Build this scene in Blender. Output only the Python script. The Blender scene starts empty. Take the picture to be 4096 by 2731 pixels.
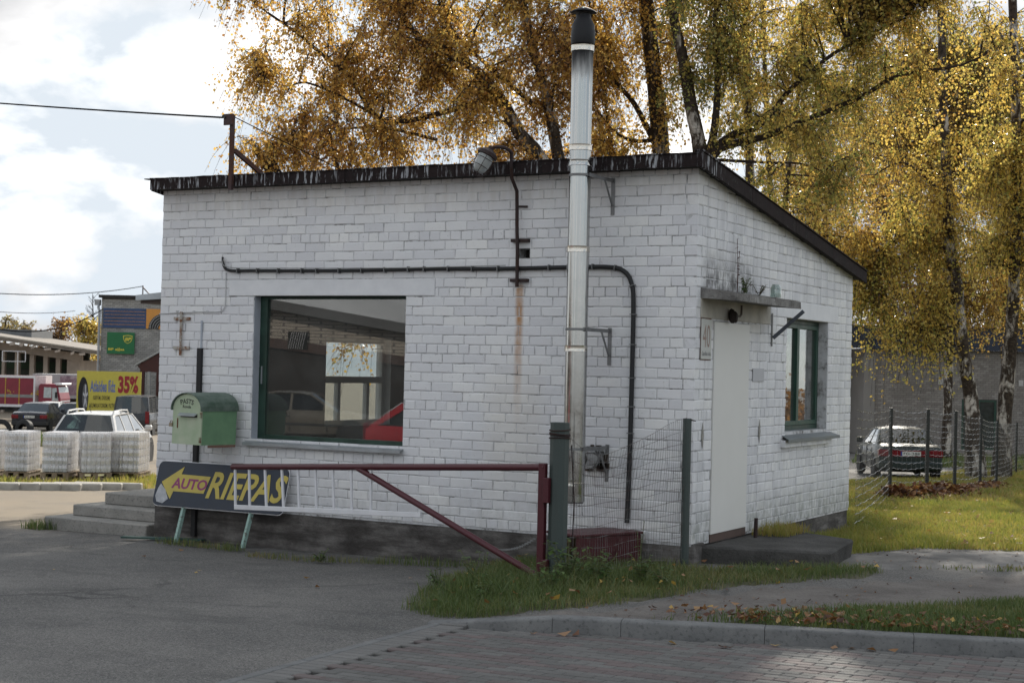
import bpy, bmesh, math, random
import numpy as np
from mathutils import Matrix, Vector
R = math.radians
random.seed(7)
rng = np.random.default_rng(11)
scene = bpy.context.scene
COL = scene.collection

# ------------------------------------------------------------------ camera
CAM = np.array([5.7688, -14.201, 1.6923]); YAW, PITCH, ROLL, FPX = .5023, .0154, .0234, 6277.5
_f = np.array([-math.sin(YAW)*math.cos(PITCH), math.cos(YAW)*math.cos(PITCH), math.sin(PITCH)])
_r0 = np.array([math.cos(YAW), math.sin(YAW), 0.0]); _u0 = np.cross(_r0, _f)
_r = math.cos(ROLL)*_r0 + math.sin(ROLL)*_u0
_u = -math.sin(ROLL)*_r0 + math.cos(ROLL)*_u0
FH = np.array([-math.sin(YAW), math.cos(YAW)]); RH = np.array([math.cos(YAW), math.sin(YAW)])
cam_d = bpy.data.cameras.new('camera'); cam = bpy.data.objects.new('camera', cam_d); COL.objects.link(cam)
cam_d.sensor_width = 36; cam_d.sensor_fit = 'HORIZONTAL'; cam_d.lens = FPX/4096*36
cam_d.clip_start = .1; cam_d.clip_end = 3000
cam.matrix_world = Matrix(((_r[0], _u[0], -_f[0], CAM[0]), (_r[1], _u[1], -_f[1], CAM[1]), (_r[2], _u[2], -_f[2], CAM[2]), (0, 0, 0, 1)))
scene.camera = cam
cam_d.dof.use_dof = True; cam_d.dof.focus_distance = 16.0; cam_d.dof.aperture_fstop = 6.3

# ------------------------------------------------------------------ sky, sun, exposure
SUN_EL = R(27); SUN_YAW = YAW - R(11)                    # towards the sun: behind the hut, a little to the right
SD = np.array([-math.sin(SUN_YAW)*math.cos(SUN_EL), math.cos(SUN_YAW)*math.cos(SUN_EL), math.sin(SUN_EL)])
world = bpy.data.worlds.new('World'); scene.world = world; world.use_nodes = True
wn = world.node_tree.nodes; wl = world.node_tree.links; wn.clear()
def WN(t, **k):
    n = wn.new(t)
    for a, b in k.items(): setattr(n, a, b)
    return n
sky = WN('ShaderNodeTexSky', sky_type='NISHITA', sun_disc=False, sun_elevation=SUN_EL)
sky.sun_rotation = math.atan2(SD[0], SD[1]); sky.dust_density = 1.5; sky.air_density = 1.0; sky.ozone_density = 1.0
geo = WN('ShaderNodeTexCoord')
sep = WN('ShaderNodeSeparateXYZ'); wl.new(geo.outputs['Generated'], sep.inputs[0])
mx = WN('ShaderNodeMath', operation='MAXIMUM'); wl.new(sep.outputs['Z'], mx.inputs[0]); mx.inputs[1].default_value = 0
ad = WN('ShaderNodeMath', operation='ADD'); wl.new(mx.outputs[0], ad.inputs[0]); ad.inputs[1].default_value = .62
dv = WN('ShaderNodeVectorMath', operation='DIVIDE'); cmb = WN('ShaderNodeCombineXYZ')
for i in range(3): wl.new(ad.outputs[0], cmb.inputs[i])
wl.new(geo.outputs['Generated'], dv.inputs[0]); wl.new(cmb.outputs[0], dv.inputs[1])
mp = WN('ShaderNodeMapping'); wl.new(dv.outputs[0], mp.inputs[0]); mp.inputs['Location'].default_value = (5.2, 1.1, 0); mp.inputs['Scale'].default_value = (1, 1, 1.5)
def WNOISE(scale, detail, rough, dist=0):
    n = WN('ShaderNodeTexNoise'); n.inputs['Scale'].default_value = scale; n.inputs['Detail'].default_value = detail
    n.inputs['Roughness'].default_value = rough; n.inputs['Distortion'].default_value = dist
    wl.new(mp.outputs[0], n.inputs['Vector']); return n
n1 = WNOISE(4.2, 10, .54, .2)
rp = WN('ShaderNodeValToRGB'); rp.color_ramp.elements[0].position = .47; rp.color_ramp.elements[1].position = .56
wl.new(n1.outputs['Fac'], rp.inputs[0])
n2 = WNOISE(5.0, 6, .5, .2)
rp2 = WN('ShaderNodeValToRGB'); rp2.color_ramp.elements[0].position = .40; rp2.color_ramp.elements[0].color = (1.0, .995, .985, 1)
rp2.color_ramp.elements[1].position = .64; rp2.color_ramp.elements[1].color = (.46, .46, .47, 1)
wl.new(n2.outputs['Fac'], rp2.inputs[0])
cl = WN('ShaderNodeVectorMath', operation='SCALE'); wl.new(rp2.outputs[0], cl.inputs[0]); cl.inputs['Scale'].default_value = 8.8
# blue of the gaps is pale: thin high veil over the clear sky
veil = WN('ShaderNodeMixRGB'); veil.inputs[0].default_value = .62; veil.inputs[2].default_value = (4.0, 4.55, 5.05, 1)
cap = WN('ShaderNodeMixRGB', blend_type='DARKEN'); cap.inputs[0].default_value = 1; cap.inputs[2].default_value = (5.0, 5.2, 5.5, 1)
wl.new(sky.outputs[0], cap.inputs[1]); wl.new(cap.outputs[0], veil.inputs[1])
mxs = WN('ShaderNodeMixRGB'); wl.new(rp.outputs[0], mxs.inputs[0]); wl.new(veil.outputs[0], mxs.inputs[1]); wl.new(cl.outputs[0], mxs.inputs[2])
bg = WN('ShaderNodeBackground'); bg.inputs['Strength'].default_value = .12
wl.new(mxs.outputs[0], bg.inputs['Color']); wo = WN('ShaderNodeOutputWorld'); wl.new(bg.outputs[0], wo.inputs[0])
sun_d = bpy.data.lights.new('sun', 'SUN'); sun = bpy.data.objects.new('sun', sun_d); COL.objects.link(sun)
sun_d.energy = 4.8; sun_d.angle = R(.53); sun_d.color = (1, .93, .82)
sun.rotation_euler = Vector(-SD).to_track_quat('-Z', 'Y').to_euler()
vs = scene.view_settings; vs.view_transform = 'Standard'; vs.look = 'None'; vs.gamma = 1; vs.use_curve_mapping = False; vs.exposure = .56
scene.cycles.max_bounces = 7; scene.cycles.transparent_max_bounces = 16; scene.cycles.use_denoising = True
scene.cycles.sample_clamp_indirect = 6; scene.cycles.caustics_reflective = False; scene.cycles.caustics_refractive = False

# ------------------------------------------------------------------ helpers: places
def at(x, y, z):
    "the point that the photograph shows at pixel x, y (of 4096 x 2731), z metres in front of the lens"
    return CAM + z*(_f + _r*(x-2048)/FPX - _u*(y-1365.5)/FPX)
def ss(a, b, x):
    t = np.clip((np.asarray(x, float)-a)/(b-a), 0, 1); return t*t*(3-2*t)
def gz(x, y, k0=0, k1=.10):
    "height of the ground: it falls away from the road; the bed behind the kerb and the lawn lie a little higher"
    x = np.asarray(x, float); y = np.asarray(y, float)
    zd = (x-CAM[0])*FH[0] + (y-CAM[1])*FH[1]; u = (x-CAM[0])*RH[0] + (y-CAM[1])*RH[1]
    base = -.24 - .027*(np.clip(zd, 7, 112)-11)
    k = -(x-.58)*.293 + (y+4.05)*.956
    bump = .11*ss(k0, k1, k)*ss(-.55, .5, u) + .05*ss(.9, 1.8, u)*ss(13, 15, zd) + .07*ss(1.0, 3.0, u)*ss(18, 23, zd)
    return base + bump*(1-ss(27, 41, zd))
def gp(x, y): return np.array([x, y, float(gz(x, y))])
def gpx(px, py, off=0):
    d = at(px, py, 1)-CAM; lo, hi = 3, 400
    for _ in range(50):
        m = (lo+hi)/2; p = CAM+m*d
        if p[2] > gz(p[0], p[1])+off: lo = m
        else: hi = m
    return CAM+lo*d

# ------------------------------------------------------------------ helpers: materials
MATS = {}
def newmat(name):
    m = bpy.data.materials.new(name); m.use_nodes = True; m.node_tree.nodes.clear(); MATS[name] = m
    nt = m.node_tree; o = nt.nodes.new('ShaderNodeOutputMaterial'); return m, nt, o
def nd(nt, t, inputs=None, **k):
    n = nt.nodes.new(t)
    for a, b in k.items(): setattr(n, a, b)
    for a, b in (inputs or {}).items():
        if hasattr(b, 'is_output'): nt.links.new(b, n.inputs[a])
        else: n.inputs[a].default_value = b
    return n
def c4(c): return (c[0], c[1], c[2], 1)
def pos(nt, scale=(1, 1, 1), loc=(0, 0, 0), rot=(0, 0, 0), obj=False):
    g = nd(nt, 'ShaderNodeTexCoord').outputs['Object'] if obj else nd(nt, 'ShaderNodeNewGeometry').outputs['Position']
    return nd(nt, 'ShaderNodeMapping', {'Vector': g, 'Scale': scale, 'Location': loc, 'Rotation': rot}).outputs[0]
def noise(nt, vec, scale, detail=4, rough=.55, dist=0):
    return nd(nt, 'ShaderNodeTexNoise', {'Vector': vec, 'Scale': scale, 'Detail': detail, 'Roughness': rough, 'Distortion': dist}).outputs['Fac']
def ramp(nt, fac, stops):
    n = nd(nt, 'ShaderNodeValToRGB', {0: fac}); e = n.color_ramp.elements
    while len(e) < len(stops): e.new(.5)
    for i, (p, c) in enumerate(stops):
        e[i].position = p; e[i].color = c4(c) if not isinstance(c, (int, float)) else (c, c, c, 1)
    return n.outputs[0]
def mixc(nt, fac, a, b, mode='MIX'):
    n = nd(nt, 'ShaderNodeMixRGB', blend_type=mode)
    for i, v in enumerate((fac, a, b)):
        if hasattr(v, 'is_output'): nt.links.new(v, n.inputs[i])
        else: n.inputs[i].default_value = v if i == 0 else c4(v)
    return n.outputs[0]
def mth(nt, op, a, b=0, clamp=False):
    n = nd(nt, 'ShaderNodeMath', operation=op, use_clamp=clamp)
    for i, v in enumerate((a, b)):
        if hasattr(v, 'is_output'): nt.links.new(v, n.inputs[i])
        else: n.inputs[i].default_value = v
    return n.outputs[0]
def bump(nt, h, strength, dist=.01):
    return nd(nt, 'ShaderNodeBump', {'Height': h, 'Strength': strength, 'Distance': dist}).outputs[0]
def princ(nt, o, color, rough=.8, metal=0, normal=None, spec=.4, coat=0):
    p = nd(nt, 'ShaderNodeBsdfPrincipled', {'Metallic': metal, 'Specular IOR Level': spec, 'Coat Weight': coat})
    for k, v in (('Base Color', color), ('Roughness', rough)):
        if hasattr(v, 'is_output'): nt.links.new(v, p.inputs[k])
        else: p.inputs[k].default_value = c4(v) if k == 'Base Color' else v
    if normal is not None: nt.links.new(normal, p.inputs['Normal'])
    if o is not None: nt.links.new(p.outputs[0], o.inputs[0])
    return p
def plain(name, col, rough=.75, metal=0, var=.18, scale=6, bmp=.15, spec=.4, coat=0, c2=None, bscale=None, obj=False):
    "one colour with uneven wear: noise between two close tones and a fine relief"
    m, nt, o = newmat(name); v = pos(nt, obj=obj)
    a = tuple(x*(1-var) for x in col); b = tuple(min(1, x*(1+var)) for x in col)
    if c2: b = c2
    n = noise(nt, v, scale, 6, .6)
    col_ = ramp(nt, n, [(.3, a), (.7, b)])
    nb = noise(nt, v, bscale or scale*9, 3, .6)
    princ(nt, o, col_, ramp(nt, n, [(.3, max(.05, rough-.1)), (.7, min(1, rough+.1))]), metal, bump(nt, nb, bmp, .004) if bmp else None, spec, coat)
    return m
def rusty(name, col, rust=(.16, .06, .03), amount=.5, scale=9, rough=.6, metal=.3):
    m, nt, o = newmat(name); v = pos(nt)
    n = noise(nt, v, scale, 8, .65)
    k = ramp(nt, n, [(amount-.06, 0), (amount+.06, 1)])
    k2 = noise(nt, v, scale*5, 4)
    col_ = mixc(nt, k, mixc(nt, k2, tuple(x*.8 for x in col), tuple(x*1.15 for x in col)), mixc(nt, k2, tuple(x*.55 for x in rust), tuple(x*1.3 for x in rust)))
    princ(nt, o, col_, mixc(nt, k, (rough,)*3, (.9,)*3), 0 if not metal else metal, bump(nt, n, .2, .004))
    return m
def leafmat(name, stops, trans=.45, rough=.45, attr='tint'):
    m, nt, o = newmat(name)
    a = nd(nt, 'ShaderNodeAttribute', attribute_name=attr).outputs['Fac']
    c = ramp(nt, a, stops)
    p = princ(nt, None, c, rough, 0, None, .5)
    t = nd(nt, 'ShaderNodeBsdfTranslucent', {'Color': mixc(nt, 1.0, c, (1.0, .95, .8), 'MULTIPLY')})
    s = nd(nt, 'ShaderNodeMixShader', {0: trans, 1: p.outputs[0], 2: t.outputs[0]})
    nt.links.new(s.outputs[0], o.inputs[0]); return m
def glassmat(name, tint=(.8, .85, .83), boost=1.0, rough=0, film=None):
    m, nt, o = newmat(name)
    g0 = nd(nt, 'ShaderNodeNewGeometry')
    c_ = mth(nt, 'ABSOLUTE', nd(nt, 'ShaderNodeVectorMath', {0: g0.outputs['Normal'], 1: g0.outputs['Incoming']}, operation='DOT_PRODUCT').outputs['Value'])
    fr = mth(nt, 'ADD', mth(nt, 'MULTIPLY', mth(nt, 'POWER', mth(nt, 'SUBTRACT', 1.0, c_), 5.0), .96), .04)
    f = mth(nt, 'MULTIPLY', fr, boost, True)
    t = nd(nt, 'ShaderNodeBsdfTransparent', {'Color': c4(tint)}); g = nd(nt, 'ShaderNodeBsdfGlossy', {'Color': (1, 1, 1, 1), 'Roughness': rough})
    s = nd(nt, 'ShaderNodeMixShader', {0: f, 1: t.outputs[0], 2: g.outputs[0]}).outputs[0]
    if film:                                             # dust on the pane
        d = nd(nt, 'ShaderNodeBsdfDiffuse', {'Color': (.5, .5, .48, 1)}).outputs[0]
        n = noise(nt, pos(nt), 2.2, 5); k = ramp(nt, n, [(.35, film*.4), (.75, film)])
        s = nd(nt, 'ShaderNodeMixShader', {0: k, 1: s, 2: d}).outputs[0]
    nt.links.new(s, o.inputs[0]); return m

# ------------------------------------------------------------------ helpers: objects
ORG = {}
def tag(o, label=None, cat=None, group=None, kind=None):
    if label: o['label'] = label
    if cat: o['category'] = cat
    if group: o['group'] = group
    if kind: o['kind'] = kind
    return o
def thing(name, loc, label, cat, group=None, parent=None):
    o = bpy.data.objects.new(name, None); COL.objects.link(o); o.empty_display_size = .2
    o.location = Vector([float(v) for v in loc]); ORG[o.name] = np.array(loc, float); tag(o, label, cat, group); return o
def rotz(a, loc=(0, 0, 0)):
    return Matrix.Translation(Vector([float(v) for v in loc])) @ Matrix.Rotation(a, 4, 'Z')
def frame(o, x, y, z):
    "matrix with the given origin and axes"
    return Matrix(((x[0], y[0], z[0], o[0]), (x[1], y[1], z[1], o[1]), (x[2], y[2], z[2], o[2]), (0, 0, 0, 1)))
def link(name, me, parent=None, loc=None):
    ob = bpy.data.objects.new(name, me); COL.objects.link(ob)
    if parent is not None: ob.parent = parent
    if loc is not None: ob.location = loc
    if parent is not None: ORG[ob.name] = ORG[parent.name]+np.array(ob.location)
    else: ORG[ob.name] = np.array(ob.location)
    return ob
class MB:
    def __init__(s): s.v = []; s.f = []; s.m = []
    def add(s, vs, fs, mi=0, M=None):
        b = len(s.v)
        for p in vs:
            if M is not None: p = M @ Vector([float(q) for q in p])
            s.v.append((float(p[0]), float(p[1]), float(p[2])))
        for q in fs: s.f.append(tuple(b+i for i in q)); s.m.append(mi)
        return s
    def box(s, x0, x1, y0, y1, z0, z1, mi=0, M=None):
        return s.hexa([(x0, y0, z0), (x1, y0, z0), (x1, y1, z0), (x0, y1, z0), (x0, y0, z1), (x1, y0, z1), (x1, y1, z1), (x0, y1, z1)], mi, M)
    def hexa(s, p, mi=0, M=None):
        return s.add(p, [(0, 3, 2, 1), (4, 5, 6, 7), (0, 1, 5, 4), (1, 2, 6, 5), (2, 3, 7, 6), (3, 0, 4, 7)], mi, M)
    def bar(s, a, b, w, h, mi=0, up=(0, 0, 1)):
        a = np.array(a, float); b = np.array(b, float); d = b-a; L = np.linalg.norm(d); d /= L
        x = np.cross(np.array(up, float), d)
        if np.linalg.norm(x) < 1e-4: x = np.cross((0, 1, 0), d)
        x /= np.linalg.norm(x); z = np.cross(d, x)
        return s.box(-w/2, w/2, 0, L, -h/2, h/2, mi, frame(a, x, d, z))
    def tube(s, pts, r, n=8, mi=0, M=None, cap=True):
        P = np.array(pts, float); k = len(P); rr = np.full(k, r) if np.isscalar(r) else np.array(r, float)
        T = np.gradient(P, axis=0); T /= np.linalg.norm(T, axis=1)[:, None]+1e-12
        a = np.array((0, 0, 1.)) if abs(T[0][2]) < .9 else np.array((1., 0, 0))
        x = np.cross(T[0], a); x /= np.linalg.norm(x); vs = []; fs = []
        for i in range(k):
            x = x-T[i]*(x@T[i]); x /= np.linalg.norm(x); y = np.cross(T[i], x)
            for j in range(n):
                t = 2*math.pi*j/n; vs.append(P[i]+rr[i]*(math.cos(t)*x+math.sin(t)*y))
        for i in range(k-1):
            for j in range(n):
                fs.append((i*n+j, i*n+(j+1) % n, (i+1)*n+(j+1) % n, (i+1)*n+j))
        if cap: fs.append(tuple(range(n-1, -1, -1))); fs.append(tuple((k-1)*n+j for j in range(n)))
        return s.add(vs, fs, mi, M)
    def lathe(s, prof, n=24, M=None, mi=0, closed=False):
        "prof: (radius, height) pairs turned round the local z axis"
        vs = []; fs = []; k = len(prof)
        for (r, h) in prof:
            for j in range(n):
                t = 2*math.pi*j/n; vs.append((r*math.cos(t), r*math.sin(t), h))
        for i in range(k-1 if not closed else k):
            i2 = (i+1) % k
            for j in range(n): fs.append((i*n+j, i*n+(j+1) % n, i2*n+(j+1) % n, i2*n+j))
        if not closed:
            if prof[0][0] > 1e-6: fs.append(tuple(range(n-1, -1, -1)))
            if prof[-1][0] > 1e-6: fs.append(tuple((k-1)*n+j for j in range(n)))
        return s.add(vs, fs, mi, M)
    def prism(s, poly, d0, d1, M=None, mi=0):
        "poly in the local xy plane, from z=d0 to z=d1"
        n = len(poly); vs = [(x, y, d0) for x, y in poly]+[(x, y, d1) for x, y in poly]
        fs = [tuple(range(n-1, -1, -1)), tuple(range(n, 2*n))]+[(i, (i+1) % n, n+(i+1) % n, n+i) for i in range(n)]
        return s.add(vs, fs, mi, M)
    def build(s, name, mats, parent=None, smooth=None, bev=None, norm=True, kind=None, label=None, org=None):
        me = bpy.data.meshes.new(name)
        o = ORG[parent.name] if parent is not None else (np.array(org, float) if org is not None else np.zeros(3))
        vv = np.array(s.v, float)-o
        me.from_pydata([tuple(p) for p in vv], [], s.f)
        mats = mats if isinstance(mats, (list, tuple)) else [mats]
        for m in mats: me.materials.append(m)
        me.polygons.foreach_set('material_index', s.m)
        if norm or bev:
            bm = bmesh.new(); bm.from_mesh(me)
            if bev:
                es = [e for e in bm.edges if len(e.link_faces) == 2 and e.calc_face_angle(0) > .6]
                bmesh.ops.bevel(bm, geom=es, offset=bev, segments=1, profile=.5, affect='EDGES', clamp_overlap=True)
            bmesh.ops.recalc_face_normals(bm, faces=bm.faces)
            bm.to_mesh(me); bm.free()
        if smooth:
            me.shade_smooth(); me.set_sharp_from_angle(angle=R(smooth))
        me.update()
        ob = link(name, me, parent)
        if parent is None and org is not None: ob.location = Vector([float(q) for q in org]); ORG[ob.name] = o
        if kind: ob['kind'] = kind
        if label: ob['label'] = label
        return ob
def raw(name, V, Fq, mats, parent=None, tint=None, kind=None, mi=None):
    "big mesh straight from arrays; Fq is (n,3) or (n,4)"
    me = bpy.data.meshes.new(name); o = ORG[parent.name] if parent is not None else np.zeros(3)
    V = np.asarray(V, np.float32)-o.astype(np.float32); Fq = np.asarray(Fq, np.int32); k = Fq.shape[1]
    me.vertices.add(len(V)); me.vertices.foreach_set('co', V.ravel())
    me.loops.add(Fq.size); me.loops.foreach_set('vertex_index', Fq.ravel())
    me.polygons.add(len(Fq)); me.polygons.foreach_set('loop_start', np.arange(0, Fq.size, k, dtype=np.int32))
    me.polygons.foreach_set('loop_total', np.full(len(Fq), k, np.int32))
    mats = mats if isinstance(mats, (list, tuple)) else [mats]
    for m in mats: me.materials.append(m)
    if mi is not None: me.polygons.foreach_set('material_index', np.asarray(mi, np.int32))
    if tint is not None:
        a = me.attributes.new('tint', 'FLOAT', 'POINT'); a.data.foreach_set('value', np.asarray(tint, np.float32))
    me.update(calc_edges=True); me.validate()
    ob = link(name, me, parent)
    if kind: ob['kind'] = kind
    return ob
def sheet(name, poly, dz, m, step=.4, parent=None, kind='structure', extra=None, rim=.03):
    "a piece of ground: the polygon cut along a grid and laid on the terrain, dz above it"
    bm = bmesh.new(); vs = [bm.verts.new((x, y, 0)) for x, y in poly]; bm.faces.new(vs)
    P = np.array(poly)
    for ax in (0, 1):
        for c in np.arange(P[:, ax].min()+step, P[:, ax].max(), step):
            n = [0, 0, 0]; n[ax] = 1; co = [0, 0, 0]; co[ax] = c
            bmesh.ops.bisect_plane(bm, geom=bm.verts[:]+bm.edges[:]+bm.faces[:], plane_co=co, plane_no=n)
    for v in bm.verts:
        v.co.z = float(gz(v.co.x, v.co.y))+dz+(extra(v.co.x, v.co.y) if extra else 0)
    if rim:
        for v in bm.verts:
            if v.is_boundary: v.co.z -= rim
    bmesh.ops.triangulate(bm, faces=bm.faces); bmesh.ops.recalc_face_normals(bm, faces=bm.faces)
    if bm.faces and sum(f.normal.z for f in bm.faces) < 0: bmesh.ops.reverse_faces(bm, faces=bm.faces)
    me = bpy.data.meshes.new(name); bm.to_mesh(me); bm.free(); me.materials.append(m); me.shade_smooth()
    ob = link(name, me, parent)
    if kind: ob['kind'] = kind
    return ob
def rough_edge(poly, amp=.05, step=.18, seed=1):
    rg = random.Random(seed); out = []
    n = len(poly)
    for i in range(n):
        a = np.array(poly[i]); b = np.array(poly[(i+1) % n]); L = np.linalg.norm(b-a); k = max(1, int(L/step)) if L < 14 else 1
        nn = np.array([-(b-a)[1], (b-a)[0]])/max(L, 1e-6)
        for j in range(k): out.append(tuple(a+(b-a)*j/k+nn*(rg.uniform(-amp, amp) if j or k > 1 else 0)))
    return out
DG = None
def text(name, s, M, w, h, m, parent, depth=.004, shear=0, bold=.0, curve=None):
    "flat lettering fitted into w x h, lying in the xy plane of M, origin at its lower left corner"
    cu = bpy.data.curves.new('lettering', 'FONT'); cu.body = s; cu.size = 1; cu.shear = shear; cu.offset = bold; cu.resolution_u = 3
    ob = bpy.data.objects.new('tmp', cu); COL.objects.link(ob)
    dg = bpy.context.evaluated_depsgraph_get(); me = bpy.data.meshes.new_from_object(ob.evaluated_get(dg))
    bpy.data.objects.remove(ob); bpy.data.curves.remove(cu)
    co = np.zeros(len(me.vertices)*3); me.vertices.foreach_get('co', co); co = co.reshape(-1, 3)
    lo = co.min(0); hi = co.max(0); sx = w/max(hi[0]-lo[0], 1e-6); sy = h/max(hi[1]-lo[1], 1e-6)
    fs = [tuple(p.vertices) for p in me.polygons]; bpy.data.meshes.remove(me)
    pts = [((p[0]-lo[0])*sx, (p[1]-lo[1])*sy) for p in co]
    if curve:
        pts = [((x-w/2)*(1+.3*(y/h)*curve)+w/2, y-curve*((x-w/2)/(w/2))**2*h*.55) for x, y in pts]
    b = MB(); n = len(pts)
    b.add([(x, y, depth) for x, y in pts], fs, 0, M)
    return b.build(name, m, parent, norm=False)
# ------------------------------------------------------------------ materials
def brick_paint():
    "white limewash on sand-lime brick: each brick its own tone, grime, rust run under the lamp pole, moss over the door slab"
    m, nt, o = newmat('white_brick_paint'); v = pos(nt)
    isl = nd(nt, 'ShaderNodeNewGeometry').outputs['Random Per Island']; ob = nd(nt, 'ShaderNodeObjectInfo').outputs['Random']
    rnd = mth(nt, 'FRACT', mth(nt, 'ADD', isl, ob))
    base = ramp(nt, rnd, [(0, (.655, .65, .665)), (.35, (.71, .705, .715)), (.8, (.745, .74, .74)), (1, (.78, .77, .755))])
    base = mixc(nt, ramp(nt, noise(nt, v, 1.1, 5, .6), [(.4, 0), (.75, .55)]), base, (.60, .605, .63))
    base = mixc(nt, ramp(nt, noise(nt, v, 26, 5, .7), [(.60, 0), (.70, .6)]), base, (.38, .37, .36))
    base = mixc(nt, ramp(nt, noise(nt, v, 7, 6, .75), [(.68, 0), (.76, .6)]), base, (.40, .36, .33))
    sx = nd(nt, 'ShaderNodeSeparateXYZ', {0: v}); X, Y, Z = sx.outputs
    def band(val, a, b, c, d):
        "1 between b and c, fading out to a and d"
        return mth(nt, 'MULTIPLY', nd(nt, 'ShaderNodeMapRange', {0: val, 1: a, 2: b}, interpolation_type='SMOOTHSTEP').outputs[0],
                   nd(nt, 'ShaderNodeMapRange', {0: val, 1: d, 2: c}, interpolation_type='SMOOTHSTEP').outputs[0])
    nz = noise(nt, pos(nt, (3, 3, 1.6)), 3.2, 7, .72)
    front = band(Y, -.2, -.15, .0, .03)
    run = mth(nt, 'MULTIPLY', mth(nt, 'MULTIPLY', band(X, -2.02, -1.97, -1.94, -1.89), band(Z, .9, 2.3, 2.5, 2.56)), front)
    base = mixc(nt, mth(nt, 'MULTIPLY', run, ramp(nt, nz, [(.3, .35), (.65, 1)])), base, (.40, .20, .07))
    wide = mth(nt, 'MULTIPLY', mth(nt, 'MULTIPLY', band(X, -2.5, -2.15, -1.8, -1.5), band(Z, .2, .7, 1.3, 1.9)), front)
    base = mixc(nt, mth(nt, 'MULTIPLY', wide, .16), base, (.42, .34, .17))
    side = nd(nt, 'ShaderNodeMapRange', {0: X, 1: -.02, 2: -.004}).outputs[0]
    moss = mth(nt, 'MULTIPLY', mth(nt, 'MULTIPLY', band(Y, .05, .3, 1.3, 2.0), band(Z, 2.36, 2.42, 2.55, 3.0)), side)
    base = mixc(nt, mth(nt, 'MULTIPLY', moss, ramp(nt, nz, [(.38, .12), (.56, .95)])), base, (.13, .125, .12))
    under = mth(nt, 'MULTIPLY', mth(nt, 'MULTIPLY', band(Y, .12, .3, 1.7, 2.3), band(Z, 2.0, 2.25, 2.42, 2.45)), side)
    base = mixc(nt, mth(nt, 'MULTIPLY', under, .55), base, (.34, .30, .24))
    foot = mth(nt, 'MULTIPLY', side, band(Z, -.3, -.1, .05, .55))
    base = mixc(nt, mth(nt, 'MULTIPLY', foot, ramp(nt, nz, [(.35, .05), (.6, .8)])), base, (.23, .24, .21))
    greyrun = mth(nt, 'MULTIPLY', side, ramp(nt, noise(nt, pos(nt, (2.2, 2.2, .3)), 3, 6, .65), [(.45, 0), (.7, .42)]))
    base = mixc(nt, greyrun, base, (.36, .365, .38))
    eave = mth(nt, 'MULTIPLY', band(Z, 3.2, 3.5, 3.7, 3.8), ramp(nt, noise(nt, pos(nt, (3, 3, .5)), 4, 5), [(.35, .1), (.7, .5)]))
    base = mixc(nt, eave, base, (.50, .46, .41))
    low = mth(nt, 'MULTIPLY', front, band(Z, -.2, -.05, .1, .6))
    base = mixc(nt, mth(nt, 'MULTIPLY', low, ramp(nt, nz, [(.4, 0), (.7, .45)])), base, (.44, .43, .41))
    h = mth(nt, 'ADD', mth(nt, 'MULTIPLY', noise(nt, v, 18, 4), .6), mth(nt, 'MULTIPLY', noise(nt, v, 90, 3), .4))
    princ(nt, o, base, .85, 0, bump(nt, h, .45, .008), .25)
    return m
M_BRICK = brick_paint()
def mortar():
    m, nt, o = newmat('painted_mortar'); v = pos(nt)
    n = noise(nt, v, 5.5, 8, .75)
    c = ramp(nt, n, [(.31, (.09, .085, .08)), (.41, (.27, .265, .26)), (.50, (.52, .52, .525)), (.72, (.66, .66, .67))])
    princ(nt, o, c, .9, 0, bump(nt, noise(nt, v, 60, 4), .5, .006), .2); return m
M_MORTAR = mortar()
M_WHITE = plain('white_plaster', (.67, .67, .685), .85, var=.05, scale=5, bmp=.3, c2=(.73, .73, .74))
M_REVEAL = plain('grey_blue_reveal', (.38, .41, .46), .85, var=.14, scale=4)
M_DOOR = plain('cream_door_panel', (.64, .63, .60), .6, var=.03, scale=2, bmp=.02)
def plinth_mat():
    m, nt, o = newmat('plinth_concrete'); v = pos(nt)
    c = ramp(nt, noise(nt, v, 2.2, 8, .7), [(.3, (.05, .045, .042)), (.5, (.15, .14, .132)), (.72, (.24, .225, .21))])
    k = ramp(nt, noise(nt, pos(nt, (.7, .7, 4)), 2.4, 6, .6), [(.42, .75), (.6, 0)])
    c = mixc(nt, k, c, (.045, .04, .037))
    princ(nt, o, c, .95, 0, bump(nt, noise(nt, v, 24, 8, .7), .9, .02), .2); return m
M_PLINTH = plinth_mat()
def fascia_mat():
    m, nt, o = newmat('bitumen_fascia'); v = pos(nt, (1, 1, .05))
    base = ramp(nt, noise(nt, pos(nt), 9, 6), [(.3, (.008, .007, .007)), (.7, (.022, .018, .018))])
    k1 = noise(nt, v, 14, 5, .65, .2)
    tone = ramp(nt, k1, [(.25, (.008, .007, .007)), (.5, (.030, .018, .018)), (.7, (.014, .012, .012))])
    c = mixc(nt, .5, base, tone)
    run = ramp(nt, noise(nt, pos(nt, (1, 1, .12)), 30, 5, .62), [(.55, 0), (.60, .75)])
    clump = ramp(nt, noise(nt, pos(nt, (1, 1, .2)), 1.6, 3), [(.30, 0), (.46, 1)])
    frontm = nd(nt, 'ShaderNodeMapRange', {0: nd(nt, 'ShaderNodeSeparateXYZ', {0: pos(nt)}).outputs[1], 1: .6, 2: .1}).outputs[0]
    c = mixc(nt, mth(nt, 'MULTIPLY', mth(nt, 'MULTIPLY', run, clump), frontm), c, (.42, .43, .45))
    moss = ramp(nt, noise(nt, pos(nt), 22, 6, .7), [(.6, 0), (.7, .6)])
    c = mixc(nt, moss, c, (.09, .10, .085))
    princ(nt, o, c, .85, 0, bump(nt, k1, .3, .01), .15); return m
M_FASCIA = fascia_mat()
M_ROOF = plain('roofing_felt', (.035, .033, .032), .9, var=.4, scale=5, bmp=.5)
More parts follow.
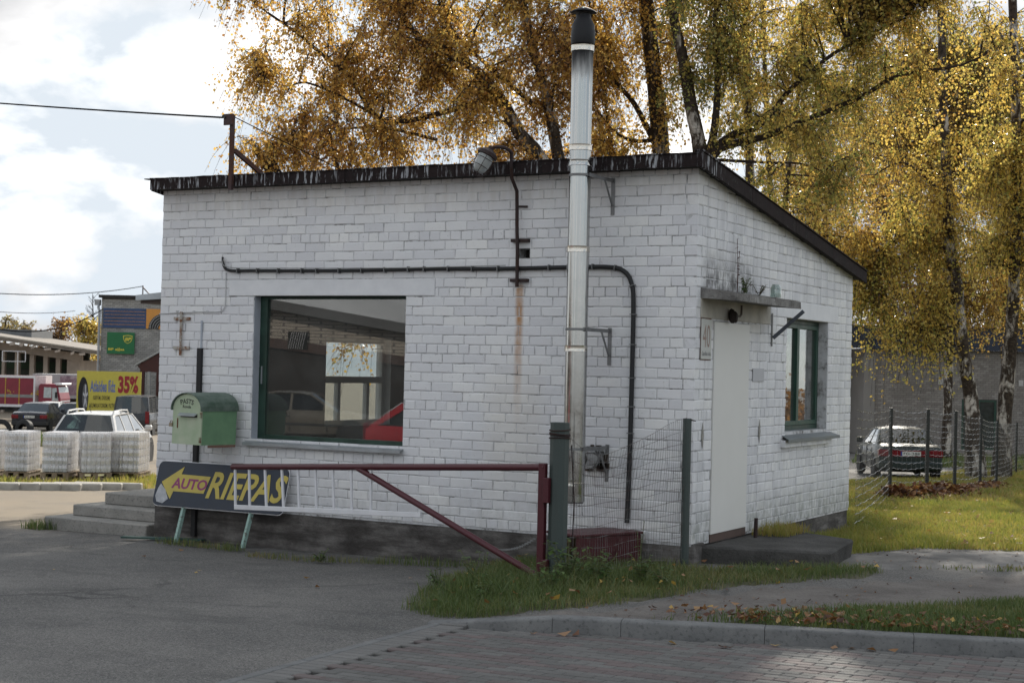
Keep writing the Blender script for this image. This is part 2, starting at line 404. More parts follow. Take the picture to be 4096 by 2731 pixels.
M_GREENF = plain('dark_green_frame', (.018, .045, .032), .45, var=.3, scale=7, bmp=.2)
M_GREENF2 = plain('green_frame', (.02, .058, .040), .45, var=.25, scale=7)
M_ZINC = plain('zinc_sheet', (.36, .385, .40), .45, .6, var=.15, scale=8, bmp=.1)
M_SLATE = plain('grey_sill_sheet', (.15, .165, .17), .5, .3, var=.15)
M_GLASS = glassmat('window_pane', (.88, .90, .89), 2.0, 0, .06)
M_DARKROOM = plain('dim_room_wall', (.035, .033, .031), .9, var=.15, scale=1.5)  # near-black colour stands in for the room's dimness, so reflections dominate
M_ROOMFLOOR = plain('room_floor', (.10, .08, .06), .8)
M_CURTAIN = plain('brown_curtain', (.20, .16, .15), .9, var=.2, scale=3)
M_SHEET = plain('white_film', (.75, .76, .74), .7, var=.05)
def asphalt():
    m, nt, o = newmat('worn_asphalt'); v = pos(nt)
    big = noise(nt, v, .55, 6, .62); med = noise(nt, v, 3.2, 6, .6); fine = noise(nt, v, 95, 3, .7)
    c = ramp(nt, big, [(.34, (.108, .105, .101)), (.5, (.138, .133, .127)), (.66, (.172, .165, .155))])
    c = mixc(nt, ramp(nt, med, [(.3, .35), (.5, 0)]), c, (.075, .076, .078))
    c = mixc(nt, ramp(nt, med, [(.58, 0), (.78, .35)]), c, (.17, .165, .155))
    st = ramp(nt, fine, [(.30, (.40, .40, .40)), (.5, (.98, .97, .96)), (.72, (1.75, 1.70, 1.64))])
    c = mixc(nt, 1.0, c, st, 'MULTIPLY')
    peb = ramp(nt, noise(nt, v, 42, 2, .8), [(.55, 0), (.62, .7)]); c = mixc(nt, peb, c, (.225, .215, .20))
    pit = ramp(nt, noise(nt, v, 55, 2, .8), [(.36, .6), (.43, 0)]); c = mixc(nt, pit, c, (.03, .03, .03))
    vor = nd(nt, 'ShaderNodeTexVoronoi', {'Vector': nd(nt, 'ShaderNodeVectorMath', {0: v, 1: nd(nt, 'ShaderNodeVectorMath', {0: nd(nt, 'ShaderNodeTexNoise', {'Vector': v, 'Scale': 1.3, 'Detail': 5}).outputs[1], 'Scale': .9}, operation='SCALE').outputs[0]}, operation='ADD').outputs[0], 'Scale': .42}, feature='DISTANCE_TO_EDGE').outputs[0]
    crack = mth(nt, 'MULTIPLY', ramp(nt, vor, [(.006, 1), (.020, 0)]), ramp(nt, noise(nt, v, .35, 3), [(.46, 0), (.62, .6)]))
    st2 = ramp(nt, noise(nt, pos(nt, (.6, 1.6, 1)), 1.1, 6, .65), [(.56, 0), (.70, .4)]); c = mixc(nt, st2, c, (.055, .054, .053))
    c = mixc(nt, crack, c, (.03, .03, .03))
    s = nd(nt, 'ShaderNodeSeparateXYZ', {0: v}); uu = mth(nt, 'ADD', mth(nt, 'MULTIPLY', s.outputs[0], .876), mth(nt, 'MULTIPLY', s.outputs[1], .4815)); left = nd(nt, 'ShaderNodeMapRange', {0: uu, 1: 0.0, 2: -3.5}).outputs[0]
    # the ground on the left beyond the steps is paler and warmer
    s = nd(nt, 'ShaderNodeSeparateXYZ', {0: v})
    far = nd(nt, 'ShaderNodeMapRange', {0: mth(nt, 'ADD', mth(nt, 'MULTIPLY', s.outputs[0], -.48), mth(nt, 'MULTIPLY', s.outputs[1], .876)), 1: 3.6, 2: 5.2}, interpolation_type='SMOOTHSTEP').outputs[0]
    c = mixc(nt, mth(nt, 'MULTIPLY', mth(nt, 'MULTIPLY', far, left), ramp(nt, big, [(.3, .5), (.6, .95)])), c, (.235, .195, .145))
    hh = mth(nt, 'ADD', mth(nt, 'MULTIPLY', fine, .6), med)
    princ(nt, o, c, .92, 0, bump(nt, hh, .6, .012), .12); return m
M_ASPHALT = asphalt()
def soil(name, stops, scale=2.5, rough=.95, bs=.6, peb=None):
    m, nt, o = newmat(name); v = pos(nt)
    c = ramp(nt, noise(nt, v, scale, 8, .65), stops)
    if peb: c = mixc(nt, ramp(nt, noise(nt, v, 70, 3, .7), [(.62, 0), (.7, .8)]), c, peb)
    c = mixc(nt, ramp(nt, noise(nt, v, 38, 4), [(.3, .55), (.46, 0)]), c, tuple(x*.4 for x in stops[0][1]))
    princ(nt, o, c, rough, 0, bump(nt, noise(nt, v, 30, 8, .7), bs, .02), .2); return m
M_DIRT = soil('sandy_path', [(.3, (.098, .086, .078)), (.5, (.140, .126, .115)), (.7, (.185, .168, .152))], 1.6, peb=(.27, .25, .235))
M_EARTH = soil('bed_soil', [(.3, (.060, .056, .036)), (.5, (.085, .082, .050)), (.7, (.13, .118, .085))], 3)
M_CONC = soil('old_concrete', [(.3, (.105, .10, .095)), (.5, (.155, .148, .140)), (.75, (.215, .205, .195))], 1.4, .9, .4)
M_APRON = soil('broken_apron', [(.3, (.06, .058, .054)), (.5, (.125, .12, .114)), (.72, (.19, .182, .172))], 2.6, .95, .9)
M_SLAB = soil('dark_slab', [(.3, (.045, .043, .04)), (.5, (.075, .072, .068)), (.72, (.115, .11, .104))], 2.2, .95, .9)
M_STEP = soil('step_concrete', [(.3, (.20, .195, .18)), (.5, (.265, .255, .235)), (.75, (.33, .315, .29))], 2.6, .9, .4)
M_KERB = soil('kerb_concrete', [(.3, (.108, .109, .108)), (.5, (.152, .152, .150)), (.75, (.205, .204, .198))], 2.8, .85, .3)
M_LAWNSOIL = soil('lawn_soil', [(.3, (.07, .075, .02)), (.5, (.12, .12, .035)), (.7, (.20, .165, .06))], 2.0)
def paver(name, a, b):
    m, nt, o = newmat(name); v = pos(nt)
    rnd = mth(nt, 'FRACT', mth(nt, 'ADD', nd(nt, 'ShaderNodeNewGeometry').outputs['Random Per Island'], nd(nt, 'ShaderNodeObjectInfo').outputs['Random']))
    c = ramp(nt, rnd, [(0, a), (1, b)])
    c = mixc(nt, ramp(nt, noise(nt, v, 1.2, 6), [(.4, 0), (.7, .4)]), c, tuple(x*.72 for x in a))
    c = mixc(nt, .5, c, ramp(nt, noise(nt, v, 120, 3, .7), [(.3, (.6,)*3), (.7, (1.4,)*3)]), 'MULTIPLY')
    princ(nt, o, c, .85, 0, bump(nt, noise(nt, v, 110, 3), .35, .004), .3); return m
M_PAVG = paver('grey_paver', (.100, .097, .092), (.136, .131, .124))
M_PAVR = paver('red_paver', (.104, .087, .084), (.134, .107, .102))
M_PAVL = paver('pale_paver', (.135, .131, .125), (.165, .158, .15))
M_SAND = soil('joint_sand', [(.3, (.065, .062, .058)), (.7, (.11, .105, .098))], 6)

# ------------------------------------------------------------------ ground
xs = np.concatenate([np.arange(-420, -60, 30), np.arange(-60, -14, 3), np.arange(-14, 8, .25), np.arange(8, 40, 3), np.arange(40, 430, 30)])
ys = np.concatenate([np.arange(-420, -60, 30), np.arange(-60, -12, 3), np.arange(-12, 12, .25), np.arange(12, 62, 2.5), np.arange(62, 430, 23)])
GX, GY = np.meshgrid(xs, ys); GZ = gz(GX, GY, .14, .55)
V = np.stack([GX, GY, GZ], -1).reshape(-1, 3); nx = len(xs); ny = len(ys)
I, J = np.meshgrid(np.arange(nx-1), np.arange(ny-1)); b = (J*nx+I).ravel()
gnd = raw('asphalt_ground', V, np.stack([b, b+1, b+nx+1, b+nx], -1), M_ASPHALT, kind='structure')
gnd.data.shade_smooth()

KX = np.array([.956, .293]); KN = np.array([-.293, .956])           # along the kerb, and away from the road
def kp(s, t): return np.array([.58, -4.05])+KX*s+KN*t
BX = np.array([-.11, .994]); BN = np.array([.994, .11])             # along the flush edge of the paving, and into the paving
B0 = np.array([-.36, -4.14])
# sheets behind the kerb
path_poly = [tuple(kp(-.98, .12)), tuple(kp(0, .16)), tuple(kp(.9, .18)), (1.38, -3.62), (2.16, -2.1), (3.18, -.55), (5.0, 2.2), (9, 8), (9, 11), (4.6, 4.6), (2.81, 1.62),
             (1.86, .25), (1.63, -.2), (1.14, -.9), (.76, -1.75), (.61, -2.9), (.35, -3.45), (-.1, -3.75), (-.6, -3.85)]
sheet('dirt_path', rough_edge(path_poly, .05), .006, M_DIRT, .35)
verge_poly = [tuple(kp(.55, .13)), tuple(kp(14, .13)), tuple(kp(14, 6)), (5.4, 2.4), (3.3, -.5), (2.2, -2.1), (1.4, -3.55)]
sheet('kerb_verge', rough_edge(verge_poly, .05), .012, M_EARTH, .35)
bed_poly = [(-1.01, -3.5), (-1.44, -2.54), (-1.93, -1.31), (-1.95, -.33), (-1.3, -.12), (-.3, -.12), (.25, -.3), (.9, .3), (1.56, .75), (1.80, .25), (1.14, -.84), (.76, -1.64), (.61, -2.85), (.35, -3.5), (-.17, -3.80), (-.71, -3.68)]
def bedrise(x, y): return .0
sheet('grass_bed', rough_edge(bed_poly, .07), .014, M_EARTH, .2, extra=bedrise)
lawn_poly = [(.02, 2.2), (.02, 5.6), (-2.2, 9), (-5.2, 22), (-5.6, 26.0), (-4.9, 29.3), (-5.5, 36), (0, 44), (20, 40), (24, 12), (8.2, 9.6), (4.4, 4.7), (2.34, 4.1), (1.3, 3.6), (.9, 2.3)]
sheet('lawn', rough_edge(lawn_poly, .08), .010, M_LAWNSOIL, .6)
conc_poly = [(.9, 2.4), (1.3, 3.58), (2.34, 4.06), (4.4, 4.66), (8.2, 9.5), (8.8, 8.2), (4.5, 4.4), (2.76, 2.0), (1.8, .75), (.95, 1.05), (.2, .2), (.05, .3), (.05, 2.2)]
sheet('concrete_footpath', rough_edge(conc_poly, .03, .3), .008, M_CONC, .4)
apron_poly = [(-6.9, .05), (-.1, .0), (-1.2, -.35), (-2.0, -.42), (-2.9, -.55), (-3.6, -.95), (-4.4, -1.0), (-5.4, -.62), (-6.9, -.5)]
sheet('wall_apron', rough_edge(apron_poly, .06), .012, M_APRON, .3)

# paving of the parking bay
pv = thing('parking_pavement', gp(1.5, -5), None, None); pv['kind'] = 'structure'
sand = [tuple(B0+BN*.01), tuple(kp(-.9, -.0)), tuple(kp(0, 0)), tuple(kp(9, 0)), tuple(kp(9, -8)), (.4, -10.5), tuple(B0-BX*6.4)]
sh = sheet('joint_sand', sand, .004, M_SAND, .6, kind='structure')
def paver_mesh(l, w, name):
    b = MB(); c = .006; x = l/2-.0025; y = w/2-.0025
    vs = [(-x, -y, -.03), (x, -y, -.03), (x, y, -.03), (-x, y, -.03), (-x, -y, .014), (x, -y, .014), (x, y, .014), (-x, y, .014),
          (-x+c, -y+c, .02), (x-c, -y+c, .02), (x-c, y-c, .02), (-x+c, y-c, .02)]
    fs = [(0, 1, 5, 4), (1, 2, 6, 5), (2, 3, 7, 6), (3, 0, 4, 7), (4, 5, 9, 8), (5, 6, 10, 9), (6, 7, 11, 10), (7, 4, 8, 11), (8, 9, 10, 11)]
    return vs, fs
PVS, PFS = paver_mesh(.2, .1, 'paver')
pav = []                                                             # (distance, x, y, angle, material)
rp_ = random.Random(3)
def inside_pav(p):
    k = (p-np.array([.58, -4.05]))@KN; bb = (p-B0)@BN
    return k < -.07 and bb > .3 and p[1] > -9.2 and p[0] < 7
for j in range(-60, 40):
    y = -5+j*.1
    red = (j % 4 == 0) or (j % 8 == 5)
    for i in range(-15, 45):
        x = i*.2+(.1 if j % 2 else 0)+(y+4.14)*-.11
        if inside_pav(np.array([x, y])):
            r_ = red and rp_.random() < .8 or (not red and rp_.random() < .10)
            pav.append((x, y, 0., M_PAVR if r_ else M_PAVG))
for i in range(0, 62):                                              # soldier course along the flush edge
    p = B0-BX*(.06+i*.1)+BN*.19
    pav.append((p[0], p[1], .11, M_PAVL))
gsl = np.array([-(gz(1.6, -5)-gz(1.5, -5))/.1, -(gz(1.5, -4.9)-gz(1.5, -5))/.1, 1.0]); gsl /= np.linalg.norm(gsl)
tilt = Vector((0, 0, 1)).rotation_difference(Vector(gsl)).to_matrix().to_4x4()
def seen(x, y):
    d = np.array([x, y, float(gz(x, y))])-CAM; z = d@_f; px = 2048+FPX*(d@_r)/z; py = 1365.5-FPX*(d@_u)/z
    return -40 < px < 4136 and py < 2780
pav = [p+(seen(p[0], p[1]), (p[0]-CAM[0])*FH[0]+(p[1]-CAM[1])*FH[1]) for p in pav]
pav.sort(key=lambda p: (not p[4], p[5]))
pmesh = {}
for m in (M_PAVG, M_PAVR, M_PAVL):
    me = bpy.data.meshes.new('paver'); me.from_pydata(PVS, [], PFS); me.materials.append(m); pmesh[m.name] = me
rest = MB(); restm = [M_PAVG, M_PAVR, M_PAVL]
for k, (x, y, a, m, vis, d) in enumerate(pav):
    z = float(gz(x, y))+.006+rp_.uniform(-.0018, .0018)
    Mx = Matrix.Translation((x, y, z)) @ tilt @ Matrix.Rotation(a+rp_.uniform(-.008, .008), 4, 'Z')
    if k < 298:
        ob = link('paver', pmesh[m.name], pv); ob.matrix_local = Matrix.Translation(-Vector(ORG[pv.name])) @ Mx
    else: rest.add(PVS, PFS, restm.index(m), Mx)
rest.build('paver_field', restm, pv, norm=False, kind='stuff')
for i in range(6):                                                   # flush edging stones
    a = B0-BX*(i*1.0+.005); c = B0-BX*(i*1.0+.995)
    b_ = MB(); q = [a, a+BN*.08, c+BN*.08, c]
    b_.hexa([(p[0], p[1], float(gz(*p))-.1) for p in q]+[(p[0], p[1], float(gz(*p))+.024) for p in q])
    b_.build('edging_stone', M_KERB, pv, bev=.006)
kb = thing('kerb', gp(*kp(1, 0)), None, None); kb['kind'] = 'structure'
def kerbstone(s0, s1, h0, h1, bend=0):
    "one stone with a rounded front arris"
    b_ = MB(); prof = [(0, -.25), (0, -.018), (.006, -.006), (.02, 0), (.148, 0), (.148, -.25)]
    vs = []
    for s, h in ((s0+.002, h0), (s1-.002, h1)):
        for t, z in prof:
            p = kp(s, t+(bend*(s-s1)**2 if bend else 0)); vs.append((p[0], p[1], float(gz(*kp(s, -.02)))+h+z))
    n = len(prof)
    b_.add(vs, [tuple(range(n)), tuple(range(2*n-1, n-1, -1))]+[(i, n+i, n+(i+1) % n, (i+1) % n) for i in range(n)])
    b_.build('kerb_stone', M_KERB, kb, smooth=50)
kerbstone(-.98, .0, .015, .125, bend=.16); kerbstone(0, .5, .128, .13)
for i in range(9): kerbstone(.5+i*1.02, .5+(i+1)*1.02, .13+rp_.uniform(-.003, .003), .13+rp_.uniform(-.003, .003))

# ------------------------------------------------------------------ the hut
HL, HD, HT = 6.77, 5.2, 3.645
SL = (3.645-2.91)/5.17
def topz(y): return HT-SL*y
hut = thing('brick_hut', (-3.4, 2.6, -.3), 'white painted brick hut with black edged sloping roof and big front window', 'building')
FW = dict(x0=-5.385, x1=-3.345, z0=.795, z1=2.415)                   # openings
SW = dict(y0=2.70, y1=4.22, z0=1.02, z1=2.30)
DR = dict(y0=.475, y1=1.475, z0=.0, z1=2.185)
C_ = .1; BL = .26; PITS = []
def course(a, b, k, holes, z, first):
    "bricks of one course between a and b; every sixth course is headers"
    header = (k % 6 == 0); L = .13 if header else BL
    off = (0 if k % 2 else .13) if not header else .065
    edges = [a]; s = a+(L-off if off else L)
    while s < b-.05: edges.append(s); s += L
    edges.append(b); out = []
    for s0, s1 in zip(edges[:-1], edges[1:]):
        segs = [(s0, s1)]
        for (h0, h1, hz0, hz1) in holes:
            if z+C_*.6 > hz0 and z+C_*.4 < hz1:
                ns = []
                for (u0, u1) in segs:
                    if u1 <= h0 or u0 >= h1: ns.append((u0, u1)); continue
                    if u0 < h0: ns.append((u0, h0))
                    if u1 > h1: ns.append((h1, u1))
                segs = ns
        out += [q for q in segs if q[1]-q[0] > .035]
    return out
fholes = [(FW['x0'], FW['x1'], FW['z0']-.02, FW['z1']), (-5.75, -2.98, 2.415, 2.60), (-2.0, -1.85, 2.8, 2.9)]
sholes = [(SW['y0'], SW['y1'], SW['z0']-.09, SW['z1']), (2.35, 4.6, 2.30, 2.50), (DR['y0'], DR['y1'], -.1, DR['z1']), (.12, 2.15, 2.20, 2.50)]
bricks = []                                                          # (wall, s0, s1, z0, z1)
for k in range(37):
    z = k*C_
    for s0, s1 in course(-HL, 0 if k % 2 == 0 else -.128, k, fholes, z, 0):
        z1 = min(z+C_, HT+.02); bricks.append(('F', s0, s1, z, z1))
    lim = HD if True else 0
    for s0, s1 in course(.128 if k % 2 == 0 else 0.0, HD, k, sholes, z, 0):
        zt = topz((s0+s1)/2)+.03
        if z < zt-.03: bricks.append(('R', s0, s1, z, min(z+C_, zt)))
BV = []
for sd in range(7):                                                  # seven hand-laid bricks, none quite square
    rg = random.Random(40+sd); c = .0075; x = .124; z = .0450; vs = []
    for (yy, cc) in ((.118, 0), (.0055, 0), (0, c)):
        for sx_, sz_ in ((-1, -1), (1, -1), (1, 1), (-1, 1)):
            j = .0036
            vs.append((sx_*(x-cc)+rg.uniform(-j, j), yy+(rg.uniform(-.0015, .0015) if yy < .05 else 0), sz_*(z-cc*.9)+rg.uniform(-j, j)*.8))
    fs = [(0, 1, 2, 3)]
    for r_ in (0, 4):
        for i in range(4): fs.append((r_+i, r_+4+i, r_+4+(i+1) % 4, r_+(i+1) % 4))
    fs.append((8, 11, 10, 9)); BV.append((vs, fs))
bmesh_ = []
for vs, fs in BV:
    me = bpy.data.meshes.new('brick'); me.from_pydata(vs, [], fs); me.materials.append(M_BRICK); bmesh_.append(me)
def bdist(q):
    w, s0, s1, z0, z1 = q; p = np.array([(s0+s1)/2, 0, (z0+z1)/2]) if w == 'F' else np.array([0, (s0+s1)/2, (z0+z1)/2])
    n = (-p[1]*0)-1
    d = np.linalg.norm(p-CAM); cosv = abs((p-CAM)[1 if w == 'F' else 0])/d
    return d*d/(cosv*(s1-s0))
bricks.sort(key=bdist)
restb = MB(); rb = random.Random(5)
for k, q in enumerate(bricks):
    w, s0, s1, z0, z1 = q; L = s1-s0-rb.uniform(.005, .013); H = z1-z0-rb.uniform(.005, .012)
    if H < .02: continue
    n_ = rb.uniform(-.003, .003)
    M_ = Matrix.Translation(((s0+s1)/2, n_, (z0+z1)/2)) if w == 'F' else Matrix.Translation((n_, (s0+s1)/2, (z0+z1)/2)) @ Matrix.Rotation(math.pi/2, 4, 'Z')
    M_ = M_ @ Matrix.Translation((0, 0, rb.uniform(-.002, .002))) @ Matrix.Rotation(rb.uniform(-.009, .009), 4, 'Y') @ Matrix.Diagonal((L/.248, 1, H/.089, 1))
    i = rb.randrange(7)
    if k < 300:
        ob = link('brick', bmesh_[i], hut); ob.matrix_local = Matrix.Translation(-Vector(ORG[hut.name])) @ M_
    else: restb.add(BV[i][0], BV[i][1], 0, M_)
restb.build('brickwork', M_BRICK, hut, norm=False, kind='stuff')
def wall_cells(name, holes, a, b, ztop, axis, n0, n1, m, zb=-.02, mreveal=None):
    "the mortar body of a wall: cells between the openings"
    ss_ = sorted({a, b}|{h[0] for h in holes}|{h[1] for h in holes}); b_ = MB()
    for s0, s1 in zip(ss_[:-1], ss_[1:]):
        mid = (s0+s1)/2; hh = sorted([(h[2], h[3]) for h in holes if h[0] < mid < h[1]])
        z = zb; spans = []
        for h0, h1 in hh:
            if h0 > z: spans.append((z, h0, False))
            z = max(z, h1)
        spans.append((z, None, True))
        for z0, z1, top in spans:
            t0, t1 = (ztop(s0), ztop(s1)) if top else (z1, z1)
            P = lambda s, n, z: (s, n, z) if axis == 'x' else (-n, s, z)
            b_.hexa([P(s0, n0, z0), P(s1, n0, z0), P(s1, n1, z0), P(s0, n1, z0), P(s0, n0, t0), P(s1, n0, t1), P(s1, n1, t1), P(s0, n1, t0)])
    return b_.build(name, m, hut)
wall_cells('front_wall', [(FW['x0'], FW['x1'], FW['z0'], FW['z1']), (-2.0, -1.85, 2.8, 2.9)], -HL+.006, -.25, lambda s: HT, 'x', .0075, .25, M_MORTAR)
wall_cells('side_wall', [(SW['y0'], SW['y1'], SW['z0'], SW['z1']), (DR['y0'], DR['y1'], .0, DR['z1'])], .0078, HD-.25, topz, 'y', .0075, .25, M_MORTAR)
LWN = (3.0, 4.6, .82, 2.02)
wall_cells('far_side_wall', [LWN], .25, HD-.25, topz, 'y', HL-.25, HL, M_WHITE)
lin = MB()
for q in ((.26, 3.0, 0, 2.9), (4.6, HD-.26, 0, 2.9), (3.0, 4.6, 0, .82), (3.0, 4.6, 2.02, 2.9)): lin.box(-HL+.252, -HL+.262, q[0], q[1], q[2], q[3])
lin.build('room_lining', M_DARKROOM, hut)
MB().hexa([(-HL, HD-.25, -.02), (-.0075, HD-.25, -.02), (-.0075, HD, -.02), (-HL, HD, -.02), (-HL, HD-.25, topz(HD-.25)), (-.0075, HD-.25, topz(HD-.25)), (-.0075, HD, topz(HD)), (-HL, HD, topz(HD))]).build('rear_wall', M_MORTAR, hut)
MB().box(-2.0, -1.85, .2, .24, 2.79, 2.91).build('missing_brick_backing', M_PLINTH, hut)  # dark backing added so the missing-brick hole reads as a shaded recess
pl_ = MB()                                                           # plinth, a little rough
pl_.box(-HL-.02, .02, .012, .30, -.75, -.0); pl_.box(-.3, -.018, .3, HD, -.75, -.0); pl_.box(-HL-.02, -HL+.3, .3, HD, -.75, -.0)
pl_.build('plinth', M_PLINTH, hut, bev=.01)
MB().box(-5.75, -2.98, -.004, .12, 2.415, 2.597).build('lintel', M_WHITE, hut, bev=.006)
MB().box(-.12, .004, 2.35, 4.6, 2.302, 2.497).build('lintel', M_WHITE, hut, bev=.006)
MB().box(-.12, .003, .13, 2.14, 2.205, 2.497).build('lintel', plain('stained_plaster', (.40, .375, .33), .9, var=.25, scale=3.5), hut, bev=.006)
# inside
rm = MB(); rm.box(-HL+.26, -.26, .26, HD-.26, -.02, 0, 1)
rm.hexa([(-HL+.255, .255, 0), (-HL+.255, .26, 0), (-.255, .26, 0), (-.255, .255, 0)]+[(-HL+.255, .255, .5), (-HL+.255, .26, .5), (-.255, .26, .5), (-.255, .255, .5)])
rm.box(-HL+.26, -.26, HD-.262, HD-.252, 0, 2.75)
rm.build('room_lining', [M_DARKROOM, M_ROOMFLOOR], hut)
# roof
b_ = MB(); y0, y1 = -.16, HD+.2
def rq(x0, x1, ya, yb, lo, hi, b=b_, mi=0):
    b.hexa([(x0, ya, topz(ya)+lo), (x1, ya, topz(ya)+lo), (x1, yb, topz(yb)+lo), (x0, yb, topz(yb)+lo), (x0, ya, topz(ya)+hi), (x1, ya, topz(ya)+hi), (x1, yb, topz(yb)+hi), (x0, yb, topz(yb)+hi)], mi)
rq(-HL-.02, .08, y0, y1, .004, .11); b_.build('roof_slab', M_ROOF, hut)
for i in range(5):                                                   # bitumen-painted sheet edge in lengths
    xa = -6.80+i*1.382; xb = xa+1.378
    f_ = MB(); zb_ = rb.uniform(3.640, 3.650); q = np.linspace(xa, xb, 13); jo = [(rb.uniform(-.006, .006), rb.uniform(-.005, .005), rb.uniform(-.004, .004)) for _ in q]
    for j in range(12):
        (a1, a2, a3), (c1, c2, c3) = jo[j], jo[j+1]
        f_.hexa([(q[j], -.20+a1, zb_+a2), (q[j+1], -.20+c1, zb_+c2), (q[j+1], -.165, zb_+c2), (q[j], -.165, zb_+a2), (q[j], -.20+a3, 3.768+a3), (q[j+1], -.20+c3, 3.768+c3), (q[j+1], -.165, 3.768+c3), (q[j], -.165, 3.768+a3)])
        f_.hexa([(q[j], -.213+a1, 3.770+a3), (q[j+1], -.213+c1, 3.770+c3), (q[j+1], -.12, 3.772+c3), (q[j], -.12, 3.772+a3), (q[j], -.213+a1, 3.780+a3), (q[j+1], -.213+c1, 3.780+c3), (q[j+1], -.12, 3.784+c3), (q[j], -.12, 3.784+a3)])
    f_.build('fascia_sheet', M_FASCIA, hut)
MB().box(-6.86, -6.80, -.235, -.15, 3.765, 3.775).build('fascia_lip', M_FASCIA, hut)
MB().box(-6.82, -6.80, -.20, HD, 3.64, 3.77).build('fascia_return', M_FASCIA, hut) if False else None
for i in range(4):
    ya = -.21+i*1.41; yb = ya+1.408; f_ = MB(); j1, j2 = rb.uniform(-.006, .006), rb.uniform(-.006, .006)
    rq(.082, .112, ya, yb, -.035+j1, .112, f_); rq(.03, .125, ya, yb, .1125, .128+j2, f_); f_.build('fascia_sheet', M_FASCIA, hut, bev=.004)
for i in range(4):
    ya = -.16+i*1.39; f_ = MB(); rq(-HL-.045, -HL-.022, ya, ya+1.387, -.03, .112, f_); f_.build('fascia_sheet', M_FASCIA, hut)
# front window
def win_part(name, boxes, m, parent, bev=.004):
    b_ = MB()
    for q in boxes: b_.box(*q)
    return b_.build(name, m, parent, bev=bev)
w = win_part('front_window', [(FW['x0']+.0, FW['x0']+.10, .12, .19, FW['z0']+.0, FW['z1']), (FW['x1']-.025, FW['x1'], .12, .19, FW['z0'], FW['z1']),
    (FW['x0']+.10, FW['x1']-.025, .12, .19, FW['z1']-.03, FW['z1']), (FW['x0']+.10, FW['x1']-.025, .12, .19, FW['z0'], FW['z0']+.05)], M_GREENF, hut)
b_ = MB(); tl = math.tan(R(.5))*.8
b_.hexa([(FW['x0']+.09, .145-tl, FW['z0']+.04), (FW['x1']-.02, .145-tl, FW['z0']+.04), (FW['x1']-.02, .151-tl, FW['z0']+.04), (FW['x0']+.09, .151-tl, FW['z0']+.04),
         (FW['x0']+.09, .145+tl, FW['z1']-.02), (FW['x1']-.02, .145+tl, FW['z1']-.02), (FW['x1']-.02, .151+tl, FW['z1']-.02), (FW['x0']+.09, .151+tl, FW['z1']-.02)])
b_.build('pane', M_GLASS, w)
b_ = MB(); b_.hexa([(FW['x0']-.06, -.075, FW['z0']-.045), (FW['x1']+.02, -.075, FW['z0']-.045), (FW['x1']+.02, .12, FW['z0']-.01), (FW['x0']-.06, .12, FW['z0']-.01),
    (FW['x0']-.06, -.075, FW['z0']-.036), (FW['x1']+.02, -.075, FW['z0']-.036), (FW['x1']+.02, .12, FW['z0']+.003), (FW['x0']-.06, .12, FW['z0']+.003)])
b_.box(FW['x0']-.06, FW['x1']+.02, -.078, -.070, FW['z0']-.07, FW['z0']-.036); b_.build('sill', M_ZINC, w)
win_part('handle', [(FW['x0']+.045, FW['x0']+.055, .10, .12, 1.42, 1.62)], M_ZINC, w, None)
win_part('reveal', [(FW['x0']-.0, FW['x0']+.003, .012, .12, FW['z0'], FW['z1'])], M_REVEAL, hut, None)
# side window: two lights
def rbx(ya, yb, za, zb, x0=-.19, x1=-.12): return (x0, x1, ya, yb, za, zb)
y0, y1, z0, z1 = SW['y0'], SW['y1'], SW['z0'], SW['z1']; ym = (y0+y1)/2-.03
w2 = win_part('side_window', [rbx(y0, y0+.05, z0, z1), rbx(y1-.05, y1, z0, z1), rbx(y0+.05, y1-.05, z1-.05, z1), rbx(y0+.05, y1-.05, z0, z0+.06)], M_GREENF, hut)
win_part('sash', [rbx(ym-.045, ym, z0+.06, z1-.05, -.17, -.105), rbx(y0+.05, y0+.10, z0+.06, z1-.05, -.17, -.105), rbx(y0+.10, ym-.045, z1-.10, z1-.05, -.17, -.105), rbx(y0+.10, ym-.045, z0+.06, z0+.11, -.17, -.105)], M_GREENF2, w2)
win_part('sash', [rbx(ym, ym+.05, z0+.06, z1-.05, -.17, -.11), rbx(y1-.10, y1-.05, z0+.06, z1-.05, -.17, -.11), rbx(ym+.05, y1-.10, z1-.10, z1-.05, -.17, -.11), rbx(ym+.05, y1-.10, z0+.06, z0+.11, -.17, -.11)], M_GREENF2, w2)
win_part('pane', [rbx(y0+.09, ym-.04, z0+.1, z1-.09, -.144, -.14)], M_GLASS, w2, None)
win_part('pane', [rbx(ym+.04, y1-.09, z0+.1, z1-.09, -.144, -.14)], M_GLASS, w2, None)
b_ = MB(); b_.hexa([(-.11, y0-.02, z0-.002), (.10, y0-.16, z0-.085), (.10, y1+.22, z0-.085), (-.11, y1+.02, z0-.002), (-.11, y0-.02, z0+.008), (.10, y0-.16, z0-.075), (.10, y1+.22, z0-.075), (-.11, y1+.02, z0+.008)])
b_.box(.094, .102, y0-.16, y1+.22, z0-.11, z0-.075); b_.build('sill', M_SLATE, w2)
for i in range(9):                                                   # brick-on-edge row under the sill
    ya = y0-.14+i*.19; MB().box(-.1, .055, ya, ya+.18, z0-.17, z0-.088).build('sill_brick', M_BRICK, hut, bev=.006)
b_ = MB()
for i in range(14):
    ya = ym+.06+i*.04; b_.tube([(-.24, ya, z0+.02), (-.24+.01*(i % 2), ya, z1-.02)], .026, 6)
cur = b_.build('curtain', M_CURTAIN, smooth=60, org=(-.24, ym+.3, z0)); tag(cur, 'brown pleated curtain hanging behind the right light of the side window', 'curtain')
